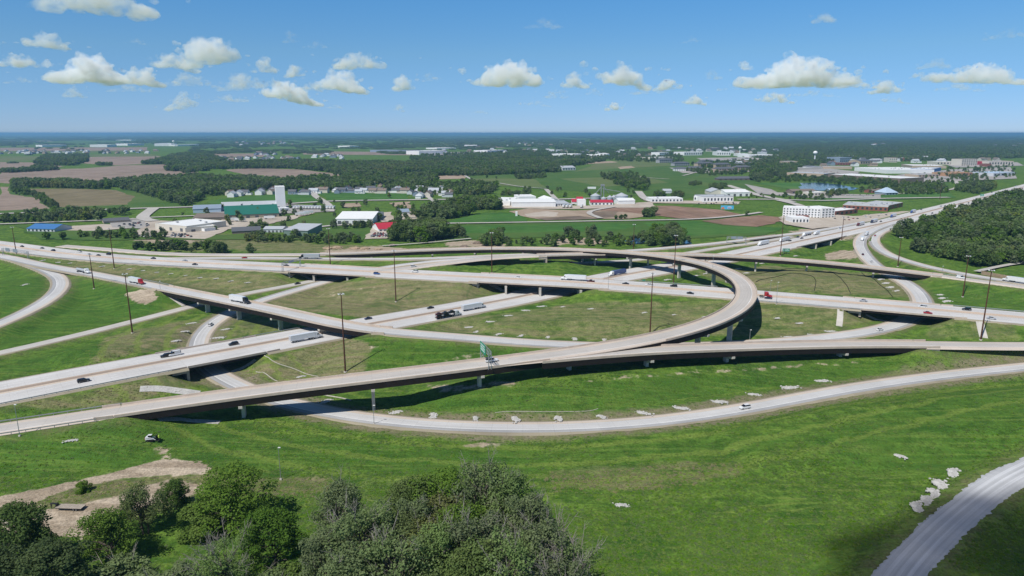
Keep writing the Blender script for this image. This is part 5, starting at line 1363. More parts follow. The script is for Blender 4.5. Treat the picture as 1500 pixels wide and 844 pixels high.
for a in [
 ('sedan','black','A',26,361,'black car on the far lanes beside the leftmost mast, far left'), ('sedan','grey','A',64,363,'grey car on the far shoulder of the freeway at far left'), ('suv','navy','A',78,367,'dark blue car, third from the left edge on the upper freeway'),
 ('pickup','white','A',118,368,'white pickup ahead of a dark car, upper left freeway'), ('sedan','white','A',127,372.5,'white car mid freeway between two masts at left'), ('sedan','charcoal','A',143,374,'charcoal car left of a close pair of cars, upper left freeway'),
 ('suv','black','A',159,372.5,'black car of the close pair by the mast, upper left freeway'), ('sedan','maroon','A',165,370.5,'dark red car of the close pair by the mast, upper left freeway'), ('sedan','navy','A',221,378,'navy car alone left of the silver one, upper freeway'),
 ('sedan','silver','A',272,382,'silver car on the upper freeway left of the steel gantry'), ('sedan','black','A',285,387,'black car in the near lanes just right of the silver one'), ('sedan','charcoal','A',418,389.5,'charcoal car under the steel gantry'),
 ('suv','blue','A',552,400,'blue car right of the frontage road overpass'), ('suv','white','A',610,398,'white car in the far lanes where two ramps leave, left of centre'), ('sedan','white','A',761,407,'white car alone above the three pier overpass'),
 ('box','white','A',844,407.5,'white semi on the upper freeway above the centre overpass'), ('pickup','maroon','A',868,412.5,'maroon pickup right behind the white semi above the centre overpass'), ('sedan','black','A',912,415.5,'black car in the far lanes right of the maroon pickup'),
 ('pickup','white','A',948,418,'white pickup next to the mast right of centre'), ('suv','black','A',991,419,'black suv in the far lanes left of the flyover curve'), ('sedan','black','A',1008,428,'black car in the near lanes left of the flyover curve'),
 ('bob','red','A',1115,434,'red truck tractor just right of the flyover curve'), ('sedan','navy','A',1126,436,'navy car beside the red truck tractor'), ('sedan','silver','A',1266,440,'silver car in the far lanes before the right hand overpass'),
 ('suv','white','A',1346,448.5,'white suv on the right hand overpass'), ('sedan','red','A',1363,457,'red car in the near lanes at the right hand overpass'), ('suv','black','A',1422,454,'black suv in the far lanes left of the tall right mast'), ('sedan','silver','A',1451,465,'silver car in the near lanes right of the tall right mast'),
 ('suv','black','B',121,556,'black suv alone on the lower freeway at far left'), ('suv','black','B',244,519.5,'black suv ahead of a white van on the lower freeway'), ('van','white','B',259,516.5,'white van following a black suv on the lower freeway'),
 ('suv','black','B',341,502,'black suv left of the white semi on the lower freeway'), ('box','white','B',443,494.5,'white semi alone on the lower freeway beside the left ramp bridge'), ('sedan','navy','B',536,466,'navy car on the lower freeway just past the ramp bridge'),
 ('sedan','black','B',628,450,'black car on the lower freeway above the loaded car carrier'), ('carrier','white','B',655,460.5,'car carrier with white cab loaded with dark cars on the lower freeway'), ('box','white','B',692,449.5,'white semi on the lower freeway ahead of the car carrier'),
 ('sedan','black','B',986,387.5,'black car below the flyover on the crossing freeway'), ('box','white','B',902,399.5,'semi with blue trailer and white cab beyond the centre overpass'),
 ('box','white','B',1121,356,'white semi closest to the straight ramp bridge, crossing freeway'), ('box','white','B',1151,351,'white semi beside the mast on the crossing freeway, with a dark car behind'), ('sedan','black','B',1157.5,352.5,'black car tailing the white semi beside the mast'),
 ('sedan','navy','B',1175,349,'navy car in the near lanes left of the creek bridge'), ('tank','white','B',1164,341,'tanker semi in the far lanes above the mast'), ('sedan','navy','B',1150,344.5,'navy car in front of the tanker semi'), ('boxtruck','white','B',1195,341,'white box truck in the far lanes over the creek'),
 ('suv','white','B',1214,332.5,'white suv in the far lanes right of the box truck'), ('box','maroon','B',1259,328,'semi with dark red cab, first of the row of trucks at right'), ('box','navy','B',1280,324,'semi with navy cab, second of the row of trucks at right'), ('sedan','black','B',1288,324,'black car right behind the semi with navy cab'),
 ('box','blue','B',1310,316,'semi with bright blue cab, third of the row of trucks at right'), ('sedan','navy','B',1302.5,317.8,'navy car in front of the third truck at right'), ('box','blue','B',1338,310,'semi with bright blue cab, fourth of the row of trucks at right'),
 ('sedan','charcoal','B',1320,324,'charcoal car in the near lanes below the fourth truck'), ('sedan','black','B',1331,321.5,'black car in the near lanes, left of two lone ones at right'), ('sedan','charcoal','B',1365,312,'charcoal car in the near lanes left of the blue roadside sign'), ('sedan','black','B',1347,306.3,'black car in the far lanes before the brown mast at far right'),
 ('sedan','silver','B',1376,302,'silver car in the far lanes above the blue roadside sign'), ('sedan','navy','B',1390,305,'navy car in the near lanes above the blue roadside sign'), ('pickup','black','B',1423,298,'black pickup at the near shoulder below the green roadside sign'), ('sedan','charcoal','B',1417.5,297,'charcoal car next to the black pickup, far right'),
 ('boxtruck','white','B',1429,292,'white box truck below the green roadside sign'), ('suv','charcoal','B',1447,281.5,'charcoal suv in the far lanes right of the green roadside sign'), ('box','charcoal','B',1456,285,'semi with charcoal cab climbing away at far right'), ('suv','white','B',1465,277.5,'white suv in the far lanes at far right'),
 ('boxtruck','white','B',1481,280,'white box truck in the near lanes at far right'), ('van','white','B',1482,272.6,'white van farthest away at the right edge'), ('suv','maroon','B',1499,276,'maroon suv at the very right edge of the freeway'),
]: drive(a[0], a[1], a[2], a[3], a[4], a[5], tcol={897: None}.get(a[3]) if not (a[0] == 'box' and a[3] == 902) else 'blue', lift=1.8 if a[0] in ('box', 'tank', 'carrier', 'boxtruck') else .8)
for a in [
 ('tank','white','L',119,396.5,'tanker semi on the left ramp before the loop'), ('box','red','L',198,412.5,'semi with red cab on the left ramp'), ('box','black','L',351,438.5,'semi with black cab crossing the left ramp bridge'),
 ('pickup','white','F1',717,527,'white pickup under the green overhead sign on the flyover'), ('sedan','white','L',1290,484,'white car leaving the right hand underpass'), ('sedan','black','L',1317,407.5,'black car under the end of the straight ramp bridge'),
 ('sedan','white','L',1277,383,'white car on the curving ramp above the straight ramp bridge'), ('sedan','maroon','L',1262,372.5,'maroon car on the curving ramp near the creek'), ]: drive(*a, lift=1.6 if a[0] in ('tank', 'box') else .7)
for k, c, r, x, y, l, d in [('box','black','N2',452,376.5,'semi with black cab and grey trailer on the ramp behind the gantry',-1), ('sedan','red','N2',355,377.5,'red car on the ramp behind the upper freeway',-1), ('sedan','black','G',439,415,'black car on the frontage road before the overpass',-1), ('suv','white','R',308,476,'white suv on the curving ramp below the left ramp bridge',1),
   ('suv','white','F2',604,390,'white suv entering the straight ramp bridge from the upper freeway',1), ('sedan','black','G',742,390.3,'black car on the ground level ramp behind the centre overpass',1), ('sedan','red','G',838,385,'red car on the ground level ramp under the flyover',1), ('suv','white','R',1089,597,'white car on the long outer ramp in the foreground',1),
   ('boxtruck','silver','L',1272,342,'grey box truck on the curving ramp, upper one of two',-1), ('boxtruck','white','L',1265,349.5,'white box truck on the curving ramp, lower one of two',-1), ('sedan','red','T',1281,345,'red car on the outer curving ramp beside two trucks',1), ('van','white','F2',1405,406.5,'white van past the end of the straight ramp bridge',1), ('box','white','T',1490,412.5,'white semi at the right edge on the merging ramp',-1)]:
    drive(k, c, r, x, y, l, d, 'silver' if x == 452 else None, lift=1.7 if k in ('box', 'boxtruck') else .7)
# the cars on the carrier are loads of their own
_cc = [o for o in COL.objects if o.get('label', '').startswith('car carrier')][0]
_m = Matrix.Translation(_cc.location) @ _cc.rotation_euler.to_matrix().to_4x4()
for q, (c, x, z, nm) in enumerate([('maroon', -6.4, 2.62, 'maroon car at the back of the upper deck of the car carrier'), ('charcoal', -1.7, 2.62, 'charcoal car in the middle of the upper deck of the car carrier'), ('black', 3.0, 2.62, 'black car at the front of the upper deck of the car carrier'),
                                ('maroon', -5.9, .97, 'maroon car at the back of the lower deck of the car carrier'), ('black', -.6, .97, 'black car on the lower deck of the car carrier')]):
    o = vproto('sedan', c).put(tuple(_m @ Vector((x, 0, z))), 0, 1.0, nm, None, 'car'); o.rotation_euler = _cc.rotation_euler

# compact tracked loader and gooseneck trailers in the foreground
def loader():
    p = at_ground(221, 645.5); g = thing('skid_loader', 'white compact track loader with black attachment working on the green slope', 'loader', tuple(p), R(8))
    b = MB(); loft(b, [(-1.7, .55, .5, .5, 1.5), (-1.5, .75, .7, .4, 1.7), (-.6, .75, .7, .4, 1.55), (.9, .7, .6, .4, 1.0), (1.1, .6, .5, .45, .9)]); b.build('body', paint('white'), g)
    c = MB(); c.box((-.1, 0, 1.75), (1.3, 1.1, .95), 0, 0, .9); c.build('cab', M_GLASS, g)
    r = MB(); r.box((-.1, 0, 2.27), (1.35, 1.15, .08)); r.build('roof', paint('white'), g)
    k = MB(); k.box((-1.78, 0, 1.0), (.1, 1.1, .8)); k.build('rear_panel', paint('red'), g)
    for s in (-1, 1):
        t = MB(); t.prism([(-1.3, .0), (1.0, .0), (1.25, .35), (.9, .7), (-1.2, .7), (-1.5, .35)], s * .95 - .2, s * .95 + .2); t.build('track', M_TYRE, g)
        a = MB(); a.tube((-1.4, s * .8, 1.7), (1.0, s * .8, 1.15), .11, .11, 6); a.tube((1.0, s * .8, 1.15), (1.9, s * .8, .5), .11, .11, 6); a.build('lift_arm', paint('white'), g)
    q = MB(); q.box((2.1, 0, 1.0), (.25, 1.9, 1.9)); q.box((2.7, 0, .2), (1.0, 1.9, .2)); q.build('attachment', M_DARKM, g)
    y = MB(); y.box((2.75, .3, 1.3), (.5, .6, 1.0), 0, 0, .8); y.build('attachment_motor', plain('safety_yellow', (.45, .62, .08), .5), g)
loader()
M_PLANK = plain('weathered_planks', (.36, .31, .25), .9, 0, .1, .2, 1.2)
def trailer(px, py, rz, L, label):
    p = at_ground(px, py); g = thing('gooseneck_trailer', label, 'trailer', tuple(p), rz)
    d = MB()
    for i in range(14): d.box((-L / 2 + L * (i + .5) / 14, 0, 1.0), (L / 14 - .02, 2.5, .08))
    d.build('deck', M_PLANK, g)
    f = MB(); f.box((0, -1.1, .82), (L, .14, .26)); f.box((0, 1.1, .82), (L, .14, .26))
    for i in range(6): f.box((-L / 2 + .4 + i * (L - .8) / 5, 0, .84), (.1, 2.1, .2))
    f.build('frame', M_DARKM, g)
    n = MB(); n.box((-L / 2 - 1.0, 0, 1.75), (2.2, .5, .3)); n.box((-L / 2 - .1, 0, 1.3), (.3, 1.2, .9)); n.box((-L / 2 - 2.0, 0, 1.2), (.22, .22, 1.0)); n.box((-L / 2 - 2.0, 0, .35), (.12, .12, .7)); n.build('gooseneck', M_DARKM, g)
    for x in (L / 2 - 2.6, L / 2 - 1.7):
        for y in (-.95, .95): wheel(g, x, y, .38, .3)
trailer(104, 746, R(-3), 8.2, 'black gooseneck flatbed trailer with plank deck parked on the sandy lot')
trailer(4, 768, R(4), 7.5, 'plank deck trailer cut by the left edge beside the sandy lot')
# ------------------------------------------------------------------ masts, lamps, signs, gantries, rails, small ground works
M_RUST = plain('weathered_mast_steel', (.115, .052, .034), .8, .2, .2, .2, .3)
M_GALV = plain('galvanised_pole', (.36, .38, .39), .5, .5, .4, .1, .6)
M_GREEN = plain('sign_green', (.0, .26, .155), .5, 0, .4, .06, .5)
M_BLUE = plain('sign_blue', (.02, .12, .50), .5, 0, .4, .06, .5)
M_SBACK = plain('sign_back_aluminium', (.30, .34, .38), .5, .4, .4, .08, .5)
M_SWHITE = plain('sign_white', (.75, .76, .75), .5, 0, .3, .04, .5)
def height_to(p, top):
    lo, hi = 1.0, 80.0
    for _ in range(40):
        m = (lo + hi) / 2
        if pix((p[0], p[1], p[2] + m))[1] > top: lo = m
        else: hi = m
    return lo
def mast_parts(g, h):
    m = MB(); segs = 6
    for i in range(segs): m.tube((0, 0, h * i / segs - .3), (0, 0, h * (i + 1) / segs), .44 - .24 * i / segs, .44 - .24 * (i + 1) / segs, 10, caps=False)
    m.build('pole', M_RUST, g)
    f = MB(); f.tube((0, 0, -.6), (0, 0, .35), .8, .8, 14); f.build('footing', M_CONC, g)
    r = MB(); r.lathe([(1.0, -.06), (1.1, 0), (1.0, .06), (.9, 0), (1.0, -.06)], (0, 0, h - .5), 18)
    for a in range(3): r.tube((0, 0, h - .5), (math.cos(a * 2.09), math.sin(a * 2.09), h - .5), .05, .05, 5)
    ring = r.build('lamp_ring', M_GALV, g)
    for a in range(6):
        x, y = 1.25 * math.cos(a * 1.047), 1.25 * math.sin(a * 1.047); l = MB(); l.box((x, y, h - .55), (.75, .45, .28), a * 1.047, 0, .7); l.build('lamp_head', M_LIGHT, ring)
for x, y, t, l in [(194,488,400,'tall rust brown lighting mast in the meadow left of the frontage road'), (138,423,372,'rust brown lighting mast inside the loop at left'), (167.6,393.5,334,'rust brown lighting mast between ramp and upper freeway at left'), (24,372,332,'leftmost lighting mast beside the upper freeway'),
   (484,389,334,'lighting mast on the far side of the upper freeway, left of centre'), (580,442,366,'lighting mast on the brown infield left of centre'), (506,545,429,'tall lighting mast before the flyover, next to the ramp bridge end'), (720.5,400,340,'lighting mast beyond the centre overpass'),
   (927.6,367,328,'lighting mast behind the flyover near the creek wood'), (986.6,415,344,'lighting mast between the flyover curve and the crossing freeway'), (952,491,399.5,'lighting mast on the green infield at the flyover split'), (1143,375,318,'lighting mast beside the green sign near the creek bridge'),
   (1232.6,352,320,'lighting mast left of the two creek bridges'), (1315,390.5,347,'lighting mast between the two curving ramps at right'), (1410,435,374,'lighting mast on the slope at right before the wood'), (1436.5,498,394.5,'tallest lighting mast in the right foreground'), (1376.5,293,267,'lighting mast above the freeway near the pavilion')]:
    p = at_ground(x, y); g = thing('high_mast_light', l, 'light mast', tuple(p)); mast_parts(g, min(42, max(24, height_to(p, t))))
def lamp(x, y, h, l, z=None, rz=0.0):
    p = at_ground(x, y) if z is None else at(x, y, z); g = thing('street_lamp', l, 'street lamp', tuple(p), rz)
    m = MB(); m.tube((0, 0, -.2), (0, 0, h * .6), .13, .10, 8, caps=False); m.tube((0, 0, h * .6), (0, 0, h), .10, .07, 8); m.build('pole', M_GALV, g)
    b = MB(); b.box((0, 0, .2), (.7, .7, .5)); b.build('base', M_CONC, g)
    k = MB(); k.box((.3, 0, h + .1), (.95, .4, .2), 0, 0, .8); k.build('lamp_head', M_LIGHT, g)
for a in [(411.5,703,11.5,'grey lamp post standing in the green foreground meadow'), (548,622,8,'grey lamp post at the edge of the long ramp under the flyover'), (29,639,12,'grey lamp post with arm at the lower left edge beside the flyover approach'), (235,425,6,'short lamp post at the start of the left ramp bridge'),
          (1128,428,8.5,'grey lamp post behind the upper freeway, left one of two right of the curve'), (1137,446,14,'grey lamp post on the near side of the upper freeway right of the curve'), (1379,405,8,'lamp post past the end of the straight ramp bridge'), (891,425,12,'grey lamp post at the right end of the centre overpass'), (1098,499,6,'lamp post behind the long low ramp bridge')]: lamp(*a)
lamp(1044, 391, 8, 'lamp post on the parapet of the flyover curve', 17.6)

def board(g, name, c, w, h, rz, mat, legend=0, back=M_SBACK):
    """sign board facing local -y after rz"""
    b = MB(); b.box(c, (w, .12, h), rz); o = b.build(name, mat, g)
    if legend:
        lg = MB(); ca, sa = math.cos(rz), math.sin(rz); r = random.Random(legend)
        for i in range(3):
            zz = c[2] + h * (.28 - .26 * i); u = -w * .4
            while u < w * .36:
                l = w * r.uniform(.05, .13); uu = u + l / 2
                lg.box((c[0] + uu * ca + .075 * sa, c[1] + uu * sa - .075 * ca, zz), (l, .03, h * .13), rz); u += l + w * .035
        lg.build('lettering', M_SWHITE, o)
    bk = MB(); ca, sa = math.cos(rz), math.sin(rz); bk.box((c[0] - .09 * sa, c[1] + .09 * ca, c[2]), (w * .98, .05, h * .96), rz); bk.build('backing', back, o)
    return o
def gantry(A, B, h, l, boards, double=True):
    mid = (A + B) / 2; g = thing('sign_gantry', l, 'overhead sign', tuple(mid)); a, b = Vector(A - mid), Vector(B - mid); d = (b - a); d.z = 0; L = d.length; u = d.normalized(); n = Vector((-u.y, u.x, 0)); rz = math.atan2(u.y, u.x)
    zt = max(a.z, b.z) + h
    for p in (a, b):
        q = MB()
        for s in (-.6, .6): q.tube(p + n * s + Vector((0, 0, -.5)), Vector((p.x, p.y, zt)) + n * s, .17, .17, 8)
        for k in range(4):
            z0 = p.z + 1 + k * (zt - p.z - 1.5) / 4; q.tube(Vector((p.x, p.y, z0)) - n * .6, Vector((p.x, p.y, z0 + (zt - p.z) / 5)) + n * .6, .07, .07, 6)
        q.build('leg', M_GALV, g)
    t = MB(); N = max(6, int(L / 2.2))
    for s in (-.6, .6):
        for z in (zt, zt - 1.5): t.tube(Vector((a.x, a.y, z)) + n * s, Vector((b.x, b.y, z)) + n * s, .11, .11, 6)
        for k in range(N):
            p0 = a.lerp(b, k / N); p1 = a.lerp(b, (k + 1) / N); t.tube(Vector((p0.x, p0.y, zt if k % 2 else zt - 1.5)) + n * s, Vector((p1.x, p1.y, zt - 1.5 if k % 2 else zt)) + n * s, .06, .06, 5)
    for k in range(N + 1):
        p0 = a.lerp(b, k / N)
        for z in (zt, zt - 1.5): t.tube(Vector((p0.x, p0.y, z)) - n * .6, Vector((p0.x, p0.y, z)) + n * .6, .05, .05, 5)
    t.build('truss', M_GALV, g)
    for f, w, hh, mat, side, lg in boards:
        c = a.lerp(b, f); c = Vector((c.x, c.y, zt - .75)) + n * (.85 * side)
        board(g, 'sign_panel', tuple(c), w, hh, rz + (math.pi if side > 0 else 0), mat, lg)
    return g
# the green sign over the flyover
_i = idx_at('F1', 714, 532.5); _P = MAIN['F1'][_i]; _n, _t = normals2(MAIN['F1']); _n = _n[_i]; _w = ROADS['F1']['w'] / 2 + .55
_A = np.array([*(_P[:2] + _n * _w), _P[2] - .3]); _B = np.array([*(_P[:2] - _n * _w), _P[2] - .3])
_g = gantry(_A, _B, 7.6, 'steel gantry with green direction sign over the flyover', [(.37, 8.4, 4.2, M_GREEN, -1, 4)])
_ip = MB()
for q in (_A, _B):
    c = q - (_A + _B) / 2; sg = 1 if q is _A else -1
    _ip.box((c[0] + _n[0] * sg * .1, c[1] + _n[1] * sg * .1, c[2] - 1.1), (2.2, 1.0, 1.7), math.atan2(_t[_i][1], _t[_i][0]))
_ip.build('mounting_bracket', M_STEEL_SHADE, _g)
gantry(at_ground(414.5, 400), at(440, 391.5, 9.3), 7.2, 'bare steel gantry over the upper freeway left of the overpass', [(.45, 6, 1.6, M_SBACK, -1, 0)])
gantry(at(5, 374, 6.5), at_ground(42, 379.5), 6.5, 'grey backed sign gantry over the ramp at the far left', [(.25, 6.0, 3.2, M_SBACK, -1, 0), (.55, 6.5, 3.0, M_SBACK, -1, 0)])
gantry(at_ground(1064.5, 356.5), at_ground(1092, 358.5), 6.5, 'sign gantry with two blue grey panels beside the creek', [(.35, 5.2, 2.6, M_SBACK, -1, 0), (.68, 5.2, 2.6, M_SBACK, -1, 0)])
def post_sign(x, y, w, h, zc, l, mat, lg, rz=0.0):
    p = at_ground(x, y); g = thing('road_sign', l, 'road sign', tuple(p), rz)
    for s in (-.3, .3):
        m = MB(); m.box((s * w, .2, (zc + h / 2) / 2 - .2), (.18, .18, zc + h / 2 + .3)); m.build('post', M_GALV, g)
    board(g, 'sign_panel', (0, 0, zc), w, h, 0, mat, lg)
post_sign(1151, 372, 6.4, 2.9, 3.6, 'green road sign beside the crossing freeway below the creek bridge', M_GREEN, 7)
post_sign(943, 414, 2.2, 1.4, 1.6, 'small green road sign beside the upper freeway right of centre', M_GREEN, 0)
post_sign(1438, 290, 6.0, 3.6, 4.6, 'green road sign far up the freeway at right', M_GREEN, 3)
post_sign(1397, 312, 6.6, 4.0, 3.8, 'blue services sign beside the freeway at right', M_BLUE, 5)
def billboard():
    p = at_ground(1065, 309); g = thing('billboard', 'light blue advertising billboard in the grass above the brown field', 'billboard', tuple(p), R(-4)); k = np.linalg.norm(p[:2]) / F
    W_, Hh = 17.5 * k, 5.2 * k; zc = 2.2 * k + Hh / 2
    b = MB(); b.box((0, 0, zc), (W_, .4, Hh)); f = b.build('panel', plain('billboard_sky_blue', (.10, .46, .72), .6, 0, .2, .15, .2), g)
    o = MB(); o.prism([(-W_ * .48, zc - Hh * .45), (-W_ * .2, zc - Hh * .45), (-W_ * .24, zc - Hh * .05), (-W_ * .33, zc + Hh * .15), (-W_ * .44, zc)], -.24, -.21); o.build('picture', plain('billboard_orange', (.60, .22, .08), .6), f)
    q = MB(); q.box((W_ * .17, -.23, zc - Hh * .05), (W_ * .3, .04, Hh * .5)); q.build('caption_field', plain('billboard_white', (.70, .74, .80), .6), f)
    q = MB(); q.box((W_ * .17, -.27, zc - Hh * .12), (W_ * .25, .04, Hh * .2)); q.build('caption', plain('billboard_purple', (.20, .05, .28), .6), f)
    for s in (-.3, .3):
        m = MB(); m.box((s * W_, .3, (zc) / 2), (.5, .5, zc)); m.build('post', M_DARKM, g)
billboard()

def guardrail(k, side, p0, p1, l, extra=0.9):
    a, b = sorted((idx_at(k, *p0), idx_at(k, *p1))); P = MAIN[k][a:b + 1]; n, t = normals2(MAIN[k]); n = n[a:b + 1]; off = side * (ROADS[k]['w'] / 2 + extra); P = P + np.c_[n * off, np.zeros(len(P))]
    m = P[len(P) // 2]; g = thing('guardrail', l, 'guardrail', tuple(m))
    v, f = sweep(P, n, [(-.05, .42), (.05, .42), (.05, .56), (-.02, .61), (.05, .66), (.05, .8), (-.05, .8)]); mesh_np('beam', v - m, f, M_GALV, parent=g)
    Q = resample(P, max(4.0, np.sum(np.linalg.norm(np.diff(P, axis=0), axis=1)) / 90)); pb = MB(); pb.box((0, 0, .2), (.16, .16, 1.1)); first = pb.build('post', M_GALV, g); first.location = Vector(Q[0] - m)
    for q in Q[1:]:
        c = first.copy(); COL.objects.link(c); c.parent = g; c.location = Vector(q - m); CHILDREN[g].append(c)
guardrail('B', -1, (0, 590), (255, 541), 'guardrail along the near edge of the lower freeway at left')
guardrail('B', 1, (352, 494), (440, 479), 'guardrail along the far edge of the lower freeway by the ramp bridge')
guardrail('F1', 1, (-60, 640), (172, 600), 'guardrail on the far side of the flyover approach'); guardrail('F1', -1, (-60, 640), (150, 606), 'guardrail on the near side of the flyover approach')
guardrail('A', -1, (60, 375), (430, 397), 'guardrail along the near edge of the upper freeway at left'); guardrail('A', -1, (1108, 438), (1250, 449), 'guardrail along the near edge of the upper freeway before the right overpass')
guardrail('A', 1, (940, 413), (1050, 420), 'guardrail along the far edge of the upper freeway by the flyover curve'); guardrail('L', 1, (200, 412), (240, 420), 'guardrail leading onto the left ramp bridge'); guardrail('A', 1, (1400, 452), (1540, 465), 'guardrail along the far edge of the upper freeway at right')
guardrail('F2', 1, (1368, 402), (1460, 413), 'guardrail between the two merging ramps at right')

# rock check dams in the ditches
M_ROCK = plain('pale_riprap', (.44, .425, .395), .95, 0, .1, .25, 1.2)
def rock_mesh(seed, L=3.6, W_=1.5, n=190):
    r = np.random.default_rng(seed); b = bmesh.new()
    for i in range(n):
        u, v = r.normal(0, .28), r.normal(0, .28); s = .16 + .22 * r.random()
        bmesh.ops.create_icosphere(b, subdivisions=1, radius=s, matrix=Matrix.Translation((u * L, v * W_ + .7 * math.sin(u * 3), .05 + .22 * math.exp(-(u * u + v * v) * 7) * r.random())) @ Matrix.Rotation(r.random() * 6, 4, 'Z') @ Matrix.Diagonal((1.2, .9, .7, 1)))
    me = bpy.data.meshes.new('rock_check_dam'); b.to_mesh(me); b.free(); me.materials.append(M_ROCK); return me
RK = [rock_mesh(s) for s in (1, 2, 3, 4)]; _rk = [0]
def rocks(pts, l, grp, sc=1.0, rz=0.0):
    for i, q in enumerate(pts):
        p = at_ground(q[0], q[1]); o = bpy.data.objects.new('rock_check_dam', RK[_rk[0] % 4]); _rk[0] += 1; COL.objects.link(o); o.location = p + np.array([0, 0, -.05])
        a = rz if len(q) < 3 else R(q[2]); o.rotation_euler = (0, 0, a + rt.uniform(-.2, .2)); s = sc * rt.uniform(.8, 1.15); o.scale = (s, s, s)
        tag(o, l, 'rock pile', grp)
rocks([(580,604,10),(635,609,50),(697,612,60),(755,613,80),(817,612.5,90),(880,610,100),(942,605,120),(998,598,130),(1054,589,140),(1104,578,150),(1156,568,155),(1204,558,160),(477,588,30)], 'pale rock check dam in the ditch inside the long foreground ramp', 'check dams along the long ramp', 1.45)
rocks([(698.7,486,30),(731,489.4,30),(764,491.6,40),(802.5,494,50),(842,496.6,60),(885,497.8,60)], 'pale rock check dam along the ramp on the green infield', 'check dams on the green infield', 1.15)
rocks([(793.5,449,170),(770,455,160),(744,462.5,160),(718,471.4,160),(687.6,479.5,160)], 'pale rock check dam on the slope beside the lower freeway', 'check dams beside the lower freeway', 1.3)
rocks([(824,449.5),(865.6,452.5),(944,458),(987.6,461),(1032,464)], 'small pale rock pile across the middle of the green infield', 'rock piles on the green infield', .9)
rocks([(1155,494,150),(1189,490.5,150),(1217,485.5,150),(1139,466),(1172,473.5)], 'pale rock check dam on the grass right of the flyover curve', 'check dams right of the flyover curve', 1.2)
rocks([(282,473.5,0),(268,486,5),(257,499.5,8),(331,482.5,0),(321,495,0)], 'pale rock strip beside the curving ramp at left', 'rock strips by the curving ramp', 1.3)
rocks([(64.5,381.4),(86.6,384.4),(104,385.4),(152,390),(191,394),(210.6,396.5),(230.7,399),(252,401),(273,403.6),(294,406.6),(318,408),(340,411.6),(364.5,414)], 'pale rock check dam in the ditch below the upper freeway at left', 'check dams below the upper freeway', 1.0, .2)
rocks([(1377,432),(1380,437),(1387,441.5),(1289,410),(1297,415),(1305,421),(1315,426)], 'pale rock strip beside the curving ramp at right', 'rock strips at right', 1.5)
rocks([(1080,394),(1093,400),(1019,404),(1033,401),(977,410),(1115,386),(1165,375)], 'pale rock check dam on the grass inside the flyover curve', 'check dams by the curve', 1.2)
for a in [((106, 645, 0), 'small heap of white rubble in the green slope at left', 1.0), ((1346, 746, 48), 'lower end of the white broken rock strip beside the gravel road', 2.0), ((1358, 735, 48), 'second patch from the bottom of the white broken rock strip', 2.1), ((1370, 724, 48), 'middle patch of the white broken rock strip beside the gravel road', 2.1), ((1381, 712, 48), 'second patch from the top of the white broken rock strip', 1.8), ((1398, 695, 48), 'upper end of the white broken rock strip beside the gravel road', 1.8), ((1317, 668, 110), 'hooked white rock patch on the green slope at right', 1.3), ((910, 740, 150), 'small stony patch in the meadow right of the thicket', .9), ((37, 417, 60), 'white rubble inside the loop ramp at left', 1.3), ((440, 552, 20), 'white rubble under the flyover by the ramp', 1.0)]: rocks([a[0]], a[1], None, a[2])

def sock(pts, l, r_=.28, mat=None, name='erosion_sock'):
    W_ = smooth_path(resample(catmull([at_ground(x, y) for x, y in pts], 1.5), 1.5), 1.5); m = W_[0].copy(); b = MB(); W_[:, 2] = ground(W_[:, 0], W_[:, 1]) + r_ * .6
    for i in range(len(W_) - 1): b.tube(W_[i] - m, W_[i + 1] - m, r_, r_, 6, caps=False)
    o = b.build(name, mat or M_SWHITE); o.location = m; tag(o, l, 'erosion barrier')
M_SILT = plain('black_silt_fabric', (.02, .022, .022), .9, 0, .1, .2, 1)
M_STRAW = plain('bleached_straw_sock', (.42, .39, .33), .95, 0, .1, .2, 1)
sock([(387,521),(402,531),(435,542),(467,552)], 'long pale straw sock running down the brown slope behind the flyover', .2, M_STRAW); sock([(375,545),(407,559)], 'short pale straw sock near the underpass behind the flyover', .2, M_STRAW); sock([(465,577),(490,582),(515,587)], 'pale straw sock beneath the flyover', .3, M_STRAW)
sock([(1107,413.6),(1138,405.5),(1160,400.5),(1186,403.5),(1194.5,410.6),(1193,426)], 'inner looping black silt sock on the pale green infield', .22, M_SILT)
sock([(1090,404.5),(1121.6,399.5),(1162,393.6),(1200,397.5),(1226,403.5),(1240,418),(1246,430)], 'outer looping black silt sock on the pale green infield', .22, M_SILT); sock([(1262,400),(1280.6,409.6),(1294.7,421.6),(1308,436)], 'black silt sock beside the curving ramp at right', .22, M_SILT)
sock([(725,605),(727,604),(800,603.5),(872,601.5),(876,599)], 'white sediment sock on the green bank inside the long ramp', .13, M_STRAW)
def slabstrip(pts, w, l, mat, name, cat):
    W_ = resample(catmull([at_ground(x, y) for x, y in pts], 2.0), 2.0); n, t = normals2(W_); a = W_ + np.c_[n * w / 2, np.zeros(len(W_))]; c = W_ - np.c_[n * w / 2, np.zeros(len(W_))]
    for q in (a, c): q[:, 2] = ground(q[:, 0], q[:, 1]) + .16
    N = len(W_); m = W_[0].copy(); V = np.vstack([a, c, a - [0, 0, .5], c - [0, 0, .5]]) - m; f = []
    for i in range(N - 1): f += [(i, i + N, i + N + 1, i + 1), (i + 2 * N, i, i + 1, i + 1 + 2 * N), (i + N, i + 3 * N, i + 1 + 3 * N, i + 1 + N)]
    f += [(0, 2 * N, 3 * N, N), (N - 1, 2 * N - 1, 4 * N - 1, 3 * N - 1)]
    o = mesh_np(name, V, f, mat); o.location = m; tag(o, l, cat)
slabstrip([(1231,452),(1230.5,466),(1229,478)], 3.4, 'white concrete flume running straight down from the upper freeway', M_SLOPE, 'concrete_flume', 'flume'); slabstrip([(1435,471),(1438,484),(1441,495)], 4, 'white concrete flume behind the tallest right mast', M_SLOPE, 'concrete_flume', 'flume')
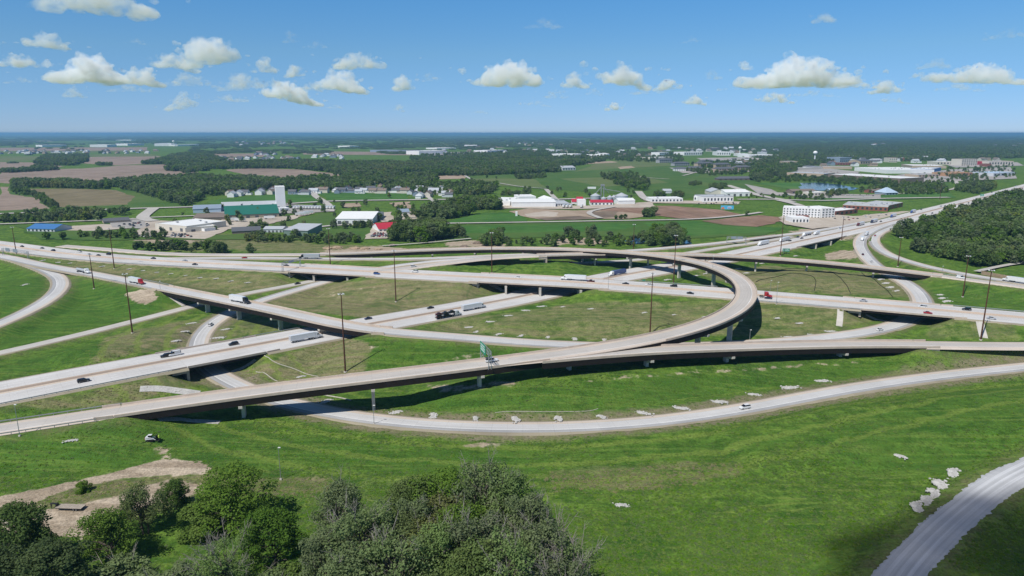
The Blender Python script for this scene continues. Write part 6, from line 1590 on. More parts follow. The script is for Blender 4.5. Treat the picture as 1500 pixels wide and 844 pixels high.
slabstrip([(205,570),(230,569.5),(262,573),(292,577)], 4.0, 'curved bed of pale rock along the slope above the flyover abutment', M_ROCK, 'rock_channel', 'rock channel'); slabstrip([(232,614.5),(270,615),(322,619)], 3, 'pale rock band along the foot of the flyover abutment', M_ROCK, 'rock_channel', 'rock channel')
slabstrip([(240,427),(255,438),(270,448)], 3.2, 'pale slope paving under the left end of the ramp bridge', M_SLOPE, 'slope_paving', 'paving'); slabstrip([(716,415.5),(728,421),(741,427)], 3, 'pale paving strip at the left end of the centre overpass', M_SLOPE, 'slope_paving', 'paving'); slabstrip([(440,401),(452,407),(460,409.5)], 3, 'pale paving strip at the left end of the frontage road overpass', M_SLOPE, 'slope_paving', 'paving')
slabstrip([(1268,461),(1290,469),(1302,472)], 2.4, 'pale paving strip at the left end of the right hand overpass', M_SLOPE, 'slope_paving', 'paving'); slabstrip([(374,527),(350,541),(330,549)], 2.4, 'pale paving strip at the right end of the lower left overpass', M_SLOPE, 'slope_paving', 'paving')
def wall_fence():
    W_ = resample(catmull([at_ground(x, y) for x, y in [(1437,402),(1460,406.5),(1500,413),(1560,423)]], 4), 4); m = W_[0].copy(); g = thing('timber_fence', 'tall tan timber fence below the wood at the right edge', 'fence', tuple(m)); n, t = normals2(W_)
    v, f = sweep(W_ - m, n, [(-.1, 0), (.1, 0), (.1, 3.0), (-.1, 3.0)]); mesh_np('boards', v, f, plain('tan_boards', (.33, .24, .165), .9, 0, .1, .25, .8), parent=g)
    for q in W_[::2]:
        b = MB(); b.box((q[0] - m[0], q[1] - m[1] - .25, q[2] - m[2] + 1.6), (.35, .35, 3.4)); b.build('post', M_PLANK, g)
wall_fence()
# ------------------------------------------------------------------ buildings (front wall from pixel A to pixel B on the ground, depth going away)
BC = {'white': (.78, .78, .77), 'cream': (.60, .56, .48), 'tan': (.44, .35, .26), 'grey': (.34, .35, .36), 'pale': (.55, .57, .59), 'green': (.18, .25, .21), 'brick': (.25, .10, .075), 'red': (.42, .03, .05), 'brown': (.20, .16, .13),
      'blue': (.05, .16, .36), 'bluegrey': (.24, .30, .37), 'dkgrey': (.11, .115, .125), 'dkgreen': (.02, .14, .10), 'roofwhite': (.72, .72, .70), 'roofgrey': (.42, .44, .46), 'black': (.03, .03, .035), 'orange': (.42, .24, .13), 'purple': (.30, .04, .12), 'ltblue': (.40, .50, .60)}
def bmat(c, kind='wall'):
    nm = 'wall_' + c if kind == 'wall' else 'roof_' + c
    if nm in MATS: return MATS[nm]
    m, k, b = new_mat(nm); pos = k.n('ShaderNodeTexCoord').outputs['Object']
    n1 = k.noise(pos, .12, 3); n2 = k.noise(k.scalevec(pos, (.8, .8, .05)), 1.0, 3, .6)
    col = tuple(BC[c]); f = k.m('ADD', .86, k.m('ADD', k.m('MULTIPLY', n1, .14), k.m('MULTIPLY', n2, .14)))
    if kind == 'roof':                                   # standing seams
        sx = k.n('ShaderNodeSeparateXYZ'); k.l(pos, sx.inputs[0]); f = k.m('SUBTRACT', f, k.m('MULTIPLY', k.m('LESS_THAN', k.m('FRACT', k.m('DIVIDE', sx.outputs[0], 1.8)), .12), .10))
    v = k.n('ShaderNodeVectorMath', operation='SCALE'); v.inputs[0].default_value = col; k.l(f, v.inputs['Scale']); k.l(v.outputs[0], b.inputs['Base Color'])
    b.inputs['Roughness'].default_value = .7; b.inputs['Specular IOR Level'].default_value = .25
    MATS[nm] = m; return m
M_WIN = plain('window_glass_far', (.035, .045, .06), .1, 0, .6, .2, .2)

def building(name, label, A, B, depth, hpx, wall='white', roof='flat', rcol='roofwhite', windows=0, storeys=1, doors=0, wcol=None, band=None, rise=None, units=0, group=None, cat=None):
    a, b = at(A[0], A[1], 0), at(B[0], B[1], 0); L = float(np.linalg.norm(b - a)); rz = math.atan2(b[1] - a[1], b[0] - a[0]); mid = (a + b) / 2
    dd = mid[1] * CP + H * SP; h = hpx * dd / F * 1.03
    g = thing(name, label, cat or name.replace('_', ' '), (mid[0], mid[1], float(max(0, ground(mid[0], mid[1])))), rz, group)
    W_, R_ = bmat(wall), bmat(rcol, 'roof')
    if roof == 'flat':
        m = MB(); m.box((0, depth / 2, h / 2 - .5), (L, depth, h + 1)); wl = m.build('wall', W_, g)
        r = MB(); r.box((0, depth / 2, h + .02), (L - .8, depth - .8, .12)); rf = r.build('roof', R_, g)
        p = MB()
        for (cx, cy, dx, dy) in ((0, .2, L + .3, .4), (0, depth - .2, L + .3, .4), (-L / 2 + .2, depth / 2, .4, depth - .5), (L / 2 - .2, depth / 2, .4, depth - .5)): p.box((cx, cy, h + .3), (dx, dy, .7))
        p.build('parapet', bmat(band) if band else W_, g)
        rr = random.Random(int(A[0]))
        for _ in range(units or int(min(5, L * depth / 900))):
            u = MB(); u.box((rr.uniform(-.4, .4) * L, depth * rr.uniform(.2, .8), h + .9), (2.6, 2.0, 1.6)); u.build('rooftop_unit', bmat('grey'), rf)
    else:
        rs = rise if rise is not None else depth * .12
        m = MB()
        if roof == 'gable':       # ridge along the front
            m.prism([(0, -1), (depth, -1), (depth, h), (depth / 2, h + rs), (0, h)], -L / 2, L / 2, axis='x')
            r = MB(); e = .5
            r.prism([(-e, h - .05), (depth / 2, h + rs + .08), (depth + e, h - .05), (depth + e, h + .2), (depth / 2, h + rs + .35), (-e, h + .2)], -L / 2 - e, L / 2 + e, axis='x')
        elif roof == 'gable_end': # gable end faces the viewer
            m.prism([(-L / 2, -1), (L / 2, -1), (L / 2, h), (0, h + rs), (-L / 2, h)], 0, depth)
            r = MB(); e = .5; r.prism([(-L / 2 - e, h - .05), (0, h + rs + .08), (L / 2 + e, h - .05), (L / 2 + e, h + .2), (0, h + rs + .35), (-L / 2 - e, h + .2)], -e, depth + e)
        elif roof == 'shed':
            m.prism([(0, -1), (depth, -1), (depth, h + rs), (0, h)], -L / 2, L / 2, axis='x')
            r = MB(); r.prism([(-.6, h), (depth + .5, h + rs + .05), (depth + .5, h + rs + .35), (-.6, h + .3)], -L / 2 - .5, L / 2 + .5, axis='x')
        elif roof == 'hip':
            m.box((0, depth / 2, h / 2 - .5), (L, depth, h + 1)); r = MB(); n = 0; e = .8
            r.v += [(-L / 2 - e, -e, h), (L / 2 + e, -e, h), (L / 2 + e, depth + e, h), (-L / 2 - e, depth + e, h), (-L / 2 + min(depth, L) * .42, depth / 2, h + rs), (L / 2 - min(depth, L) * .42, depth / 2, h + rs)]
            for q in ((0, 1, 5, 4), (1, 2, 5), (2, 3, 4, 5), (3, 0, 4), (3, 2, 1, 0)): r.f.append(q); r.m.append(0)
        elif roof == 'arch':
            pr = [(-L / 2, -1), (L / 2, -1)] + [(L / 2 * math.cos(t), h * math.sin(t)) for t in np.linspace(.1, math.pi - .1, 9)]; m.prism(pr, 0, depth)
            r = MB(); t_ = np.linspace(.15, math.pi - .15, 9); r.prism([(L / 2 * 1.02 * math.cos(t), h * 1.02 * math.sin(t)) for t in t_] + [(L / 2 * 1.06 * math.cos(t), h * 1.06 * math.sin(t)) for t in t_[::-1]], -.3, depth + .3)
        wl = m.build('wall', W_, g); r.build('roof', R_, g)
    n = windows; fh = h / storeys; M_ = M_WIN
    if n:
        for s in range(storeys):
            for i in range(n):
                ww = L / n * .46; wh = fh * .48; x = -L / 2 + L * (i + .5) / n; z = fh * (s + .52)
                f = MB(); f.box((x, -.02, z), (ww, .10, wh)); o = f.build('window', M_WIN, g)
                e = MB(); e.box((x, -.06, z - wh / 2 - .08), (ww + .2, .2, .14)); e.build('sill', W_, o)
    for i in range(doors):
        x = -L / 2 + L * (i + .5) / doors; f = MB(); f.box((x, -.03, h * .32), (min(4.5, L / doors * .5), .12, h * .64)); f.build('door', bmat(wcol or 'dkgrey'), g)
    return g, L, h
bd = building
bd('warehouse', 'long low warehouse with bright blue metal roof at the left edge', (40,339.5), (80,340.5), 26, 4.5, 'pale', 'gable', 'blue', windows=7, rise=4)
bd('warehouse', 'large tan walled factory block with white flat roof at left', (228,336.5), (274,341), 55, 8.5, 'cream', 'flat', 'roofwhite', doors=3); bd('warehouse', 'lower cream hall with white roof right of the tan factory', (272,341.5), (317,337.5), 40, 6.5, 'cream', 'flat', 'roofwhite', doors=2)
bd('warehouse', 'low dark brown roofed hall behind the tan factory', (283,323.5), (329,322.5), 45, 4, 'brown', 'gable', 'brown', rise=3); bd('warehouse', 'pale blue metal hall left of the green roofed factory', (283,312.5), (324,311), 38, 5.5, 'ltblue', 'gable', 'bluegrey', rise=4)
bd('factory', 'long factory hall with dark green roof facing the yard', (330,321), (409,317.5), 34, 5, 'tan', 'shed', 'dkgreen', doors=6, rise=9); bd('factory', 'long pale grey roofed hall behind the green roofed factory', (324,309), (409,306), 60, 3.6, 'pale', 'gable', 'roofgrey', rise=6)
bd('tower', 'tall blank white tower beside the green roofed factory', (405.5,306), (419,305.5), 22, 30.5, 'white', 'flat', 'roofwhite'); bd('annex', 'small white annex at the foot of the tall white tower', (410,310.5), (424,309.5), 14, 4.5, 'white', 'flat', 'roofwhite', doors=2)
bd('warehouse', 'white metal warehouse with cream gabled roof left of the red roof', (492,328.5), (546,328.5), 78, 7.5, 'white', 'gable', 'roofwhite', doors=5, rise=5); bd('shed', 'grey green metal shed with pale grey roof beside the hedge', (416,345.5), (451,346.5), 36, 8, 'green', 'shed', 'roofgrey', doors=1, rise=3)
bd('garage', 'low grey garage with dark bay doors left of the green shed', (386,340.5), (414,340.5), 20, 4.5, 'pale', 'gable', 'roofgrey', doors=5, rise=2); bd('warehouse', 'low dark roofed hall left of the grey garage', (340,343), (382,341), 26, 3.5, 'brown', 'gable', 'dkgrey', rise=3); bd('hall', 'low white roofed hall below the green roofed factory', (300,340), (316,338), 24, 4, 'white', 'flat', 'roofwhite')
bd('store', 'store with bright red metal roof beside the creek wood', (555,340), (590,338), 34, 4, 'white', 'gable', 'red', windows=6, rise=5); bd('shed', 'small grey building in the yard right of the cream warehouse', (585,315), (600,314.5), 25, 4, 'pale', 'gable', 'bluegrey', rise=3); bd('house', 'low grey roofed building by the service road at far left', (152,328), (190,325.5), 16, 3, 'tan', 'gable', 'dkgrey', rise=3)
bd('factory', 'left wing of the long white factory at centre', (720,301.5), (747,302), 70, 6, 'white', 'flat', 'roofwhite'); bd('factory', 'main block of the long white factory at centre', (750,304), (814,303.5), 60, 7, 'white', 'gable', 'roofwhite', rise=2.5); bd('factory', 'low right end of the long white factory at centre', (814,302.5), (834,302), 30, 3.6, 'white', 'shed', 'roofgrey', windows=6, rise=2)
bd('barn', 'white gabled hall behind the right end of the white factory', (800,299), (818,298.5), 45, 5, 'white', 'gable_end', 'roofwhite', rise=4); bd('factory', 'raised white hall behind the main block of the white factory', (760,296.5), (785,296), 40, 7.5, 'white', 'flat', 'roofwhite')
bd('barn', 'small barn with red roof left of the white grain block', (838,299.5), (847,299.5), 18, 3.4, 'white', 'gable', 'red', rise=4); bd('silo_block', 'square white grain block between the red roofs', (846,302), (858,302), 16, 8.3, 'white', 'flat', 'roofwhite'); bd('barn', 'long white barn with red roof in front of the grain bins', (865,301), (898,301), 22, 4.2, 'white', 'gable', 'red', windows=6, rise=3); bd('barn', 'small red roofed barn behind the white grain block', (845,295.5), (854,295.5), 18, 2.6, 'white', 'gable', 'red', rise=4)
bd('storage_hall', 'white round topped storage hall below the large grain bin', (906,300), (930,299.5), 22, 5.5, 'white', 'gable', 'roofwhite', rise=3)
bd('store', 'long low white store by the road, right of the grain bins', (954,296.5), (1000,296), 30, 5, 'white', 'flat', 'roofwhite', windows=9); bd('showroom', 'glass fronted showroom with dark upper windows by the billboard', (1030,296.5), (1074,296), 40, 7.5, 'white', 'flat', 'roofgrey', windows=9, band='grey'); bd('showroom', 'lower left wing of the glass fronted showroom', (1016,294), (1030,294.5), 30, 6, 'white', 'flat', 'roofgrey', windows=3)
bd('hall', 'tan gabled hall behind the showroom', (1041,286.5), (1062,286.5), 40, 5, 'cream', 'gable_end', 'roofgrey', rise=5); bd('hall', 'white fronted hall right of the tan gabled hall', (1063,288), (1098,287.5), 40, 5.5, 'white', 'gable', 'roofwhite', doors=4, rise=4); bd('garage', 'white and grey low sheds between the trees left of the showroom', (972,283.5), (984,283.5), 20, 3.5, 'pale', 'gable', 'roofgrey', rise=3)
bd('hotel', 'white four storey hotel block with many windows', (1146,318), (1201,320.5), 24, 13.5, 'white', 'flat', 'roofwhite', windows=12, storeys=4); bd('hotel', 'right end block of the white four storey hotel', (1203,320.5), (1222,319.5), 30, 14, 'white', 'flat', 'roofwhite', windows=4, storeys=4); bd('canopy', 'dark entrance canopy at the front of the white hotel', (1166,320.3), (1184,321.1), 8, 4, 'brick', 'flat', 'brown')
bd('building_shell', 'small white unfinished building in front of the hotel', (1160,327.5), (1185,327.5), 22, 7.5, 'white', 'flat', 'roofwhite', windows=5); bd('store', 'brick and cream store right of the white hotel', (1223,316.5), (1256,312.5), 26, 6, 'brick', 'flat', 'roofwhite', windows=5); bd('store', 'wide grey roofed store with red brick front beside the freeway', (1234,306.5), (1300,310), 60, 6, 'brick', 'flat', 'roofgrey', windows=10, band='cream', units=9); bd('store', 'right wing of the wide grey roofed store beside the freeway', (1300,308), (1322,303), 40, 6, 'brick', 'flat', 'roofgrey', band='cream', windows=3)
bd('pavilion', 'pavilion with steep blue grey hip roof near the freeway', (1298,286), (1315,285.5), 28, 3.2, 'bluegrey', 'hip', 'ltblue', windows=4, rise=9); bd('house', 'dark roofed brick restaurant row beside the pond', (1160,284.5), (1195,284), 22, 4, 'brown', 'gable', 'brown', windows=7, rise=3); bd('garage', 'low grey boat shed at the pond', (1215,281), (1230,281), 16, 2.5, 'bluegrey', 'gable', 'ltblue', rise=2); bd('house', 'long red brown house at the end of the pond', (1278,283), (1294,282), 18, 3, 'brick', 'gable', 'brown', rise=3); bd('store', 'cream store at the pond road', (1188,287), (1212,286), 24, 4, 'cream', 'flat', 'roofwhite', windows=5)
bd('warehouse', 'very long pale roofed warehouse with grey wall beyond the pond', (1212,262), (1318,269), 90, 6.5, 'brown', 'flat', 'roofwhite'); bd('warehouse', 'tan flat warehouse left of the very long pale one', (1152,259.5), (1206,262), 70, 6.5, 'tan', 'flat', 'roofgrey', units=4); bd('warehouse', 'cream end hall right of the very long pale warehouse', (1316,267), (1348,267), 50, 5, 'cream', 'flat', 'roofwhite')
bd('shopping_centre', 'large white roofed shopping centre', (1298,254.5), (1368,254), 150, 5, 'white', 'flat', 'roofwhite', units=12); bd('shopping_centre', 'tan fronted rear block of the shopping centre', (1336,246.5), (1386,247), 110, 3.4, 'tan', 'flat', 'roofwhite'); bd('store', 'blue fronted store at the right end of the shopping centre', (1361,253.5), (1378,251), 50, 5, 'blue', 'flat', 'roofwhite'); bd('store', 'orange brown store in front of the shopping centre', (1392,259), (1424,257.5), 50, 4.5, 'orange', 'flat', 'orange', windows=6); bd('store', 'grey roofed strip of shops at far right', (1455,259), (1486,257), 60, 4.5, 'pale', 'flat', 'ltblue', windows=6); bd('store', 'tan strip of shops below the shopping centre', (1345,260), (1375,259), 40, 3.5, 'tan', 'flat', 'roofgrey', windows=6)
bd('hotel', 'white five storey hotel far right with rust ends', (1408,243), (1431,242.5), 40, 9, 'cream', 'flat', 'brown', windows=7, storeys=4); bd('store', 'purple fronted store left of the far hotel', (1401,241.5), (1407,241.5), 40, 3.6, 'purple', 'flat', 'roofgrey'); bd('store', 'row of cream stores left of the purple one', (1372,241.5), (1400,241.5), 60, 4.2, 'cream', 'flat', 'roofwhite', windows=6); bd('store', 'red fronted store right of the far hotel', (1436,242), (1448,242), 40, 5, 'red', 'flat', 'brown'); bd('store', 'long cream and rust row of stores at the far right', (1448,242.5), (1484,242), 50, 5.5, 'cream', 'flat', 'roofgrey', windows=9, band='orange'); bd('store', 'dark red store beside the red fronted one', (1443,244.5), (1452,244.5), 30, 4, 'brick', 'flat', 'brown')
bd('office', 'blue grey office block among trees, right of centre', (1230,238), (1247,237.5), 60, 6.5, 'bluegrey', 'flat', 'bluegrey', windows=6, storeys=2); bd('office', 'white roofed office behind the blue grey one', (1232,231.5), (1257,231), 60, 3, 'white', 'flat', 'roofwhite'); bd('office', 'low red brown office in front of the blue grey one', (1226,242), (1254,242), 40, 3, 'brick', 'flat', 'brown', windows=7); bd('office', 'tan office with dark roof right of the blue grey one', (1260,241), (1278,240.5), 50, 4.5, 'tan', 'gable', 'dkgrey', windows=5, rise=5); bd('office', 'white low office behind the tan office', (1279,238.5), (1292,238.5), 40, 4, 'white', 'gable', 'roofgrey', rise=4); bd('office', 'rust and white office standing alone right of the tan office', (1302,238), (1314,238), 40, 6, 'cream', 'flat', 'brick', windows=4, storeys=2); bd('school', 'long brick school in front of the far woods at right', (1320,236), (1347,236), 60, 4, 'brick', 'flat', 'roofwhite', windows=8); bd('office', 'cream office left end of the shop quarter', (1200,238), (1214,238), 40, 3.5, 'cream', 'flat', 'brick')
bd('dealership', 'long white dealership behind the car lot', (1160,250), (1205,248), 40, 3, 'cream', 'flat', 'roofwhite'); bd('dealership', 'tan dealership hall behind the very long pale warehouse', (1205,247.5), (1248,248), 40, 3.2, 'tan', 'flat', 'roofgrey'); bd('office', 'tan office with white columns below the right water tower', (1148,243), (1168,243), 40, 6, 'tan', 'flat', 'roofgrey', windows=8); bd('office', 'purple grey hall right of the office with columns', (1181,248.5), (1202,248), 50, 4, 'grey', 'flat', 'dkgrey')
for q in [('left front apartment block with white garages', (988,251), (1007,251), 4.5, 'white'), ('apartment block with dark hip roof, second in the lower row', (1009,250.5), (1030,250), 5, 'tan'), ('apartment block with dark hip roof, upper left of the complex', (988,243.5), (1010,243), 5, 'grey'), ('apartment block with dark hip roof, middle of the complex', (1022,245), (1045,244.5), 6.5, 'tan'), ('apartment block with dark hip roof, right of the middle one', (1048,246.5), (1070,246), 6.5, 'tan'),
          ('apartment block with dark hip roof, nearest right corner of the complex', (1049,252.5), (1076,252), 6, 'tan'), ('apartment block with dark hip roof, far right end of the complex', (1078,250.5), (1100,250), 6.5, 'tan'), ('apartment block with dark hip roof, top left outlier', (966,239), (986,238.5), 5.5, 'grey'), ('apartment block with dark hip roof, behind the middle one', (1028,239.5), (1046,239), 4, 'grey'), ('apartment block with dark hip roof, behind the right end', (1075,244), (1092,244), 4, 'brown'), ('low dark roofed clubhouse below the apartment complex', (1052,264.5), (1104,264), 3, 'brown')]:
    bd('apartment_block', q[0], q[1], q[2], 22, q[3] * .8, q[4], 'hip', 'dkgrey', windows=7, storeys=2, rise=5, cat='apartments')
bd('office', 'white modern office left of the radio mast', (966,229.5), (979,229), 50, 5.5, 'white', 'flat', 'roofwhite', windows=4, storeys=2); bd('hall', 'long white hall at the foot of the radio mast', (1002,228), (1028,227.5), 80, 4.5, 'white', 'flat', 'roofwhite', windows=8); bd('hall', 'dark hall with white roof right of the radio mast', (1043,221), (1054,221), 80, 4, 'dkgrey', 'flat', 'roofwhite'); bd('hall', 'white halls below the dark hall', (1050,228), (1070,228), 80, 5, 'white', 'flat', 'roofwhite', windows=6); bd('hall', 'low white hall at the foot of the left water tower', (1081,229), (1096,229), 70, 3.5, 'white', 'flat', 'roofwhite'); bd('factory', 'white factory right of the left water tower', (1097,231), (1140,230.5), 90, 3.5, 'white', 'flat', 'roofwhite'); bd('factory', 'taller block on the white factory by the left water tower', (1115,229), (1123,229), 60, 5.5, 'pale', 'flat', 'roofwhite'); bd('office', 'white low office left of the apartment complex', (952,234), (986,233), 60, 2.6, 'cream', 'flat', 'roofwhite')
bd('warehouse', 'wide white warehouse behind the big wood', (614,227), (653,226), 120, 5, 'white', 'flat', 'roofwhite'); bd('warehouse', 'white warehouse row right of the wide white one', (714,225), (741,224), 100, 4, 'white', 'flat', 'roofwhite'); bd('tank_block', 'bright white tank block above the centre woods', (805,223.5), (812,223.5), 60, 4, 'white', 'flat', 'roofwhite'); bd('tank_block', 'pale grey block right of the bright white tank block', (815,223.5), (824,223.5), 60, 3.5, 'pale', 'flat', 'roofgrey'); bd('factory', 'white roofed factory below the tank blocks', (806,229.5), (842,230), 110, 3.6, 'white', 'flat', 'roofwhite', units=4); bd('store', 'white store right of the white roofed factory', (860,230), (878,230), 70, 3, 'white', 'flat', 'roofwhite'); bd('store', 'small bright store at the end of the centre wood', (886,230), (893,229.5), 50, 3.6, 'white', 'gable', 'roofwhite', rise=5); bd('house', 'grey lodge at the right end of the centre wood', (824,250), (843,249.5), 40, 3.8, 'pale', 'gable', 'roofgrey', windows=5, rise=5)
for q in [('long white warehouse far left on the horizon fields', (62,215.5), (98,215), 2.6), ('white warehouse cluster left of the far left water tower', (157,215.5), (171,215), 3.2), ('long white warehouse right of that cluster on the far left', (187,213.5), (211,213), 2.6), ('white plant at the foot of the far left water tower', (251,214), (260,213.5), 3.4), ('low white halls right of the far left water tower', (260,214.3), (292,213.8), 2.0), ('white hall in the far woods left of centre', (512,216.3), (526,216), 2.2), ('small white hall on the horizon at left', (170,206), (192,206), 1.0), ('white hall far beyond the centre woods', (680,215), (698,215), 2.0), ('pale hall left of the white hall far beyond the centre woods', (640,219), (668,218.5), 1.8)]:
    bd('warehouse', q[0], q[1], q[2], 140, q[3], 'white', 'flat', 'roofwhite')
bd('warehouse', 'long dark blue warehouse left of the wide white one', (542,222.8), (600,224), 120, 3, 'bluegrey', 'flat', 'dkgrey'); bd('billboard_shed', 'small white shed in the field by the dirt lot', (755,317), (758,317), 6, 5.5, 'white', 'flat', 'roofwhite', cat='shed'); bd('trailer_home', 'long white trailer on the green hill slope', (861,277), (873,277), 6, 2.3, 'white', 'flat', 'roofwhite', cat='trailer')

# scattered houses of the subdivisions and the village
HP = []
def houses(poly, n, label, grp, seed, big=1.0):
    r = np.random.default_rng(seed); xs = [p[0] for p in poly]; ys = [p[1] for p in poly]; k = 0; tries = 0; protos = HP
    while k < n and tries < 6000:
        tries += 1; x, y = r.uniform(min(xs), max(xs)), r.uniform(min(ys), max(ys))
        if not inpoly(np.array([x]), np.array([y]), poly)[0]: continue
        p = at(x, y, 0)
        if any((p[0] - q[0]) ** 2 + (p[1] - q[1]) ** 2 < 22 ** 2 for q in HOUSE_AT): continue
        HOUSE_AT.append(p); pr = protos[int(r.integers(len(protos)))]
        o = pr.put(tuple(p), r.choice([0, 1.57, 3.14, -1.57]) + r.normal(0, .12), tuple(np.array([1, 1, 1]) * big * r.uniform(.85, 1.2)), label, grp, 'house'); k += 1
HOUSE_AT = []
for i, (w, rf) in enumerate([('white', 'dkgrey'), ('white', 'roofgrey'), ('tan', 'brown'), ('pale', 'dkgrey'), ('bluegrey', 'dkgrey'), ('cream', 'brown'), ('white', 'roofgrey')]):
    g = thing('house', 'x', 'house'); m = MB(); L, D_, h_ = 13, 9, 4.6; m.prism([(-D_ / 2, -.5), (D_ / 2, -.5), (D_ / 2, h_), (0, h_ + 3), (-D_ / 2, h_)], -L / 2, L / 2, axis='x'); m.box((L / 2 + 2.4, -.5, 1.4), (5, 7, 3.4)); m.build('wall', bmat(w), g)
    r_ = MB(); r_.prism([(-D_ / 2 - .5, h_ - .1), (0, h_ + 3.1), (D_ / 2 + .5, h_ - .1), (D_ / 2 + .5, h_ + .15), (0, h_ + 3.4), (-D_ / 2 - .5, h_ + .15)], -L / 2 - .4, L / 2 + .4, axis='x')
    r_.box((L / 2 + 2.4, -.5, 3.25), (5.6, 7.6, .3)); ro = r_.build('roof', bmat(rf, 'roof'), g); c = MB(); c.box((-2, .8, h_ + 3.2), (.9, .9, 1.6)); c.build('chimney', bmat('brick'), ro)
    for x in (-4, -1, 3):
        f = MB(); f.box((x, -D_ / 2 - .02, 2.4), (1.4, .1, 1.5)); f.build('window', M_WIN, g)
    d_ = MB(); d_.box((1, -D_ / 2 - .02, 1.1), (1.1, .1, 2.2)); d_.build('door', bmat('brown'), g)
    HP.append(Proto(g))
houses([(330,286.5),(400,281),(400,284.5),(335,289)], 9, 'small pale house under the trees left of the white tower', 'village houses left of the tower', 1, 1.15)
houses([(425,284.5),(470,280.5),(478,283.5),(440,286)], 7, 'small pale house beside the village lane right of the white tower', 'village houses by the lane', 2, 1.2)
houses([(482,280.5),(600,280),(600,283.5),(490,284)], 24, 'pale village house among trees along the bright green field', 'village houses along the green field', 3, 1.2)
houses([(490,270),(600,266),(600,274),(510,278)], 8, 'pale village house half hidden in the trees', 'hidden village houses', 4, 1.15)
houses([(598,283),(625,277),(672,279),(668,291),(630,291.5),(600,289)], 18, 'pale house in the village left of the green hill', 'village houses by the hill', 5, 1.25)
houses([(0,226),(0,221.5),(200,220.5),(238,222),(238,225),(60,226)], 46, 'tiny house of the long subdivision far left', 'far left subdivision houses', 6, 1.5)
houses([(322,236),(322,231),(440,231),(438,235)], 30, 'tiny house of the near subdivision above the left woods', 'subdivision houses above the left woods', 7, 1.4); houses([(380,228),(362,225),(405,224),(404,228)], 9, 'tiny bright house of the small cluster above the near subdivision', 'small bright house cluster', 8, 1.7)
houses([(450,230),(480,224),(510,230),(515,233),(460,233)], 10, 'tiny house at the right end of the near subdivision', 'right end subdivision houses', 9, 1.5)
houses([(320,212),(320,208),(420,208),(430,213),(340,214)], 16, 'bright speck of a house in the far woods left of centre', 'far specks left of centre', 10, 2.2)
houses([(740,216),(760,210.5),(880,210),(885,212),(800,215)], 18, 'bright speck of a house in the far fields at centre', 'far specks at centre', 11, 2.0)
houses([(900,232),(905,226),(960,228),(945,233)], 9, 'small house left of the modern white office', 'houses left of the office', 12, 1.5); houses([(1070,243),(1070,234),(1110,234),(1112,243)], 12, 'small house right of the apartment complex', 'houses right of the apartments', 13, 1.4); houses([(1262,215),(1262,212),(1300,212),(1300,215)], 6, 'bright speck of a house in the far woods at right', 'far specks at right', 14, 2.4)
houses([(1450,216),(1460,211),(1500,212),(1500,217)], 9, 'pale speck of a house on the far right horizon wood', 'far specks at far right', 15, 2.2)

houses([(890,226),(905,219),(1040,217),(1150,222),(1150,229),(1000,224),(960,225)], 34, 'small pale roof in the wooded town at right of centre', 'roofs in the wooded town', 16, 1.9)
houses([(1165,246),(1180,231),(1400,229),(1500,234),(1500,241),(1400,238),(1250,245)], 30, 'small pale roof among the trees behind the shop quarter', 'roofs behind the shop quarter', 17, 1.6)
houses([(640,221),(760,219),(880,222),(890,227),(760,227),(660,224)], 22, 'small pale roof beyond the big wood at centre', 'roofs beyond the big wood', 18, 1.9)
# grain bins, towers, mast
M_BIN = plain('galvanised_bin', (.40, .44, .48), .5, .15, .4, .1, .5)
def bin_(px, py, w, hpx, label):
    p = at(px, py, 0); k = (p[1] * CP + H * SP) / F; r, h = w * k / 2, hpx * k; g = thing('grain_bin', label, 'grain bin', tuple(p))
    m = MB(); prof_ = [(r, -.3)]
    for i in range(12): prof_ += [(r * 1.012, h * .72 * (i + .5) / 12), (r, h * .72 * (i + 1) / 12)]
    m.lathe(prof_, seg=28); m.build('shell', M_BIN, g); c = MB(); c.lathe([(r * 1.04, h * .72), (r * .15, h * .97), (r * .15, h), (.01, h * 1.01)], seg=28); c.build('roof', bmat('roofgrey', 'roof'), g)
for a in [(872,296,14,13,'corrugated grain bin left of the elevator legs'), (884,297,7.5,9,'small grain bin under the elevator legs'), (893,297,8,11,'grain bin right of the elevator legs'), (899,296.5,8,11,'grain bin just left of the largest one'), (910,297,19,14.5,'largest corrugated grain bin by the storage hall')]: bin_(*a)
def elev():
    p = at(882, 296, 0); k = (p[1] * CP + H * SP) / F; g = thing('grain_elevator', 'tall thin elevator legs rising over the grain bins', 'elevator', tuple(p)); h = 24 * k
    for s in (-2.2, 2.2):
        m = MB(); m.box((s, 0, h / 2), (1.1, 1.1, h)); m.build('leg', M_GALV, g)
    b = MB(); b.box((0, 0, h + .8), (6.5, 2.2, 2.0)); b.build('head_house', M_GALV, g); t = MB(); t.tube((0, 0, h), (10 * k, 2, 13 * k), .5, .5, 6); t.tube((0, 0, h), (-9 * k, 2, 13 * k), .5, .5, 6); t.tube((0, 0, h * .8), (26 * k, 2, h * .62), .5, .5, 6); t.build('spout', M_GALV, g)
elev()
def stack_():
    p = at(355, 308.5, 0); k = (p[1] * CP + H * SP) / F; g = thing('silo', 'grey steel silo rising behind the green roofed factory', 'silo', tuple(p)); m = MB(); m.lathe([(1.5 * k, 0), (1.5 * k, 9.5 * k), (.2, 11 * k)], seg=20); m.build('shell', M_GALV, g); l = MB(); l.box((0, -1.55 * k, 5 * k), (.8, .3, 10 * k)); l.build('ladder', M_DARKM, g)
stack_()
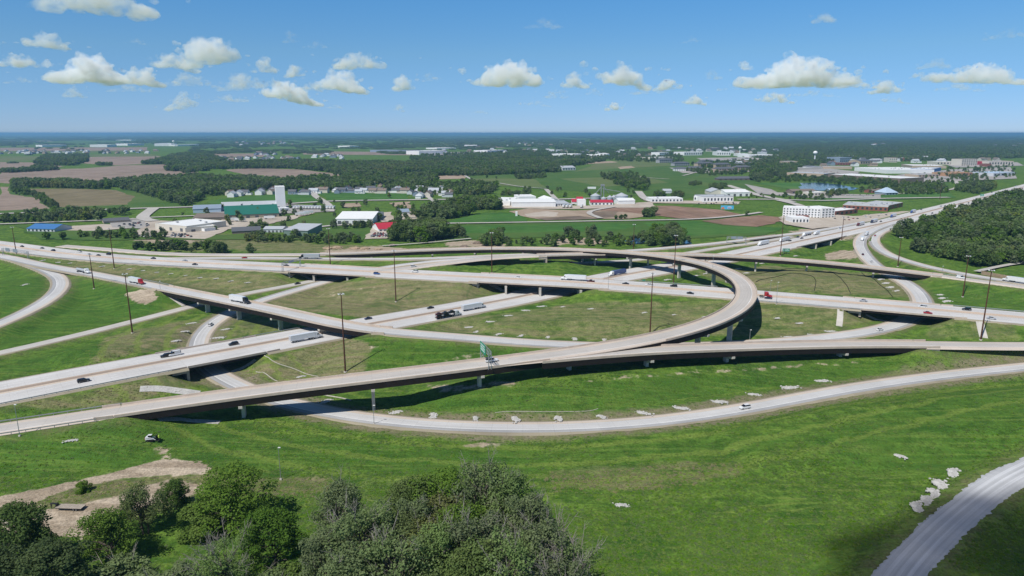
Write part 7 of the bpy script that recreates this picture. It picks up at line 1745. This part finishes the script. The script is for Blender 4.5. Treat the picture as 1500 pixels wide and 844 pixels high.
def water_tower(px, py, top, label, ball=5.2):
    p = at(px, py, 0); k = (p[1] * CP + H * SP) / F; h = (py - top) * k; g = thing('water_tower', label, 'water tower', tuple(p)); R_ = ball * k / 2; m = MB(); m.lathe([(R_ * .62, -1), (R_ * .3, R_ * .8), (R_ * .26, h - R_ * 1.7), (R_ * .5, h - R_ * 1.45)], seg=20); m.build('column', bmat('white'), g)
    t = MB(); t.lathe([(R_ * math.sin(a), h - R_ * .85 - R_ * .85 * math.cos(a)) for a in np.linspace(.25, math.pi - .02, 14)], seg=24); t.build('tank', bmat('white'), g)
water_tower(1193, 238, 221.5, 'white ball water tower standing over the shop quarter', 6.2); water_tower(1083.4, 227, 215, 'blue white water tower right of the dark hall', 4.6); water_tower(254.6, 214.3, 206, 'far left white water tower above the plant on the horizon', 3.4)
def radio():
    p = at(1030, 223, 0); k = (p[1] * CP + H * SP) / F; h = 21.5 * k; g = thing('radio_mast', 'thin lattice radio mast against the far woods right of centre', 'mast', tuple(p)); m = MB(); w = 1.3
    for i in range(3):
        a = i * 2.094; m.tube((w * math.cos(a), w * math.sin(a), 0), (w * math.cos(a), w * math.sin(a), h), .22, .2, 5)
    for q in range(int(h / 5)):
        for i in range(3):
            a, b = i * 2.094, (i + 1) * 2.094; m.tube((w * math.cos(a), w * math.sin(a), q * 5), (w * math.cos(b), w * math.sin(b), q * 5 + 5), .1, .1, 4, caps=False)
    m.build('lattice', M_GALV, g)
    for i in range(3):
        a = i * 2.094 + .5; c = MB(); c.tube((0, 0, h * .9), (h * .5 * math.cos(a), h * .5 * math.sin(a), 0), .06, .06, 4); c.build('guy_wire', M_GALV, g)
radio()

# parked cars, semi trailers, spoil heaps
CARM = {}
def tiny_car(c):
    if c not in CARM:
        b = MB(); loft(b, [(-2.2, .8, .76, .35, .85), (-2.0, .88, .84, .2, .95), (1.0, .9, .86, .2, .95), (2.2, .8, .7, .3, .75)], 0); loft(b, [(-1.7, .8, .7, .92, 1.1), (-1.0, .8, .64, .92, 1.48), (.4, .8, .64, .92, 1.48), (1.2, .78, .66, .9, .97)], 1)
        b.box((-.3, 0, 1.49), (1.3, 1.2, .06), 0, 0)
        for x in (-1.3, 1.3):
            for y in (-.8, .8): b.tube((x, y - .12, .33), (x, y + .12, .33), .33, .33, 8, 2)
        o = b.build('parked_car', [paint(c), M_GLASS, M_TYRE]); me = o.data; bpy.data.objects.remove(o); CARM[c] = me
    return CARM[c]
def park(poly, n, label, grp, seed, sx=3.1, sy=9.0):
    r = np.random.default_rng(seed); P = wpoly(poly); xs = [p[0] for p in P]; ys = [p[1] for p in P]; spots = []
    for x in np.arange(min(xs), max(xs), sx):
        for y in np.arange(min(ys), max(ys), sy): spots.append((x, y))
    spots = np.array(spots); m = inpoly(spots[:, 0], spots[:, 1], P); spots = spots[m]; r.shuffle(spots)
    for x, y in spots[:n]:
        o = bpy.data.objects.new('parked_car', tiny_car(r.choice(['white', 'white', 'silver', 'grey', 'black', 'navy', 'red', 'tan', 'charcoal']))); COL.objects.link(o); o.location = (x + r.normal(0, .15), y + r.normal(0, .3), max(.3, float(ground(x, y)) + .1) + _zl[0] * .4); o.rotation_euler = (0, 0, 1.5708 + (3.14159 if r.random() < .5 else 0) + r.normal(0, .04))
        tag(o, label, 'car', grp)
park([(540,348),(548,342),(578,342),(572,348)], 28, 'car on the lot of the red roofed store', 'cars at the red roofed store', 1, 3.0, 8); park([(200,345),(222,340),(300,347),(270,350),(215,349)], 26, 'vehicle in the crowded yard before the tan factory', 'vehicles before the tan factory', 2, 3.6, 9)
park([(165,333),(200,326),(222,330),(215,334)], 14, 'car on the lot beside the low grey roofed building', 'cars at the grey roofed building', 3); park([(1020,299.5),(1080,299.5),(1080,297.2),(1020,297.2)], 14, 'car before the glass fronted showroom', 'cars at the showroom', 4, 4, 14); park([(1195,256),(1205,251),(1260,255),(1262,260),(1230,260)], 40, 'car on the sales lot behind the very long warehouse', 'cars on the sales lot', 5, 4, 14)
park([(1300,264),(1330,257),(1390,256),(1390,264),(1340,266)], 40, 'car on the lot before the shopping centre', 'cars at the shopping centre', 6, 5, 22); park([(1125,290),(1200,288),(1280,290),(1280,286.5),(1130,285)], 24, 'car on the lot along the pond road', 'cars along the pond road', 7, 4, 14); park([(1190,328),(1225,321),(1290,314),(1300,317),(1230,326)], 14, 'vehicle on the building site beside the hotel', 'vehicles by the hotel', 8, 6, 14); park([(345,338),(365,334),(400,334),(405,337),(350,340)], 10, 'car by the low dark hall', 'cars at the low dark hall', 9, 4, 9)
TRM = MB(); TRM.box((0, 0, 2.5), (13.5, 2.6, 2.8)); TRM.box((-4.5, 0, .6), (3, 2.2, .9), 0, 1); TRM.box((4.2, 0, .55), (.3, 1.6, 1.1), 0, 1); _t = TRM.build('parked_trailer', [paint('white'), M_TYRE]); _tm = _t.data; bpy.data.objects.remove(_t)
for grp, lab, pts in [('trailers by the tower', 'white semi trailer parked in the row right of the white tower', [(x, 307 + (x - 470) * .004, 1.6) for x in np.linspace(432, 489, 14)]), ('trailers at the white factory', 'white semi trailer at the docks of the long white factory', [(x, 304.7, 1.3) for x in (826, 831, 836, 852)]), ('trailers by the green roof', 'pale trailer in the yard before the green roofed factory', [(340, 325, .3), (352, 325.5, .1), (395, 322, .2), (440, 317, .4), (446, 316, .4), (452, 314.5, .5)])]:
    for x, y, a in pts:
        o = bpy.data.objects.new('parked_trailer', _tm); COL.objects.link(o); p = at(x, y, 0); o.location = (p[0], p[1], _zl[0]); o.rotation_euler = (0, 0, a); tag(o, lab, 'trailer', grp)
def heap(px, py, w, l, mat):
    p = at_ground(px, py); k = np.linalg.norm(p[:2]) / F; r_ = w * k / 2; b = bmesh.new(); bmesh.ops.create_icosphere(b, subdivisions=4, radius=1)
    for v in b.verts:
        q = v.co; nz = 1 + .35 * mnoise.fractal(q * 1.7 + Vector((px, py, 0)), 1, 2, 4); v.co = Vector((q.x * r_ * nz, q.y * r_ * .8 * nz, (max(q.z, -.2) ** 1) * r_ * .42 * nz))
    me = bpy.data.meshes.new('spoil_heap'); b.to_mesh(me); b.free(); me.materials.append(mat); o = bpy.data.objects.new('spoil_heap', me); COL.objects.link(o); o.location = p; tag(o, l, 'earth heap')
M_SPOIL = plain('spoil_earth', (.36, .27, .185), .95, 0, .1, .2, .3); M_SPOILD = plain('spoil_dark', (.20, .155, .12), .95, 0, .1, .25, .3)
for x, y, w, l, m in [(480,364.5,14,'tan earth heap at the left end of the heaps behind the flyover start',M_SPOIL), (494,364,16,'tan earth heap, second of the heaps behind the flyover start',M_SPOIL), (520,364.5,14,'tan earth heap, third of the heaps behind the flyover start',M_SPOIL), (534,365,14,'tan earth heap, fourth of the heaps behind the flyover start',M_SPOIL), (554,366,12,'tan earth heap at the right end of the heaps behind the flyover start',M_SPOIL), (575,360,13,'brown earth heap left of the creek wood',M_SPOILD), (680,361.5,12,'dark earth heap behind the flyover, left of the mast',M_SPOILD), (700,357,15,'flat brown earth heap before the creek wood',M_SPOILD)]: heap(x, y, w, l, m)
# ------------------------------------------------------------------ the air
def haze():
    x0, x1, y0, y1, z0, z1 = -62000, 62000, -7500, 72000, -8.0, HAZE_TOP
    mb = MB(); mb.box(((x0 + x1) / 2, (y0 + y1) / 2, (z0 + z1) / 2), (x1 - x0, y1 - y0, z1 - z0))
    m = bpy.data.materials.new('haze_air'); m.use_nodes = True; m.node_tree.nodes.clear(); k = NT(m.node_tree)
    pv = k.n('ShaderNodeVolumePrincipled'); o = k.n('ShaderNodeOutputMaterial'); k.l(pv.outputs[0], o.inputs['Volume'])
    pv.inputs['Color'].default_value = (0.32, 0.61, 1.0, 1); pv.inputs['Density'].default_value = HAZE_D; pv.inputs['Anisotropy'].default_value = 0.3
    ob = mb.build('haze', m); ob['kind'] = 'stuff'
HAZE_TOP = 125.0; HAZE_D = 6.2e-5
haze()
# ------------------------------------------------------------------ light
SUN_EL, SUN_AZ = R(55), R(40)     # shadows fall toward +x +y: the sun stands behind the camera, to the left
sd = bpy.data.lights.new('sun', 'SUN'); so = bpy.data.objects.new('sun', sd); COL.objects.link(so)
sd.energy = 4.7; sd.angle = R(0.53); sd.color = (1.0, 0.965, 0.905)
sdir = Vector((-math.cos(SUN_EL) * math.sin(SUN_AZ), -math.cos(SUN_EL) * math.cos(SUN_AZ), math.sin(SUN_EL)))   # towards the sun
so.rotation_euler = (-sdir).to_track_quat('-Z', 'Y').to_euler(); so.location = (-100, -100, 400)
W = bpy.data.worlds.new('World'); S.world = W; W.use_nodes = True
wk = NT(W.node_tree); W.node_tree.nodes.clear()
sky = wk.n('ShaderNodeTexSky', sky_type='NISHITA'); sky.sun_disc = False
sky.sun_elevation = SUN_EL; sky.sun_rotation = math.atan2(sdir.x, sdir.y); sky.altitude = 4000
sky.air_density = 1.0; sky.dust_density = 0.0; sky.ozone_density = 4.0
bg = wk.n('ShaderNodeBackground'); wo = wk.n('ShaderNodeOutputWorld')
tcw = wk.n('ShaderNodeTexCoord'); sp_ = wk.n('ShaderNodeSeparateXYZ'); wk.l(tcw.outputs['Generated'], sp_.inputs[0])
cr = wk.n('ShaderNodeValToRGB'); wk.l(sp_.outputs[2], cr.inputs[0])
el_ = cr.color_ramp.elements
for p_, c_ in ((0.0, (.53, .62, .84)), (.012, (.53, .63, .85)), (.106, (.70, .93, .95)), (.171, (.64, 1.07, 1.17)), (.5, (.8, 1.0, 1.05))):
    if p_ == 0: e = el_[0]
    elif p_ == .5: e = el_[-1]; e.position = .5
    else: e = el_.new(p_)
    e.color = (c_[0] * .8, c_[1] * .8, c_[2] * .8, 1)
mu = wk.n('ShaderNodeVectorMath', operation='MULTIPLY'); wk.l(sky.outputs[0], mu.inputs[0]); wk.l(cr.outputs[0], mu.inputs[1])
ms = wk.n('ShaderNodeVectorMath', operation='SCALE'); wk.l(mu.outputs[0], ms.inputs[0]); ms.inputs['Scale'].default_value = 1.25
wk.l(ms.outputs[0], bg.inputs[0]); bg.inputs[1].default_value = 0.11; wk.l(bg.outputs[0], wo.inputs[0])
S.view_settings.view_transform = 'Standard'; S.view_settings.look = 'None'
S.view_settings.exposure = 0.0; S.view_settings.gamma = 1.0; S.view_settings.use_curve_mapping = False
S.render.engine = 'CYCLES'
S.cycles.max_bounces = 12; S.cycles.diffuse_bounces = 4; S.cycles.glossy_bounces = 2; S.cycles.transmission_bounces = 4
S.cycles.transparent_max_bounces = 6; S.cycles.volume_bounces = 10
S.cycles.caustics_reflective = False; S.cycles.caustics_refractive = False
S.cycles.use_denoising = True
